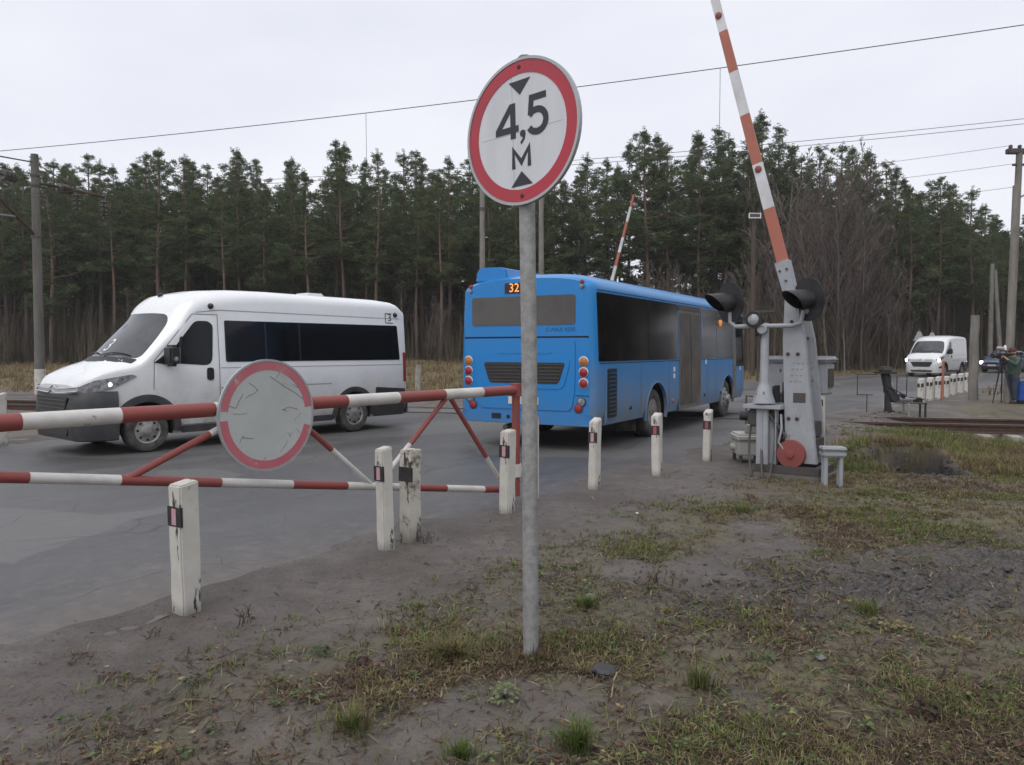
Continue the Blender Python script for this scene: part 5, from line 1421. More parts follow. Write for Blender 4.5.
b = MB(); b.lathe([(0.05, 0), (0.05, 0.05), (0.03, 0.06), (0, 0.06)], (0.02, -0.20, 0.22), (0, -1, 0), 16); b.build('cable_gland', PALE_BOX, tb)
b = MB(); b.box(-0.04, 0.18, -0.06, 0.10, 0.421, 0.54); b.build('top_casting', M['concrete_pale'], tb, bevel=0.02)
b = MB(); b.tube([(-0.16, 0, 0.42), (-0.16, 0, 0.94), (0.2, 0, 0.95)], 0.012, 6); b.build('conduit', M['grey_dark'], tb)
x, y = gp(832, 486)
jt, bx = track_box('junction_box', 'small grey cable junction box on pipe legs right of the barrier machine', (x, y, 0), R(-8), 0.27, 0.20, 0.115, 0.35, M['grey_paint'], legm=M['grey_paint'])

# the opposite machine on the far left verge shows only its arm above the bus
ob = copy_tree(bar)
fx, fy = road_pt(23.6, 11.15)
ob.location = (fx, fy, 0); ob.scale = (1, 1, 0.92); ob.rotation_euler = (0, 0, mrz + math.pi)
ob['label'] = 'raised striped barrier arm sticking up behind the bus roof'

# dark drive on the far right verge
x, y = gp(897, 413)
fd = thing('barrier_drive', 'dark low barrier drive with box head beside the far post row', 'barrier', (x, y, 0), R(-6))
b = MB(); b.prism([(-0.40, 1.0), (-0.20, 1.0), (-0.16, 0.66), (0.02, 0.44), (0.02, 0.30), (-0.16, 0.30), (-0.32, 0.62)], lambda a, c, d: (a, d, c), -0.09, 0.09); b.build('rocker', M['black_metal'], fd, bevel=0.02)
b = MB(); b.prism([(-0.30, 0.52), (-0.22, 0.52), (-0.12, 0.0), (-0.30, 0.0)], lambda a, c, d: (a, d, c), -0.06, 0.06); b.build('pedestal', M['black_metal'], fd, bevel=0.01)
b = MB(); b.box(-0.52, -0.08, -0.2, 0.2, 1.0, 1.05); b.build('head_plate', M['black_metal'], fd, bevel=0.01)
b = MB(); b.box(-0.46, -0.14, -0.15, 0.15, 1.052, 1.18); b.build('head_box', M['grey_dark'], fd, bevel=0.04)
for y_ in (-0.16, 0.16):
    b = MB(); b.tube([(-0.12, y_, 0.28), (0.66, y_, 0.26)], 0.022, 8); b.build('bed_rail', M['grey_dark'], fd)
b = MB(); b.lathe([(0.0, 0.0), (0.06, 0.01), (0.07, 0.06), (0.07, 0.26), (0.045, 0.30), (0.045, 0.50), (0.02, 0.52), (0, 0.52)], (0.04, 0, 0.36), (1, 0, 0), 16); b.build('drive_case', M['grey_paint'], fd)
for x_, r_, z_ in ((0.12, 0.055, 0.44), (0.50, 0.08, 0.33)):
    b = MB(); b.lathe([(r_, 0), (r_*1.05, 0.05), (r_, 0.22), (r_*0.5, 0.25), (0, 0.25)], (x_, 0.12, z_), (0, -1, 0), 16); b.build('motor', M['black_metal'], fd)
for x_ in (0.22, 0.62):
    for y_ in (-0.16, 0.16):
        b = MB(); b.tube([(x_, y_, -0.2), (x_, y_, 0.27)], 0.028, 8); b.build('leg', M['concrete_pale'] if x_ < 0.4 else M['black_metal'], fd)
for pts in ([(-0.98, 0, 0.45), (-0.98, 0, 0.98), (-0.5, 0, 0.98)], [(-0.98, 0, 0.46), (-0.6, 0, 0.46)], [(0.02, 0.1, 0.4), (0.02, 0.1, 0.95)], [(0.26, 0.1, 0.4), (0.26, 0.1, 0.98)], [(-0.74, 0, 0.0), (-0.74, 0, 0.48)], [(-0.3, -0.1, 0.7), (0.2, -0.14, 0.42), (0.6, -0.14, 0.36)]):
    b = MB(); b.tube(pts, 0.012, 6); b.build('guard_rod', M['black_metal'], fd)

# ------------------------------------------------------------------ poles and overhead wires
def tapered_pole(parent, h, r0, r1, mat_, name='shaft', n=14, base=None):
    b = MB(); b.tube([(0, 0, -0.6), (0, 0, h*0.5), (0, 0, h)], [r0*1.04, (r0+r1)/2, r1], n); return b.build(name, mat_, parent, ang=60)
def insulator_string(parent, p, n=4, r=0.13, step=0.16, name='insulator', ax=(0, 0, -1)):
    b = MB(); ax = Vector(ax).normalized()
    prof = []
    for i in range(n):
        d = 0.12 + i*step
        prof += [(0.03, d), (0.05, d+0.02), (r, d+0.06), (r*0.92, d+0.09), (0.04, d+0.075)]
    b.lathe([(0.015, 0)] + prof + [(0.02, 0.12+n*step+0.1), (0, 0.12+n*step+0.1)], p, ax, 14)
    return b.build(name, M['insulator'], parent)

px_, pz_ = -17.1, 28.0
cp = thing('catenary_pole', 'concrete railway mast with whitewashed foot behind the minibus nose', 'utility pole', (px_, pz_, gh(px_, pz_)), TRACK_ANG)
zb_ = 8.6 - gh(px_, pz_)
tapered_pole(cp, zb_, 0.175, 0.125, M['concrete_dark'])
b = MB(); b.tube([(0, 0, 0), (0, 0, 0.95)], [0.19, 0.184], 16); b.build('whitewashed_foot', M['post_white'], cp, ang=60)
b = MB(); b.tube([(0, 0, 7.62), (0, 0.6, 7.68), (0, 3.3, 7.75)], 0.05, 8); b.build('rear_bracket', M['rust'], cp)
b = MB(); b.tube([(0, 0, 8.35), (0, 1.2, 8.0), (0, 1.9, 7.74)], 0.02, 6); b.build('rear_tie', M['grey_dark'], cp)
for yy in (1.9, 3.25): insulator_string(cp, (0, yy, 7.72), 4, 0.17, 0.17)
insulator_string(cp, (0, 0.9, 7.66), 4, 0.19, 0.15, 'strut_insulator', (0, 1, 0.03))
b = MB(); b.tube([(0, 0, 5.7), (0, -1.6, 6.9), (0, -3.6, 8.0)], 0.055, 8); b.build('cantilever_strut', M['rust'], cp)
b = MB(); b.tube([(0, 0, 8.35), (0, -3.6, 8.05)], 0.025, 6); b.build('cantilever_tie', M['grey_dark'], cp)
insulator_string(cp, (0, -0.7, 7.62), 4, 0.19, 0.15, 'strut_insulator', (0, -1, 0.02))
b = MB(); b.tube([(0, -0.8, 6.3), (0, -2.2, 6.2), (0, -4.2, 6.05)], 0.03, 6); b.build('steady_arm', M['galv'], cp)
for z in (7.5, 7.85, 5.65):
    b = MB(); b.lathe([(0.165, 0), (0.165, 0.07)], (0, 0, z), (0, 0, 1), 14); b.build('clamp', M['grey_dark'], cp)

def wire(name, label, fnp, n, r, mat_=None):
    b = MB(); b.tube([fnp(i/(n-1)) for i in range(n)], r, 5); o = b.build(name, mat_ or M['wire'], None, ang=80); tag(o, label, 'cable'); return o
def on_track(t, w_, z): 
    p = T0 + TD*t + TN*w_; return (p[0], p[1], z)
hm = lambda t: 8.0 + 0.039*(t+11) + 0.001*(t+11)**2
hc = lambda t: 6.30 + 0.0018*max(0.0, t+12)**2
wire('messenger_wire', 'uppermost overhead wire sloping up to the right behind the round sign', lambda f: on_track(-45+75*f, 0, hm(-45+75*f)), 60, 0.011)
wire('contact_wire', 'upper of two close railway contact wires over the trees', lambda f: on_track(-45+75*f, 0, hc(-45+75*f)), 60, 0.0065)
wire('contact_wire', 'lower of two close railway contact wires over the trees', lambda f: on_track(-45+75*f, 0.25, hc(-45+75*f)-0.05), 60, 0.0065)
for i, t in enumerate((-26.0, -13.8, -4.7, 4.0)):
    b = MB(); b.tube([on_track(t, 0, hm(t)), on_track(t, 0.02, hc(t))], 0.006, 4); o = b.build('dropper_wire', M['wire']); tag(o, 'thin vertical wire hanging from the overhead messenger wire', 'cable', 'droppers of the overhead line')

rx, ry = gp(1007, 401)
rp = thing('utility_pole', 'tall grey concrete pole with a bracing leg at the right edge', 'utility pole', (rx, ry, gh(rx, ry)))
b = MB(); b.tube([(0, 0, -0.5), (0.18, 0, 7.85)], [0.125, 0.09], 12); b.build('shaft', M['concrete'], rp, ang=60)
b = MB(); b.tube([(-0.22, -0.35, -0.4), (0.10, 0, 6.75)], [0.12, 0.09], 12); b.build('bracing_leg', M['concrete'], rp, ang=60)
b = MB(); b.box(-0.22, 0.62, -0.09, 0.09, 7.72, 7.88); b.build('head_bracket', M['grey_dark'], rp, bevel=0.02)
for x_ in (-0.1, 0.18, 0.46):
    b = MB(); b.lathe([(0.02, 0), (0.055, 0.03), (0.06, 0.09), (0.03, 0.12), (0, 0.12)], (x_, 0, 7.88), (0, 0, 1), 12); b.build('pin_insulator', M['insulator'], rp)
b = MB(); b.box(-0.02, 0.36, -0.05, 0.05, 7.36, 7.42); b.build('crossarm', M['grey_dark'], rp, bevel=0.01)
b = MB(); b.tube([(0.14, 0, 6.35), (0.5, -0.2, 6.55), (0.9, -0.3, 6.55)], 0.03, 8); lb_ = b.build('lamp_arm', M['galv'], rp)
b = MB(); b.lathe([(0.0, -0.02), (0.07, 0.0), (0.10, 0.18), (0.06, 0.34), (0, 0.36)], (0.6, -0.24, 6.56), (1, -0.3, 0), 14); b.build('lamp_head', M['white_dot'], lb_)
zr = gh(rx, ry)
def line_from(dx, z0, sag, L=48, w0=0.0, wz=0.0):
    return lambda f: (rx + dx - TD[0]*L*f*0.92, ry - TD[1]*L*f*1.9 + w0, z0 + zr - sag*4*f*(1-f) + wz*f)
wire('power_line', 'power line running left from the top of the right-hand pole', line_from(-0.1, 7.98, 0.2, 15), 30, 0.0065)
wire('power_line', 'second power line running left from just below the pole top', line_from(0.0, 7.42, 0.2, 15), 30, 0.0065)
wire('power_line', 'lowest power line meeting the right-hand pole', line_from(0.1, 6.72, 0.2, 12), 30, 0.0065)

x, y = gp(973, 399)
b = MB(); n = 9
pts = [(0.015*math.sin(i*1.7), 0, -0.4 + 3.15*i/n) for i in range(n+1)]
b.tube(pts, [0.155, 0.15, 0.15, 0.147, 0.145, 0.142, 0.14, 0.137, 0.135, 0.13], 9)
o = b.build('concrete_stub', M['concrete'], None, ang=40); o.location = (x, y, gh(x, y)); tag(o, 'stout weathered concrete stub pole left of the cameraman', 'pole')
# twin-leg pole far along the road
x, y = 38.0, 61.5
fp = thing('utility_pole', 'distant grey concrete pole with bracing leg above the dark car', 'utility pole', (x, y, gh(x, y)))
b = MB(); b.tube([(0, 0, -0.5), (0.0, 0, 8.4)], [0.2, 0.15], 10); b.build('shaft', M['concrete'], fp)
b = MB(); b.tube([(0.95, 0, -0.4), (0.22, 0, 7.9)], [0.18, 0.14], 10); b.build('bracing_leg', M['concrete'], fp)
b = MB(); b.tube([(0.05, 0, 8.4), (0.05, 0, 9.4)], 0.04, 6); b.build('spike', M['grey_dark'], fp)
for (px, Z, top, lab, r) in ((482.5, 35.0, 189, 'slim grey concrete pole behind the bus, left of the sign post', 0.14), (541, 33.0, 150, 'slim grey concrete pole behind the bus, right of the sign post', 0.12)):
    X = (px-512)/FPX*Z; g = gh(X, Z); h = CAM_H + (350-top)*Z/FPX - g
    t = thing('utility_pole', lab, 'utility pole', (X, Z, g)); tapered_pole(t, h, r, r*0.8, M['concrete'])
    b = MB(); b.lathe([(r*0.9, 0), (r*0.9, 0.15)], (0, 0, h*0.88), (0, 0, 1), 12); b.build('clamp', M['grey_dark'], t)
Z = 45.5; X = (752-512)/FPX*Z; g = gh(X, Z)
t = thing('utility_pole', 'brown wooden pole with a small white plate on top behind the bus front', 'utility pole', (X, Z, g)); h = CAM_H + 132*Z/FPX - g
tapered_pole(t, h, 0.16, 0.12, mat('old_wood_pole', (0.085, 0.062, 0.048), 0.9, 0, (0.05, 0.038, 0.03), 5, stretch=(3, 3, 0.4)))
b = MB(); b.box(-0.36, 0.36, -0.20, -0.15, h-0.12, h+0.20); b.build('plate', M['white_dot'], t, bevel=0.01)
b = MB(); b.box(-0.30, 0.30, -0.204, -0.20, h-0.06, h+0.14); b.build('plate_face', M['grey_dark'], t)

# two triangular warning signs seen over the panel van
for px, lab in ((918.0, 'left of two pale triangular warning signs peeking over the panel van'), (931.0, 'right of two pale triangular warning signs peeking over the panel van')):
    Z = 60.0; X = (px-512)/FPX*Z; g = gh(X, Z)
    t = thing('warning_sign', lab, 'road sign', (X, Z, g), 0, 'triangular signs beyond the panel van')
    b = MB(); b.tube([(0, 0, -0.3), (0, 0, 2.9)], 0.04, 8); b.build('post', M['galv'], t)
    b = MB(); b.prism(rpoly([(-0.50, 2.15), (0.50, 2.15), (0.0, 3.08)], 0.06), lambda a, c, d: (a, d, c), -0.07, -0.055); b.build('sign_plate', mat('sign_back_pale', (0.50, 0.52, 0.53), 0.5, 0.2), t)
    b = MB(); b.prism([(-0.14, 2.88), (0.14, 2.88), (0.0, 3.04)], lambda a, c, d: (a, d, c), -0.073, -0.0705); b.build('dark_tip', M['grey_dark'], t)
x, y = gp(418, 394)
b = MB(); b.tube([(0, 0, -0.3), (0, 0, 0.5), (0.02, 0, 1.02)], [0.12, 0.115, 0.10], 7)
o = b.build('marker_post', M['concrete_pale'], None, ang=40); o.location = (x, y, gh(x, y)); tag(o, 'small pale concrete marker post in dry grass left of the bus', 'marker post')

# ------------------------------------------------------------------ cameraman, camera, tripod
def skin_mesh(name, verts, edges, radii, sub=2, root=0):
    me = bpy.data.meshes.new(name); me.from_pydata(verts, edges, [])
    o = bpy.data.objects.new(name, me); C.objects.link(o)
    sk = o.modifiers.new('skin', 'SKIN'); sk.use_smooth_shade = True
    for i, r in enumerate(radii):
        rr = r if hasattr(r, '__len__') else (r, r)
        me.skin_vertices[0].data[i].radius = rr
        me.skin_vertices[0].data[i].use_root = (i == root)
    sb = o.modifiers.new('sub', 'SUBSURF'); sb.levels = sub; sb.render_levels = sub
    bpy.context.view_layer.update()
    m2 = bpy.data.meshes.new_from_object(o.evaluated_get(bpy.context.evaluated_depsgraph_get()))
    bpy.data.objects.remove(o); m2.shade_smooth(); return m2
cx_, cy_ = gp(1013, 402)
per = thing('person', 'person in a dark green jacket and blue jeans filming beside the right-hand pole', 'person', (cx_, cy_, gh(cx_, cy_)), R(188))
SKIN = mat('skin', (0.40, 0.24, 0.18), 0.55); JACKET = mat('green_jacket', (0.040, 0.075, 0.055), 0.85, 0, (0.06, 0.10, 0.075), 6); JEANS = mat('dark_jeans', (0.028, 0.036, 0.060), 0.9, 0, (0.045, 0.055, 0.08), 8)
CAP = mat('maroon_cap', (0.09, 0.030, 0.035), 0.9); SHOE = mat('dark_shoes', (0.02, 0.02, 0.022), 0.7)
# local +x = facing; height 1.70
bv = [(0, 0, 0.92), (0, 0, 1.10), (0, 0, 1.28), (0.02, 0, 1.42), (0.05, 0, 1.48), (0.07, 0, 1.58), (0.075, 0, 1.66)]
be_ = [(0, 1), (1, 2), (2, 3), (3, 4), (4, 5), (5, 6)]
brd = [(0.10, 0.085), (0.09, 0.075), (0.12, 0.09), (0.12, 0.09), 0.055, (0.085, 0.085), (0.075, 0.07)]
def chain(vs, rs, root):
    k = len(bv)
    for i, (p, r) in enumerate(zip(vs, rs)):
        bv.append(p); brd.append(r); be_.append((root if i == 0 else k+i-1, k+i))
    return len(bv)-1
for s in (1, -1):
    chain([(0.01, s*0.10, 0.84), (0.03 + 0.04*(s > 0), s*0.11, 0.48), (-0.01 + 0.05*(s > 0), s*0.12, 0.09), (0.12 + 0.05*(s > 0), s*0.14, 0.04)], [0.062, 0.050, 0.040, 0.034], 0)
    hnd = chain([(0.02, s*0.18, 1.40), (0.16, s*0.25, 1.20), (0.36, s*0.14, 1.38), (0.42, s*0.11, 1.44)], [0.060, 0.046, 0.034, (0.034, 0.022)], 3)
    for f in range(4):
        chain([(0.46, s*(0.10+0.012*(f-1.5)), 1.455+0.014*(f-1.5)), (0.50, s*(0.085+0.008*f), 1.45+0.016*(f-1.5)), (0.505, s*(0.06+0.006*f), 1.44+0.016*(f-1.5))], [0.010, 0.009, 0.008], hnd)
    chain([(0.42, s*0.085, 1.47), (0.45, s*0.065, 1.485)], [0.011, 0.009], hnd)
link('body', skin_mesh('body', bv, be_, brd, 2), SKIN, per)
jv = [(0, 0, 0.80), (0, 0, 1.05), (0, 0, 1.28), (0.02, 0, 1.42), (0.04, 0, 1.47)]; je = [(0, 1), (1, 2), (2, 3), (3, 4)]; jr = [(0.21, 0.17), (0.195, 0.155), (0.205, 0.155), (0.155, 0.115), (0.085, 0.08)]
for s in (1, -1):
    k = len(jv); jv += [(0.02, s*0.19, 1.39), (0.16, s*0.26, 1.20), (0.35, s*0.15, 1.37)]; je += [(3, k), (k, k+1), (k+1, k+2)]; jr += [0.085, 0.070, 0.050]
link('jacket', skin_mesh('jacket', jv, je, jr, 2), JACKET, per)
tv = [(0, 0, 0.93), (0, 0, 0.86)]; te = [(0, 1)]; tr = [(0.165, 0.14), (0.16, 0.14)]
for s in (1, -1):
    k = len(tv); tv += [(0.01, s*0.105, 0.78), (0.03+0.04*(s > 0), s*0.112, 0.48), (0.05*(s > 0), s*0.12, 0.10)]; te += [(1, k), (k, k+1), (k+1, k+2)]; tr += [0.105, 0.082, 0.070]
link('trousers', skin_mesh('trousers', tv, te, tr, 2), JEANS, per)
for s in (1, -1):
    b = MB(); xo = 0.05*(s > 0); b.prism([(-0.07, 0.0), (0.19, 0.0), (0.20, 0.04), (0.12, 0.08), (0.04, 0.12), (-0.07, 0.11)], lambda a, c, d: (a+xo, d, c), s*0.125-0.045, s*0.125+0.045); b.build('shoe', SHOE, per, bevel=0.02)
b = MB(); b.lathe([(0.105, 0.0), (0.112, 0.02), (0.108, 0.07), (0.075, 0.115), (0, 0.13)], (0.065, 0, 1.605), (0, 0, 1), 20); hat = b.build('cap', CAP, per)
b = MB(); b.prism([(0.12, -0.07), (0.20, -0.05), (0.215, 0.0), (0.20, 0.05), (0.12, 0.07)], lambda a, c, d: (a+0.02, c, d), 1.60, 1.612); b.build('cap_peak', CAP, hat)
b = MB(); b.lathe([(0.016, 0), (0.010, 0.03), (0, 0.034)], (0.145, 0, 1.555), (1, 0, -0.3), 8); b.build('nose', SKIN, per)
for s in (1, -1):
    b = MB(); b.lathe([(0.0, -0.008), (0.010, 0), (0.0, 0.008)], (0.140, s*0.032, 1.578), (1, 0, 0), 8); b.build('eye', M['black_metal'], per)
    b = MB(); b.lathe([(0.03, 0), (0.028, 0.015), (0, 0.018)], (0.065, s*0.085, 1.57), (0, s, 0), 10); b.build('ear', SKIN, per)
b = MB(); b.box(0.132, 0.148, -0.022, 0.022, 1.518, 1.526); b.build('mouth', mat('lips', (0.28, 0.11, 0.10), 0.6), per)
ca, sa = math.cos(R(188)), math.sin(R(188))
kx, ky = cx_ + ca*0.40, cy_ + sa*0.40
kz = gh(kx, ky)
cm = thing('video_camera', 'black shoulder video camera with pale fluffy microphone on a tripod', 'camera', (kx, ky, kz), R(188))
b = MB(); b.box(-0.16, 0.18, -0.06, 0.06, 1.38, 1.54); b.build('camera_body', M['plastic_black'], cm, bevel=0.02)
b = MB(); b.lathe([(0.055, 0), (0.055, 0.10), (0.07, 0.12), (0.07, 0.17), (0.06, 0.17), (0, 0.15)], (0.18, 0, 1.46), (1, 0, 0), 20); b.build('lens', M['plastic_black'], cm)
b = MB(); b.box(-0.14, 0.10, -0.012, 0.012, 1.60, 1.625); b.box(-0.14, -0.115, -0.012, 0.012, 1.53, 1.60); b.box(0.075, 0.10, -0.012, 0.012, 1.53, 1.60); b.build('handle', M['plastic_black'], cm, bevel=0.005)
b = MB(); b.lathe([(0.0, -0.13), (0.05, -0.10), (0.062, 0), (0.05, 0.10), (0, 0.13)], (0.10, 0.03, 1.69), (1, 0, 0.15), 14); b.build('microphone', mat('pale_mic_fur', (0.42, 0.36, 0.34), 0.95, 0, (0.30, 0.26, 0.25), 20), cm)
b = MB(); b.lathe([(0.0, 0.0), (0.045, 0.01), (0.04, 0.12), (0.02, 0.16), (0, 0.16)], (-0.08, 0, 1.63), (0, 0, 1), 12); b.build('lamp_cover', M['white_dot'], cm)
b = MB(); b.box(-0.24, -0.14, 0.02, 0.09, 1.45, 1.52); b.build('viewfinder', M['plastic_black'], cm, bevel=0.01)
tp = thing('tripod', 'black camera tripod with spread legs standing in front of the person', 'tripod', (kx, ky, kz), R(188))
b = MB(); b.lathe([(0.06, 1.22), (0.07, 1.26), (0.05, 1.32), (0.06, 1.375), (0, 1.375)], (0, 0, 0), (0, 0, 1), 16); b.build('head', M['black_metal'], tp)
for a in (0, 130, 230):
    b = MB(); d_ = Vector((math.cos(R(a)), math.sin(R(a)), 0)); b.tube([d_*0.04 + Vector((0, 0, 1.24)), d_*0.17 + Vector((0, 0, 0.62)), d_*0.30 + Vector((0, 0, 0.0))], [0.026, 0.022, 0.014], 8); b.build('leg', M['black_metal'], tp)
b = MB(); b.tube([(0, 0, 1.22), (0, 0, 0.75)], 0.018, 8); b.build('centre_column', M['black_metal'], tp)
b = MB(); b.tube([(-0.04, 0, 1.34), (-0.40, 0.12, 1.20)], 0.010, 6); b.build('pan_handle', M['black_metal'], tp)
x, y = gp(1021.5, 402)
bg = thing('shoulder_bag', 'bright blue bag standing at the right edge beside the person', 'bag', (x, y, gh(x, y)))
b = MB(); b.prism(rpoly([(-0.16, 0.10), (0.16, 0.10), (0.14, 0.70), (-0.14, 0.70)], 0.06), lambda a, c, d: (a, d, c), -0.10, 0.10); b.build('bag_body', mat('blue_nylon', (0.020, 0.075, 0.33), 0.7, 0, (0.015, 0.05, 0.24), 5), bg, bevel=0.03)
b = MB(); b.prism(rpoly([(-0.11, 0.0), (0.11, 0.0), (0.11, 0.10), (-0.11, 0.10)], 0.02), lambda a, c, d: (a, d, c), -0.08, 0.08); b.build('base', M['plastic_black'], bg, bevel=0.01)
b = MB(); b.tube([(-0.09, 0, 0.69), (-0.06, 0, 0.80), (0.06, 0, 0.80), (0.09, 0, 0.69)], 0.012, 6); b.build('carry_loop', M['plastic_black'], bg)

# ------------------------------------------------------------------ forest
NEEDLE = attr_mat('pine_needles', 0.75, 'col', 0.42, 0.25)
def bark_material(name, lo, hi, z0, z1):
    m, n, l, b = nmat(name)
    tc = n.new('ShaderNodeTexCoord'); sp = n.new('ShaderNodeSeparateXYZ'); l.new(tc.outputs['Object'], sp.inputs[0])
    f = ramp(n, l, math_(n, l, 'ADD', sp.outputs['Z'], math_(n, l, 'MULTIPLY', noise(n, l, 0.8, 4), 5.0)), z0, z1)
    c = mixc(n, l, f, lo, hi)
    oi = n.new('ShaderNodeObjectInfo')
    c = mixc(n, l, math_(n, l, 'MULTIPLY', oi.outputs['Random'], 0.6), c, (0.060, 0.052, 0.048))
    c = mixc(n, l, math_(n, l, 'MULTIPLY', ramp(n, l, noise(n, l, 9, 5, stretch=(1, 1, 0.3)), 0.4, 0.7), 0.5), c, (0.04, 0.033, 0.03))
    l.new(c, b.inputs['Base Color']); b.inputs['Roughness'].default_value = 0.9
    return m
PINE_BARK = bark_material('pine_bark', (0.120, 0.098, 0.085), (0.215, 0.130, 0.090), 4.0, 11.0)
TWIG = mat('bare_twig_bark', (0.128, 0.100, 0.086), 0.9, 0, (0.080, 0.064, 0.056), 2)
BIRCH = mat('pale_birch_bark', (0.36, 0.34, 0.32), 0.85, 0, (0.10, 0.09, 0.085), 5, 0.45, 0.6, stretch=(1, 1, 2))

def tube_np(pts, rad, n):
    b = MB(); b.tube(pts, rad, n, cap=False); return b.v, b.f

def make_pine(seed, H=17.0, sparse=1.0, crown_from=0.5, spread=2.1):
    rg = random.Random(seed); nr = np.random.RandomState(seed)
    tb = MB()
    bx, by = rg.uniform(-0.35, 0.35), rg.uniform(-0.35, 0.35)
    axis = lambda z: Vector((bx*(z/H)**2 + 0.10*math.sin(z*0.45+seed), by*(z/H)**2 + 0.10*math.cos(z*0.38+seed*2), z))
    tb.tube([axis(H*i/12) - Vector((0, 0, 0.4 if i == 0 else 0)) for i in range(13)], [0.185*(1-0.9*(i/12))+0.012 for i in range(13)], 7)
    cb = H*crown_from
    # dead stubs below the crown
    for _ in range(16):
        z = rg.uniform(H*0.2, cb); a = rg.uniform(0, 6.28); L = rg.uniform(0.4, 1.5)
        p = axis(z); tb.tube([p, p+Vector((math.cos(a)*L, math.sin(a)*L, rg.uniform(-0.25, 0.15)))], [0.022, 0.006], 3, cap=False)
    centres = []; sizes = []
    z = cb
    while z < H - 0.15:
        t = (z-cb)/(H-cb)
        Lm = spread*((1-t)**0.78)*(0.45+0.55*min(1, t/0.22)) + 0.20
        nb = rg.choice([3, 4, 4, 5]) if t < 0.85 else 4
        a0_ = rg.uniform(0, 6.28)
        for k in range(nb):
            if rg.random() > 0.86*sparse and t < 0.9: continue
            a = a0_ + k*6.283/nb + rg.uniform(-0.5, 0.5); L = Lm*rg.uniform(0.45, 1.3)
            el = -0.15 + 0.85*t + rg.uniform(-0.2, 0.2)
            p0 = axis(z); d = Vector((math.cos(a)*math.cos(el), math.sin(a)*math.cos(el), math.sin(el)))
            p1 = p0 + d*L*0.55; p2 = p0 + d*L + Vector((0, 0, 0.16*L))
            tb.tube([p0, p1, p2], [0.035*(1-t)+0.012, 0.018*(1-t)+0.009, 0.005], 3, cap=False)
            m = max(3, int(L/0.20))
            for i in range(m):
                f = 0.30 + 0.70*(i+rg.random()*0.6)/m
                q = p0 + d*L*f + Vector((0, 0, 0.16*L*f*f))
                side = Vector((-d.y, d.x, 0))*rg.uniform(-1, 1)*0.30*L*(1.1-f)
                centres.append(tuple(q + side + Vector((0, 0, rg.uniform(-0.05, 0.14))))); sizes.append(rg.uniform(0.22, 0.38)*(1-0.28*t))
            pr_ = (0.26 + 0.20*L*rg.uniform(0.6, 1.2))*(1-0.52*t)
            for i in range(int((5 + 7*L*rg.uniform(0.5, 1.1))*(1-0.28*t))):
                aa = rg.uniform(0, 6.28); rr = pr_*math.sqrt(rg.random())
                centres.append(tuple(p2 - d*pr_*0.6 + Vector((math.cos(aa)*rr, math.sin(aa)*rr, rg.gauss(0.02, 0.10+0.03*L)))))
                sizes.append(rg.uniform(0.20, 0.36)*(1-0.28*t))
        z += rg.uniform(0.40, 0.78)
    for q_ in range(7): centres.append(tuple(axis(H) + Vector((rg.uniform(-0.05, 0.05), rg.uniform(-0.05, 0.05), -0.45+0.12*q_)))); sizes.append(0.26-0.018*q_)
    Cn = np.array(centres); Sz = np.array(sizes)
    K = 13
    n = len(Cn)
    d = nr.normal(size=(n, K, 3)); d[..., 2] = np.abs(d[..., 2])*0.75 - 0.12
    d /= np.linalg.norm(d, axis=-1, keepdims=True)
    sd = np.cross(d, nr.normal(size=(n, K, 3))); sd /= np.linalg.norm(sd, axis=-1, keepdims=True)+1e-9
    L = Sz[:, None, None]*nr.uniform(0.6, 1.25, (n, K, 1)); wd = L*0.10
    base = Cn[:, None, :] + d*L*0.08
    V = np.stack([base - sd*wd*0.4, base + d*L*0.6 + sd*wd, base + d*L*0.6 - sd*wd, base + d*L], 2)   # slim kite per needle tuft
    V = V.reshape(-1, 3)
    q = np.arange(n*K)*4
    F = np.concatenate([np.stack([q, q+1, q+2], 1), np.stack([q+1, q+3, q+2], 1)])
    me = np_mesh('crown', V, F)
    tone = nr.uniform(0, 1, (n, 1, 1)); t2 = nr.uniform(0.8, 1.2, (n, K, 1))
    ca_, cb2 = np.array([0.064, 0.097, 0.046]), np.array([0.138, 0.168, 0.076])
    colr = (ca_*(1-tone) + cb2*tone)*t2
    old = nr.uniform(size=(n, 1, 1)) < 0.05
    colr = np.where(old, np.array([0.10, 0.075, 0.04]), colr)
    A4 = np.concatenate([colr, np.ones((n, K, 1))], -1); A4 = np.repeat(A4[:, :, None, :], 4, 2).reshape(-1, 4)
    col_attr(me, 'col', A4); me.materials.append(NEEDLE)
    tm = tb.mesh('trunk', True, 0, 60, recalc=False); tm.materials.append(PINE_BARK)
    return tm, me, H

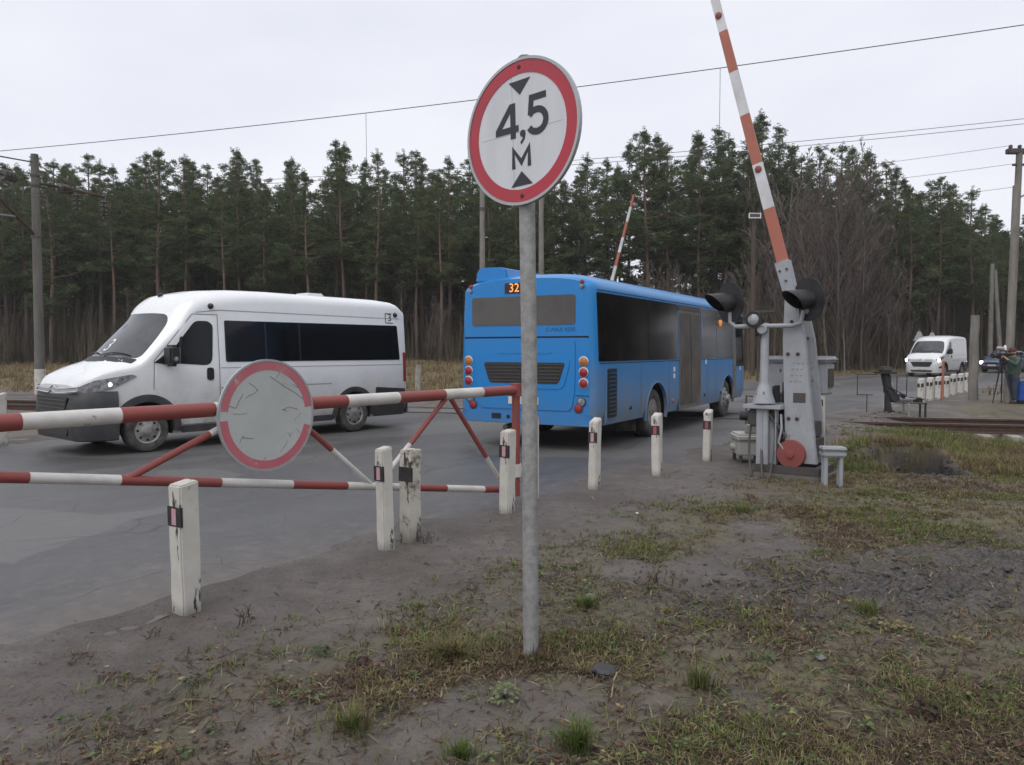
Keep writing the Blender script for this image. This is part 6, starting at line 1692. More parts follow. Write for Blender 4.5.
def make_bare(seed, H=12.0, spread=0.5, thick=0.13, mat_=None, depth=4):
    rg = random.Random(seed); tb = MB(); tw = MB()
    def grow_(p, d, L, r, lev):
        segs = 3 if lev < 2 else 2
        pts = [p]; rr = [r]; dd = d.copy()
        for i in range(segs):
            dd = (dd + Vector((rg.uniform(-1, 1), rg.uniform(-1, 1), rg.uniform(-0.3, 0.8)))*0.16).normalized()
            pts.append(pts[-1] + dd*L/segs); rr.append(r*(1-0.75*(i+1)/segs) if lev > 0 else r*(1-0.8*(i+1)/segs))
        (tb if lev == 0 else tw).tube(pts, [max(x_, 0.010) for x_ in rr], 6 if lev == 0 else 3, cap=False)
        if lev >= depth: return
        nb = (15, 7, 5, 4)[lev] if lev < 4 else 3
        for k in range(nb):
            f = rg.uniform(0.15 if lev == 0 else 0.2, 1.0)
            i = min(int(f*segs), segs-1); q = pts[i].lerp(pts[i+1], f*segs-i)
            a = rg.uniform(0, 6.283); el = rg.uniform(0.35, 1.15)
            o = dd.orthogonal().normalized(); o2 = dd.cross(o)
            nd = (dd*math.cos(spread+rg.uniform(-0.2, 0.3)) + (o*math.cos(a)+o2*math.sin(a))*math.sin(spread+rg.uniform(-0.1, 0.4)) + Vector((0, 0, 0.28))).normalized()
            grow_(q, nd, L*rg.uniform(0.28, 0.5)*(1.05-0.45*f), max(r*0.42*(1.1-0.5*f), 0.011), lev+1)
    grow_(Vector((0, 0, -0.3)), Vector((rg.uniform(-0.06, 0.06), rg.uniform(-0.06, 0.06), 1)), H, thick, 0)
    m1 = tb.mesh('trunk', True, 0, 60, recalc=False); m1.materials.append(mat_ or TWIG)
    m2 = tw.mesh('branches', False, 0, recalc=False); m2.materials.append(TWIG)
    return m1, m2, H

PINES = [make_pine(11+i, 17.0, 1.0 if i % 3 else 0.85, (0.30, 0.42, 0.48, 0.34, 0.44, 0.26, 0.54, 0.38)[i], (2.9, 2.6, 3.1, 2.5, 3.2, 2.8, 2.7, 2.4)[i]) for i in range(8)]
BARES = [make_bare(71+i, 11.0, 0.42 + 0.05*(i % 3), 0.11) for i in range(5)]
BIRCHES = [make_bare(91+i, 11.0, 0.40, 0.08, BIRCH, 3) for i in range(2)]

def plant_tree(kind, data, x, y, H, rg, label, group, cat='tree', names=('trunk', 'crown')):
    o = thing(kind, label, cat, (x, y, gh(x, y)), rg.uniform(0, 6.28), group)
    k = H/data[2]
    o.scale = (k*rg.uniform(0.9, 1.12),)*2 + (k,)
    for nm, me in zip(names, data[:2]):
        c = link(nm, me, None, o)
    return o
SKY = [(-90, 172), (0, 168), (60, 158), (100, 166), (200, 158), (270, 164), (330, 152), (400, 158), (440, 150), (520, 165), (600, 158), (660, 130), (700, 145), (755, 114), (790, 142), (830, 135), (870, 165), (905, 182), (950, 186), (975, 196), (1000, 226), (1030, 212), (1120, 190)]
sky_y = lambda p: float(np.interp(p, [a for a, _ in SKY], [b_ for _, b_ in SKY]))
rg = random.Random(8)
spots = []
def far_enough(x, y, d): return all((x-a)**2+(y-b_)**2 > d*d for a, b_ in spots)
def on_verge(x, y):
    d = float(road_d(np.array([x]), np.array([y]))[0]); return d < -3.0
n_p = 0
rows = [(60, 66, 72), (66, 73, 74), (73, 82, 66), (82, 93, 54)]
for (z0, z1, cnt) in rows:
    k = 0; tries = 0
    while k < cnt and tries < 4000:
        tries += 1
        Z = rg.uniform(z0, z1); p = rg.uniform(-70, 1090)
        if 555 < p < 725 and Z > 70 and rg.random() < 0.75: continue        # the wood is thin here, sky shows between the stems
        X = (p-512)/FPX*Z
        if not on_verge(X, Z) or not far_enough(X, Z, 1.9): continue
        if float(uv(np.array([X]), np.array([Z]))[1][0]) < 5 and Z < 75: continue
        H = min((CAM_H + (350-sky_y(p))*Z/FPX - gh(X, Z))*rg.uniform(0.80, 1.04), 20.5 if p > 630 else 18.5)
        if 775 < p < 1000 and rg.random() < 0.35: H *= 0.85
        spots.append((X, Z)); k += 1
        plant_tree('pine_tree', PINES[rg.randrange(8)], X, Z, H, rg, 'tall Scots pine standing in the forest behind the crossing', 'pines of the forest edge')
# bare broadleaved trees crowding the edge on the right
k = tries = 0
while k < 112 and tries < 6000:
    tries += 1
    p = rg.uniform(640, 1015); Z = rg.uniform(50, 68)
    if rg.random() < 0.12: p = rg.uniform(0, 640); Z = rg.uniform(58, 70)
    X = (p-512)/FPX*Z
    if not on_verge(X, Z) or not far_enough(X, Z, 1.0): continue
    if float(uv(np.array([X]), np.array([Z]))[1][0]) < 5: continue
    spots.append((X, Z)); k += 1
    top = sky_y(p) + rg.uniform(42, 130) + (95 if p < 770 else 0)
    H = max(4.0, min(CAM_H + (350-top)*Z/FPX, 14.5))
    plant_tree('bare_tree', BARES[rg.randrange(5)], X, Z, H, rg, 'leafless brown broadleaved tree at the forest edge', 'bare trees of the forest edge', names=('trunk', 'branches'))
for p, Z, H in ((401, 62, 6.5), (443, 61, 5.5), (163, 63, 8), (716, 54, 6), (950, 66, 7), (845, 52, 4.5)):
    X = (p-512)/FPX*Z
    plant_tree('birch_tree', BIRCHES[p % 2], X, Z, H, rg, 'slender pale birch standing in front of the dark pines', 'young birches of the forest edge', names=('trunk', 'branches'))

# deep wood behind: one mass
def merge_copies(name, items, mats):
    Vs, Fs, off = [], [], 0
    Cs = []
    for (V, F, Cc), (x, y, z, k, a) in items:
        c, s_ = math.cos(a), math.sin(a)
        W = np.empty_like(V); W[:, 0] = (V[:, 0]*c - V[:, 1]*s_)*k + x; W[:, 1] = (V[:, 0]*s_ + V[:, 1]*c)*k + y; W[:, 2] = V[:, 2]*k + z
        Vs.append(W); Fs.append(F+off); Cs.append(Cc); off += len(V)
    me = np_mesh(name, np.concatenate(Vs), np.concatenate(Fs)); col_attr(me, 'col', np.concatenate(Cs)); return me
def low_pine(seed):
    nr = np.random.RandomState(seed); V = []; F = []; Cc = []
    H = 17.0; n = 5
    for i in range(2):
        for j in range(n):
            a = 6.283*j/n; r = 0.19 if i == 0 else 0.05
            V.append((r*math.cos(a), r*math.sin(a), -0.5 if i == 0 else H*0.9)); Cc.append((0.13, 0.095, 0.078, 1))
    for j in range(n): F += [(j, (j+1) % n, n+(j+1) % n), (j, n+(j+1) % n, n+j)]
    for _ in range(420):
        t = nr.uniform(0, 1)**1.2; z = H*0.42 + (H*0.58)*t; r = 2.3*(1-t)**0.8*nr.uniform(0.1, 1) + 0.1; a = nr.uniform(0, 6.28)
        c = np.array((r*math.cos(a), r*math.sin(a), z)); k = len(V); s_ = nr.uniform(0.30, 0.6)
        for _k in range(3): V.append(tuple(c + nr.normal(size=3)*s_*np.array((1, 1, 0.5)))); Cc.append(tuple(np.array((0.060, 0.084, 0.042))*nr.uniform(0.7, 1.4)) + (1,))
        F.append((k, k+1, k+2))
    return np.array(V, float), np.array(F), np.array(Cc, float)
LP = [low_pine(s_) for s_ in range(4)]
items = []
nr = np.random.RandomState(5)
while len(items) < 380:
    Z = nr.uniform(90, 165); p = nr.uniform(-150, 1150); X = (p-512)/FPX*Z
    if 545 < p < 735 and nr.uniform() < 0.93: continue
    if not on_verge(X, Z): continue
    H = min(18.5, (CAM_H + (350-sky_y(p)-14)*Z/FPX))
    items.append((LP[nr.randint(4)], (X, Z, gh(X, Z), H/17.0*nr.uniform(0.8, 1.0), nr.uniform(0, 6.28))))
def low_bush(seed):
    nr = np.random.RandomState(seed); V = []; F = []; Cc = []
    for _ in range(230):
        t = nr.uniform(0, 1)**1.3; z = 6.0*t; r = 1.7*(1-t)**0.7*nr.uniform(0.1, 1) + 0.08; a = nr.uniform(0, 6.28)
        c = np.array((r*math.cos(a), r*math.sin(a), z)); k = len(V); s_ = nr.uniform(0.25, 0.5)
        br_ = (0.075, 0.082, 0.052) if nr.uniform() < 0.4 else (0.105, 0.082, 0.066)
        for _k in range(3): V.append(tuple(c + nr.normal(size=3)*s_*np.array((1, 1, 0.6)))); Cc.append(tuple(np.array(br_)*nr.uniform(0.7, 1.3)) + (1,))
        F.append((k, k+1, k+2))
    return np.array(V, float), np.array(F), np.array(Cc, float)
LB = [low_bush(50+s_) for s_ in range(3)]
k = 0
while k < 900:
    Z = nr.uniform(80, 150); p = nr.uniform(-150, 1150); X = (p-512)/FPX*Z
    if not on_verge(X, Z): continue
    k += 1; items.append((LB[nr.randint(3)], (X, Z, gh(X, Z)-0.2, nr.uniform(0.6, 1.5), nr.uniform(0, 6.28))))
k = 0                                           # the clearing is ringed by the same wood outside the picture
while k < 380:
    a = nr.uniform(R(34), R(120)); r_ = nr.uniform(66, 110); X, Z = r_*math.sin(a), r_*math.cos(a)
    if not on_verge(X, Z) or abs(float(track_w(X, Z))) < 9: continue
    k += 1; items.append((LP[nr.randint(4)], (X, Z, gh(X, Z), nr.uniform(0.85, 1.1), nr.uniform(0, 6.28))))
    items.append((LB[nr.randint(3)], (X+nr.uniform(-3, 3), Z+nr.uniform(-3, 3), gh(X, Z)-0.2, nr.uniform(0.7, 1.3), nr.uniform(0, 6.28))))
dm = merge_copies('deep_forest', items, None)
o = link('deep_forest', dm, NEEDLE); tag(o, 'dark mass of pine forest receding behind the front trees', 'forest', kind='stuff')

# undergrowth along the forest foot: thin stems and brush
def brush(name, n, seed, region, hmin, hmax, cols, label, wid=0.02, fork=3, cat='undergrowth'):
    nr = np.random.RandomState(seed); V = []; F = []; Cc = []
    pts = region(nr, n)
    gz = ground_h(pts[:, 0], pts[:, 1])
    for (x, y), z in zip(pts, gz):
        h = hmin + (hmax-hmin)*nr.uniform()**1.8; cl = cols[nr.randint(len(cols))]*nr.uniform(0.7, 1.25)
        for _ in range(fork):
            a = nr.uniform(0, 6.28); ln_ = h*nr.uniform(0.55, 1.0); tilt = nr.uniform(0.02, 0.42)
            b0 = np.array((x+nr.normal()*0.06, y+nr.normal()*0.06, z-0.05)); d = np.array((math.cos(a)*tilt, math.sin(a)*tilt, 1.0))
            s_ = np.array((math.cos(a+1.57), math.sin(a+1.57), 0))*wid
            m = b0 + d*ln_*0.55; tp = m + (d+np.array((math.cos(a), math.sin(a), 0))*tilt*0.8)*ln_*0.45
            k = len(V); V += [b0-s_, b0+s_, m+s_*0.7, m-s_*0.7, tp]; F += [(k, k+1, k+2), (k, k+2, k+3), (k+3, k+2, k+4)]; Cc += [np.append(cl, 1)]*5
    me = np_mesh(name, np.array(V), np.array(F)); col_attr(me, 'col', np.array(Cc))
    o = link(name, me, BLADE); tag(o, label, cat, kind='stuff'); return o
BLADE = attr_mat('blades_and_stalks', 0.7, 'col', 0.25, 0.25)
def scatter(nr, n, zr, pr, ok):
    out = np.zeros((0, 2))
    while len(out) < n:
        Z = nr.uniform(zr[0], zr[1], n); p = nr.uniform(pr[0], pr[1], n); X = (p-512)/FPX*Z
        m = ok(X, Z, p, nr); out = np.concatenate([out, np.stack([X[m], Z[m]], 1)])
    return out[:n]
def forest_foot(nr, n):
    return scatter(nr, n, (47, 84), (-60, 1060), lambda X, Z, p, q: ~((p < 640) & (Z < 58 + 2*np.sin(p*0.05))) & (road_d(X, Z) < -2.6 - q.uniform(0, 1.5, len(X))))
brush('undergrowth', 13000, 21, forest_foot, 0.8, 6.5, [np.array((0.110, 0.085, 0.070)), np.array((0.145, 0.108, 0.085)), np.array((0.085, 0.080, 0.055)), np.array((0.12, 0.11, 0.07))], 'brown leafless undergrowth filling the forest foot', 0.022, 5)
def field(nr, n):
    return scatter(nr, n, (24, 64), (-60, 1040), lambda X, Z, p, q: q.uniform(0, 1, len(X)) < ground_masks(X, Z)[2])
brush('dry_grass', 9000, 22, field, 0.18, 0.55, [np.array((0.26, 0.20, 0.105)), np.array((0.20, 0.145, 0.075)), np.array((0.15, 0.11, 0.065)), np.array((0.22, 0.19, 0.09))], 'dry straw-coloured grass on the bank before the forest', 0.016, 6, 'grass')

# ------------------------------------------------------------------ grass and litter of the verge
def blades(cx, cy, cz, n, hmin, hmax, spread, cols, nr, wid=0.0035, lean=0.55):
    """arrays for a tuft of curved blades"""
    a = nr.uniform(0, 6.283, n); r = np.abs(nr.normal(0, spread, n)); bx = cx + r*np.cos(a); by = cy + r*np.sin(a)
    an = a + nr.normal(0, 0.9, n); h = nr.uniform(hmin, hmax, n); ln_ = np.abs(nr.normal(lean, 0.3, n))
    dx, dy = np.cos(an), np.sin(an); sx_, sy_ = -dy*wid, dx*wid
    P = []
    for f, wf in ((0, 1), (0.5, 0.8), (1.0, 0)):
        ox = dx*ln_*h*f*f*0.9; oy = dy*ln_*h*f*f*0.9; oz = h*(f - 0.28*ln_*f*f)
        if wf: P += [np.stack([bx+ox-sx_*wf, by+oy-sy_*wf, cz+oz-0.004], 1), np.stack([bx+ox+sx_*wf, by+oy+sy_*wf, cz+oz-0.004], 1)]
        else: P.append(np.stack([bx+ox, by+oy, cz+oz], 1))
    V = np.stack(P, 1).reshape(-1, 3); k = np.arange(n)*5
    F = np.concatenate([np.stack([k, k+1, k+3], 1), np.stack([k, k+3, k+2], 1), np.stack([k+2, k+3, k+4], 1)])
    cc = np.array(cols)[nr.randint(0, len(cols), n)]*nr.uniform(0.7, 1.3, (n, 1))
    Cc = np.repeat(np.concatenate([cc, np.ones((n, 1))], 1), 5, 0)
    return V, F, Cc
class Acc:
    def __init__(s): s.V, s.F, s.C, s.n = [], [], [], 0
    def add(s, t): s.V.append(t[0]); s.F.append(t[1]+s.n); s.C.append(t[2]); s.n += len(t[0])
    def build(s, name, mat_, parent=None):
        me = np_mesh(name, np.concatenate(s.V), np.concatenate(s.F)); col_attr(me, 'col', np.concatenate(s.C)); return link(name, me, mat_, parent)
G1 = [(0.080, 0.125, 0.028), (0.115, 0.150, 0.040), (0.066, 0.098, 0.028), (0.16, 0.165, 0.055)]
GD = [(0.21, 0.175, 0.080), (0.150, 0.118, 0.060), (0.100, 0.072, 0.045), (0.13, 0.14, 0.045)]
GB = [(0.095, 0.060, 0.044), (0.120, 0.080, 0.055), (0.075, 0.052, 0.040)]
nr = np.random.RandomState(77)
acc = Acc()
N = 0; tries = 0
XC = nr.uniform(-3.2, 12.5, 150000); YC = 1.7 + (17.0-1.7)*nr.uniform(0, 1, 150000)**1.7
keep = np.abs(XC) < YC*0.72 + 0.4
XC, YC = XC[keep], YC[keep]
gmk = ground_masks(XC, YC); gz = ground_h(XC, YC); tn = fbm(XC, YC, 1.1, 3, 91); wv = track_w(XC, YC)
clump = sstep(-0.12, 0.38, fbm(XC, YC, 2.0, 4, 93)); bank_ = (wv > -9.6)
dens = gmk[0]*np.where(bank_, 0.55, 0.10 + 1.1*clump**1.4) * (1 - 0.8*gmk[3])
rd_ = road_d(XC, YC)
pick = (nr.uniform(size=len(XC)) < dens*0.85 + 0.003*(rd_ < -0.4)) & (rd_ < -0.15)
for x, y, z, t, w_ in zip(XC[pick], YC[pick], gz[pick], tn[pick], wv[pick]):
    bank = w_ > -8.4
    cols = G1 if t > -0.05 else GD if t > -0.32 else GB
    hh = (0.07, 0.20) if bank else (0.014, 0.058)
    acc.add(blades(x, y, z, nr.randint(6, 16), hh[0], hh[1], 0.035 if not bank else 0.07, [tuple(q*1.35 for q in c_) for c_ in cols + GD[1:3]], nr, 0.0022 + 0.0005*y/4, 0.7))
o = acc.build('verge_grass', BLADE); tag(o, 'short autumn grass and withered stalks on the muddy verge', 'grass', kind='stuff')

# matted dead stems lying flat between the tufts
def mat_stems(n, seed):
    nr = np.random.RandomState(seed)
    y = 1.75 + 9.0*nr.uniform(size=n*6)**1.7; x = nr.uniform(-0.72, 0.74, n*6)*y
    g = ground_masks(x, y); cl = sstep(-0.30, 0.30, fbm(x, y, 2.0, 4, 93))
    keep = (road_d(x, y) < -0.25) & (nr.uniform(size=n*6) < 0.006 + g[0]*(0.2+0.8*cl) + 0.20*g[3]); x, y = x[keep][:n], y[keep][:n]; n = len(x)
    z = ground_h(x, y); a = nr.uniform(0, 6.283, n); L = nr.uniform(0.015, 0.075, n); w = nr.uniform(0.0012, 0.0032, n)*(0.7+y/8)
    dx, dy = np.cos(a), np.sin(a); lift = nr.uniform(0.0, 0.022, n)
    P = [np.stack([x-dx*L-(-dy)*w, y-dy*L-dx*w, z+0.003], 1), np.stack([x-dx*L+(-dy)*w, y-dy*L+dx*w, z+0.003], 1),
         np.stack([x-(-dy)*w, y-dx*w, z+0.005+lift], 1), np.stack([x+(-dy)*w, y+dx*w, z+0.005+lift], 1), np.stack([x+dx*L, y+dy*L, z+0.002+lift*nr.uniform(0, 1, n)], 1)]
    V = np.stack(P, 1).reshape(-1, 3); k = np.arange(n)*5
    F = np.concatenate([np.stack([k, k+1, k+3], 1), np.stack([k, k+3, k+2], 1), np.stack([k+2, k+3, k+4], 1)])
    pal = np.array([(0.075, 0.052, 0.040), (0.14, 0.092, 0.062), (0.21, 0.165, 0.10), (0.29, 0.24, 0.15), (0.040, 0.030, 0.026), (0.14, 0.155, 0.060)])
    cc = pal[nr.choice(6, n, p=[0.26, 0.24, 0.14, 0.06, 0.20, 0.10])]*nr.uniform(0.75, 1.25, (n, 1))
    me = np_mesh('matted_stems', V, F); col_attr(me, 'col', np.repeat(np.concatenate([cc, np.ones((n, 1))], 1), 5, 0))
    return tag(link('matted_stems', me, BLADE), 'matted dead stems lying flat on the verge', 'dead grass', kind='stuff')
mat_stems(45000, 61)
# fallen leaves, twigs and crumbs
def litter(n, seed):
    nr = np.random.RandomState(seed); V = []; F = []; Cc = []
    pal = [(0.16, 0.085, 0.058), (0.22, 0.14, 0.085), (0.080, 0.052, 0.040), (0.28, 0.23, 0.15), (0.20, 0.19, 0.07), (0.34, 0.31, 0.27)]
    pr = [0.31, 0.20, 0.37, 0.05, 0.06, 0.01]
    yc = 1.8 + 9.5*nr.uniform(size=n*8)**1.7; xc = nr.uniform(-0.70, 0.72, n*8)*yc
    m = ground_masks(xc, yc); keep = (road_d(xc, yc) < -0.2) & (nr.uniform(size=n*8) < 0.04 + 0.9*m[0]*(0.15+0.85*sstep(-0.25, 0.35, fbm(xc, yc, 2.0, 4, 93)))); xc, yc = xc[keep][:n], yc[keep][:n]; zc = ground_h(xc, yc)
    for x, y, zg in zip(xc, yc, zc):
        z = zg + nr.uniform(0.003, 0.012); s_ = nr.uniform(0.006, 0.020); a = nr.uniform(0, 6.28); c, q = math.cos(a), math.sin(a)
        t1, t2 = nr.uniform(-0.6, 0.6, 2); cl = np.array(pal[nr.choice(6, p=pr)])*nr.uniform(0.7, 1.2)
        b0 = len(V); asp = nr.uniform(0.35, 0.8)
        for u_, v_, w_ in ((-1, 0, 0.2), (0, asp, t2), (1, 0, 0.3), (0, -asp, -t2*0.3), (0, 0, t1*0.6)):
            V.append((x+(u_*c-v_*q)*s_, y+(u_*q+v_*c)*s_, z+w_*s_*0.7)); Cc.append(np.append(cl, 1))
        F += [(b0, b0+4, b0+1), (b0+1, b0+4, b0+2), (b0+2, b0+4, b0+3), (b0+3, b0+4, b0)]
    me = np_mesh('leaf_litter', np.array(V), np.array(F)); col_attr(me, 'col', np.array(Cc)); o = link('leaf_litter', me, BLADE)
    return tag(o, 'scattered brown fallen leaves over the verge', 'leaves', kind='stuff')
litter(16000, 31)

def stone_mesh(seed, s, flat=0.7, n=1):
    bm = bmesh.new(); bmesh.ops.create_icosphere(bm, subdivisions=n, radius=1.0)
    rg_ = random.Random(seed)
    for v in bm.verts: v.co = Vector((v.co.x*s*rg_.uniform(0.75, 1.2), v.co.y*s*rg_.uniform(0.75, 1.2), v.co.z*s*flat*rg_.uniform(0.7, 1.15)))
    me = bpy.data.meshes.new('stone'); bm.to_mesh(me); bm.free(); return me
def pebbles(name, pts, smin, smax, seed, mat_, label, cat, sub_=1, lift=0.15):
    nr = np.random.RandomState(seed)
    base = []
    for i in range(6):
        me = stone_mesh(100+i, 1.0, 0.7, sub_); v = np.array([q.co[:] for q in me.vertices]); f = np.array([p.vertices[:] for p in me.polygons]); base.append((v, f)); bpy.data.meshes.remove(me)
    Vs, Fs, off = [], [], 0
    gz = ground_h(pts[:, 0], pts[:, 1])
    for (x, y), z in zip(pts, gz):
        v, f = base[nr.randint(6)]; s_ = smin*(smax/smin)**nr.uniform(); a = nr.uniform(0, 6.28); c, q = math.cos(a), math.sin(a)
        W = np.stack([(v[:, 0]*c-v[:, 1]*q)*s_+x, (v[:, 0]*q+v[:, 1]*c)*s_+y, v[:, 2]*s_+z+s_*lift], 1); Vs.append(W); Fs.append(f+off); off += len(v)
    me = np_mesh(name, np.concatenate(Vs), np.concatenate(Fs)); o = link(name, me, mat_); return tag(o, label, cat, kind='stuff')
nr = np.random.RandomState(6)
yy = 1.8 + 8*nr.uniform(size=6000)**1.6; xx = nr.uniform(-0.7, 0.72, 6000)*yy
ok = road_d(xx, yy) < 0.25
CLOD = mat('mud_clods', (0.095, 0.080, 0.070), 0.85, 0, (0.17, 0.15, 0.135), 30)
pebbles('mud_crumbs', np.stack([xx[ok], yy[ok]], 1), 0.002, 0.010, 7, CLOD, 'small crumbs of mud and grit strewn over the verge', 'grit')
# churned clods on the right
cx, cy = gp(870, 595)
xx = cx + nr.normal(0, 0.85, 160); yy = cy + nr.normal(0, 0.42, 160)
pebbles('churned_mud', np.stack([xx, yy], 1), 0.006, 0.03, 8, mat('dark_wet_clods', (0.055, 0.048, 0.045), 0.6, 0, (0.10, 0.09, 0.085), 14, bump=0.4, bscale=60), 'churned dark mud clods in the wheel ruts', 'mud')
xx = cx + nr.normal(0, 0.9, 110); yy = cy + nr.normal(0, 0.36, 110)
pebbles('rut_clods', np.concatenate([np.stack([xx, yy], 1), np.stack([HOLE[0]+nr.normal(0, 0.24, 200), HOLE[1]+nr.normal(0.15, 0.42, 200)], 1)]), 0.015, 0.05, 18, mat('wet_clods_pit_shade', (0.020, 0.017, 0.017), 0.55, 0, (0.070, 0.062, 0.058), 7, bump=0.6, bscale=35), 'large wet clods of dark earth in the ruts, blackened as shade in the ditch pit', 'mud', 2, -0.3)  # their black tone in the pit adds to the shade painted there
# ballast stones beside the rails
tt = nr.uniform(-2.6, 3.5, 1500); ww = nr.uniform(-2.6, 2.4, 1500); P1 = T0[None, :] + tt[:, None]*TD + ww[:, None]*TN
tt = nr.uniform(-30, -22, 1400); ww = nr.uniform(-2.6, 2.4, 1400); P2 = T0[None, :] + tt[:, None]*TD + ww[:, None]*TN
PP = np.concatenate([P1, P2]); PP = PP[road_d(PP[:, 0], PP[:, 1]) < -0.3]
pebbles('ballast_stones', PP, 0.02, 0.05, 9, mat('ballast_rock', (0.16, 0.145, 0.13), 0.9, 0, (0.07, 0.06, 0.052), 9), 'grey crushed stone ballast round the railway sleepers', 'gravel')

# single stones and plants that can be picked out
for px, py, s_, cl, lab in ((605, 676, 0.062, (0.030, 0.031, 0.036), 'dark grey angular stone on the grass right of the sign post foot'), (590, 600, 0.045, (0.12, 0.105, 0.095), 'brownish grey stone on the verge beyond the sign post'), (637, 515, 0.02, (0.45, 0.44, 0.42), 'tiny pale pebble on the verge below the bus wheel'), (820, 659, 0.030, (0.12, 0.12, 0.125), 'flat grey stone low right of the churned mud')):
    x, y = gp(px, py); me = stone_mesh(px, s_, 0.62, 2); me.shade_smooth(); me.set_sharp_from_angle(angle=R(25))
    o = link('stone', me, mat('stone_%d' % px, cl, 0.6, 0, tuple(c*1.7 for c in cl), 14, bump=0.5, bscale=50)); o.location = (x, y, gh(x, y)+s_*0.3); o.rotation_euler = (0.1, 0.05, px); tag(o, lab, 'stone')
def tuft(label, px, py, n, hmin, hmax, sp, cols, seed, name='grass_tuft', wid=0.0028, lean=0.6):
    x, y = gp(px, py); z = gh(x, y); nr_ = np.random.RandomState(seed)
    V, F, Cc = blades(0, 0, 0, n, hmin, hmax, sp, cols, nr_, wid, lean)
    me = np_mesh(name, V, F); col_attr(me, 'col', Cc); o = link(name, me, BLADE); o.location = (x, y, z); return tag(o, label, 'plant')
tuft('bushy bright green grass tuft at the bottom edge right of the sign post', 577, 748, 220, 0.06, 0.16, 0.030, G1, 1)
tuft('low bright green grass clump at the bottom edge left of the sign post', 462, 757, 160, 0.03, 0.08, 0.040, G1[:3], 2)
tuft('green grass tuft beyond the sign post beside the brown stone', 588, 606, 160, 0.04, 0.13, 0.03, G1, 3)
tuft('tangled yellow-brown grass clump left of the sign post foot', 450, 655, 320, 0.06, 0.15, 0.065, GD + G1[3:], 4, lean=0.9)
tuft('sparse tall grass tuft below the churned mud', 700, 690, 120, 0.08, 0.18, 0.04, GD + G1, 5)
tuft('yellowish green grass tuft in the churned mud', 866, 618, 150, 0.05, 0.13, 0.05, [(0.13, 0.16, 0.04), (0.09, 0.13, 0.03), (0.18, 0.15, 0.08)], 6)
tuft('green and straw grass tuft at lower centre left', 352, 735, 220, 0.04, 0.13, 0.07, GD + G1, 7)
tuft('low green tuft near the ditch, left of the barrier foot', 742, 512, 220, 0.04, 0.12, 0.12, G1, 8)
tuft('rusty dry stalks at the foot of the sign post', 540, 660, 200, 0.03, 0.12, 0.10, GB + GD, 9)
def leafy(label, px, py, n, r, leaf, cols, seed, up=0.5):
    x, y = gp(px, py); nr_ = np.random.RandomState(seed); V = []; F = []; Cc = []
    for i in range(n):
        a = nr_.uniform(0, 6.28); d = r*math.sqrt(nr_.uniform()); h = up*r*(1.1-(d/r)**2)*nr_.uniform(0.5, 1.1)+0.008
        c = np.array((d*math.cos(a), d*math.sin(a), h)); o_ = np.array((math.cos(a), math.sin(a), nr_.uniform(-0.1, 0.5))); o_ /= np.linalg.norm(o_); s_ = np.array((-math.sin(a), math.cos(a), nr_.uniform(-0.3, 0.3)))
        L = leaf*nr_.uniform(0.6, 1.2); W = L*0.36; k = len(V); cl = np.array(cols[nr_.randint(len(cols))])*nr_.uniform(0.75, 1.25)
        V += [c, c+o_*L*0.45+s_*W, c+o_*L-np.array((0, 0, 0.25*L)), c+o_*L*0.45-s_*W, c+o_*L*0.5-np.array((0, 0, -0.10*L))]; F += [(k, k+4, k+1), (k+1, k+4, k+2), (k+2, k+4, k+3), (k+3, k+4, k)]; Cc += [np.append(cl, 1)]*5
        st0 = np.array((0, 0, 0.0)); k = len(V); V += [st0-s_*0.001, st0+s_*0.001, c]; F.append((k, k+1, k+2)); Cc += [np.append(np.array((0.06, 0.05, 0.03)), 1)]*3
    me = np_mesh('weed', np.array(V), np.array(F)); col_attr(me, 'col', np.array(Cc)); o = link('weed', me, BLADE); o.location = (x, y, gh(x, y)); return tag(o, label, 'plant')
leafy('pale green leafy weed just left of the sign post foot', 504, 703, 60, 0.065, 0.032, [(0.17, 0.20, 0.09), (0.14, 0.18, 0.07), (0.22, 0.23, 0.12)], 1, 0.8)
leafy('small dark green weed on bare mud at left centre', 321, 656, 45, 0.045, 0.026, [(0.05, 0.085, 0.03), (0.065, 0.10, 0.035)], 2, 0.8)
leafy('dark olive weed on bare mud at lower left', 195, 690, 40, 0.042, 0.024, [(0.045, 0.065, 0.028), (0.055, 0.05, 0.03)], 3, 0.9)
leafy('reddish brown withered weed beside the small green weed', 360, 665, 60, 0.055, 0.028, [(0.07, 0.035, 0.030), (0.05, 0.03, 0.026)], 4, 0.5)
leafy('small green rosette left of the stone by the sign post', 412, 676, 22, 0.03, 0.022, [(0.10, 0.14, 0.06)], 5, 0.5)
leafy('round green plant at lower centre right of the post', 556, 738, 16, 0.03, 0.03, [(0.10, 0.15, 0.04), (0.14, 0.18, 0.05)], 6, 0.7)
leafy('dark reddish dock plant at lower right', 925, 715, 40, 0.05, 0.04, [(0.045, 0.04, 0.03), (0.07, 0.035, 0.03)], 7, 1.4)
leafy('yellow-brown leaf clump in the churned mud', 888, 628, 40, 0.10, 0.04, [(0.24, 0.19, 0.10), (0.18, 0.13, 0.07), (0.13, 0.15, 0.05)], 8, 0.4)
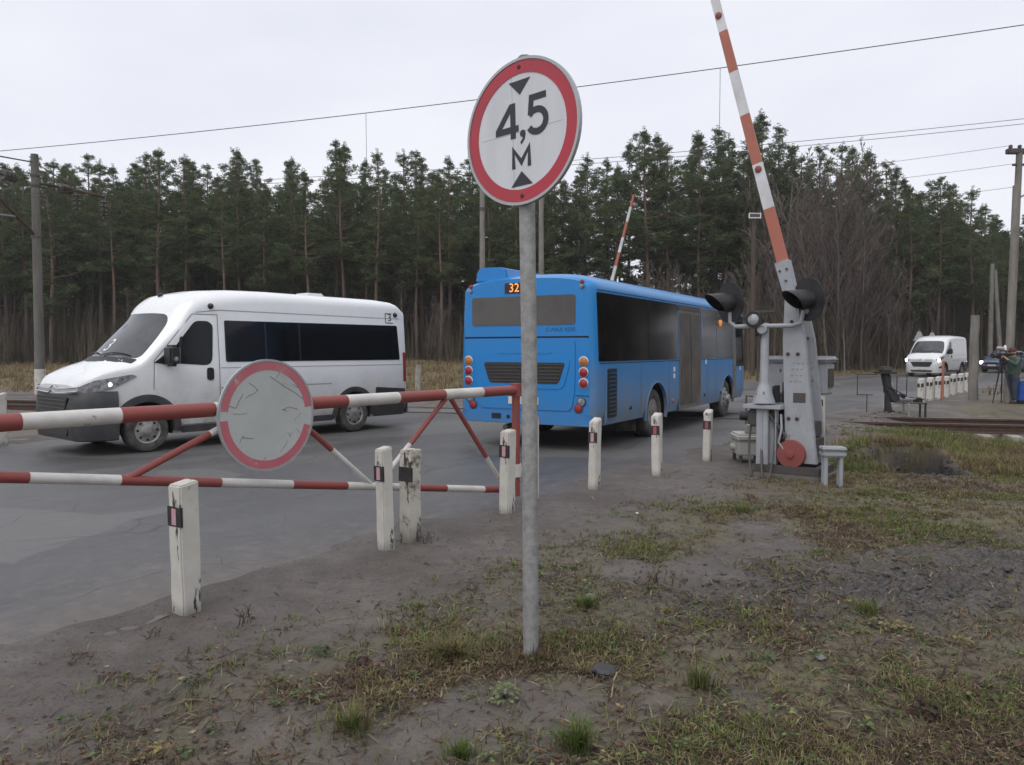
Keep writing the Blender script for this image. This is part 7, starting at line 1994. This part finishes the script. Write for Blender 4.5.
def rosettes(n, seed):
    nr_ = np.random.RandomState(seed); V = []; F = []; Cc = []
    y = 1.8 + 8.0*nr_.uniform(size=n*12)**1.6; x = nr_.uniform(-0.6, 0.72, n*12)*y
    g = ground_masks(x, y)[0]; k_ = (road_d(x, y) < -0.5) & (nr_.uniform(size=n*12) < 0.03 + g); x, y = x[k_][:n], y[k_][:n]; z = ground_h(x, y)
    kinds = [((0.12, 0.17, 0.055), (0.17, 0.21, 0.08)), ((0.075, 0.115, 0.040), (0.11, 0.15, 0.055)), ((0.15, 0.070, 0.055), (0.10, 0.055, 0.042)), ((0.26, 0.22, 0.09), (0.20, 0.16, 0.075)), ((0.055, 0.042, 0.034), (0.085, 0.060, 0.045))]
    for cx_, cy_, cz_ in zip(x, y, z):
        pal_ = kinds[nr_.choice(5, p=[0.22, 0.28, 0.18, 0.10, 0.22])]; r = nr_.uniform(0.02, 0.06)
        for i in range(nr_.randint(7, 24)):
            a = nr_.uniform(0, 6.28); d = r*math.sqrt(nr_.uniform()); h = nr_.uniform(0.004, 0.030)
            c = np.array((cx_+d*math.cos(a), cy_+d*math.sin(a), cz_+h)); o_ = np.array((math.cos(a), math.sin(a), nr_.uniform(-0.3, 0.5))); s_ = np.array((-math.sin(a), math.cos(a), nr_.uniform(-0.4, 0.4)))
            L = nr_.uniform(0.012, 0.032); W = L*0.34; k = len(V); cl = np.array(pal_[nr_.randint(2)])*nr_.uniform(0.75, 1.3)
            V += [c, c+o_*L*0.45+s_*W, c+o_*L-np.array((0, 0, 0.25*L)), c+o_*L*0.45-s_*W]; F += [(k, k+1, k+2), (k, k+2, k+3)]; Cc += [np.append(cl, 1)]*4
    me = np_mesh('low_weeds', np.array(V), np.array(F)); col_attr(me, 'col', np.array(Cc))
    return tag(link('low_weeds', me, BLADE), 'low green, yellow and reddish weeds growing through the verge', 'weeds', kind='stuff')
rosettes(520, 71)
def stalks(label, px, py, n, h, seed, cl=(0.07, 0.04, 0.032)):
    x, y = gp(px, py); rg_ = random.Random(seed); b = MB()
    for i in range(n):
        a = rg_.uniform(0, 6.28); r = rg_.uniform(0, 0.06); p = Vector((r*math.cos(a), r*math.sin(a), -0.01)); hh = h*rg_.uniform(0.5, 1.1); d = Vector((rg_.uniform(-0.4, 0.4), rg_.uniform(-0.4, 0.4), 1))
        b.tube([p, p+d*hh*0.5, p+d*hh+Vector((rg_.uniform(-0.02, 0.02), 0, 0))], [0.0025, 0.002, 0.0012], 4, cap=False)
        for j in range(3): q = p+d*hh*rg_.uniform(0.4, 1); b.tube([q, q+Vector((rg_.uniform(-0.03, 0.03), rg_.uniform(-0.03, 0.03), 0.015))], [0.0025, 0.001], 3, cap=False)
    o = b.build('dead_stalks', mat('dead_stalk_%d' % seed, cl, 0.9)); o.location = (x, y, gh(x, y)); return tag(o, label, 'plant')
stalks('dead brown stalks right of the nearest guard post', 243, 626, 9, 0.12, 1)
stalks('dead twigs at the foot of the wide stained post', 425, 545, 8, 0.12, 2)
stalks('dry twig lying on mud left of the nearest post', 152, 640, 5, 0.05, 3)
stalks('dark dead stalks in front of the sign post', 655, 585, 9, 0.13, 4)
stalks('thin dead stalks near the road edge at left', 80, 660, 5, 0.06, 5)

# ------------------------------------------------------------------ damp autumn air
hz = MB(); hz.box(-420, 420, -80, 560, -1.8, 24.5)
hzo = hz.build('haze', None, None, smooth=False)
hm_ = bpy.data.materials.new('damp_air'); hm_.use_nodes = True
hn = hm_.node_tree.nodes; hn.clear()
ho = hn.new('ShaderNodeOutputMaterial'); hv = hn.new('ShaderNodeVolumePrincipled')
hv.inputs['Color'].default_value = (0.95, 0.96, 0.97, 1); hv.inputs['Density'].default_value = 0.00048; hv.inputs['Anisotropy'].default_value = 0.2
hm_.node_tree.links.new(hv.outputs[0], ho.inputs['Volume'])
hzo.data.materials.append(hm_); tag(hzo, 'thin damp haze hanging over the whole clearing', 'haze', kind='stuff')
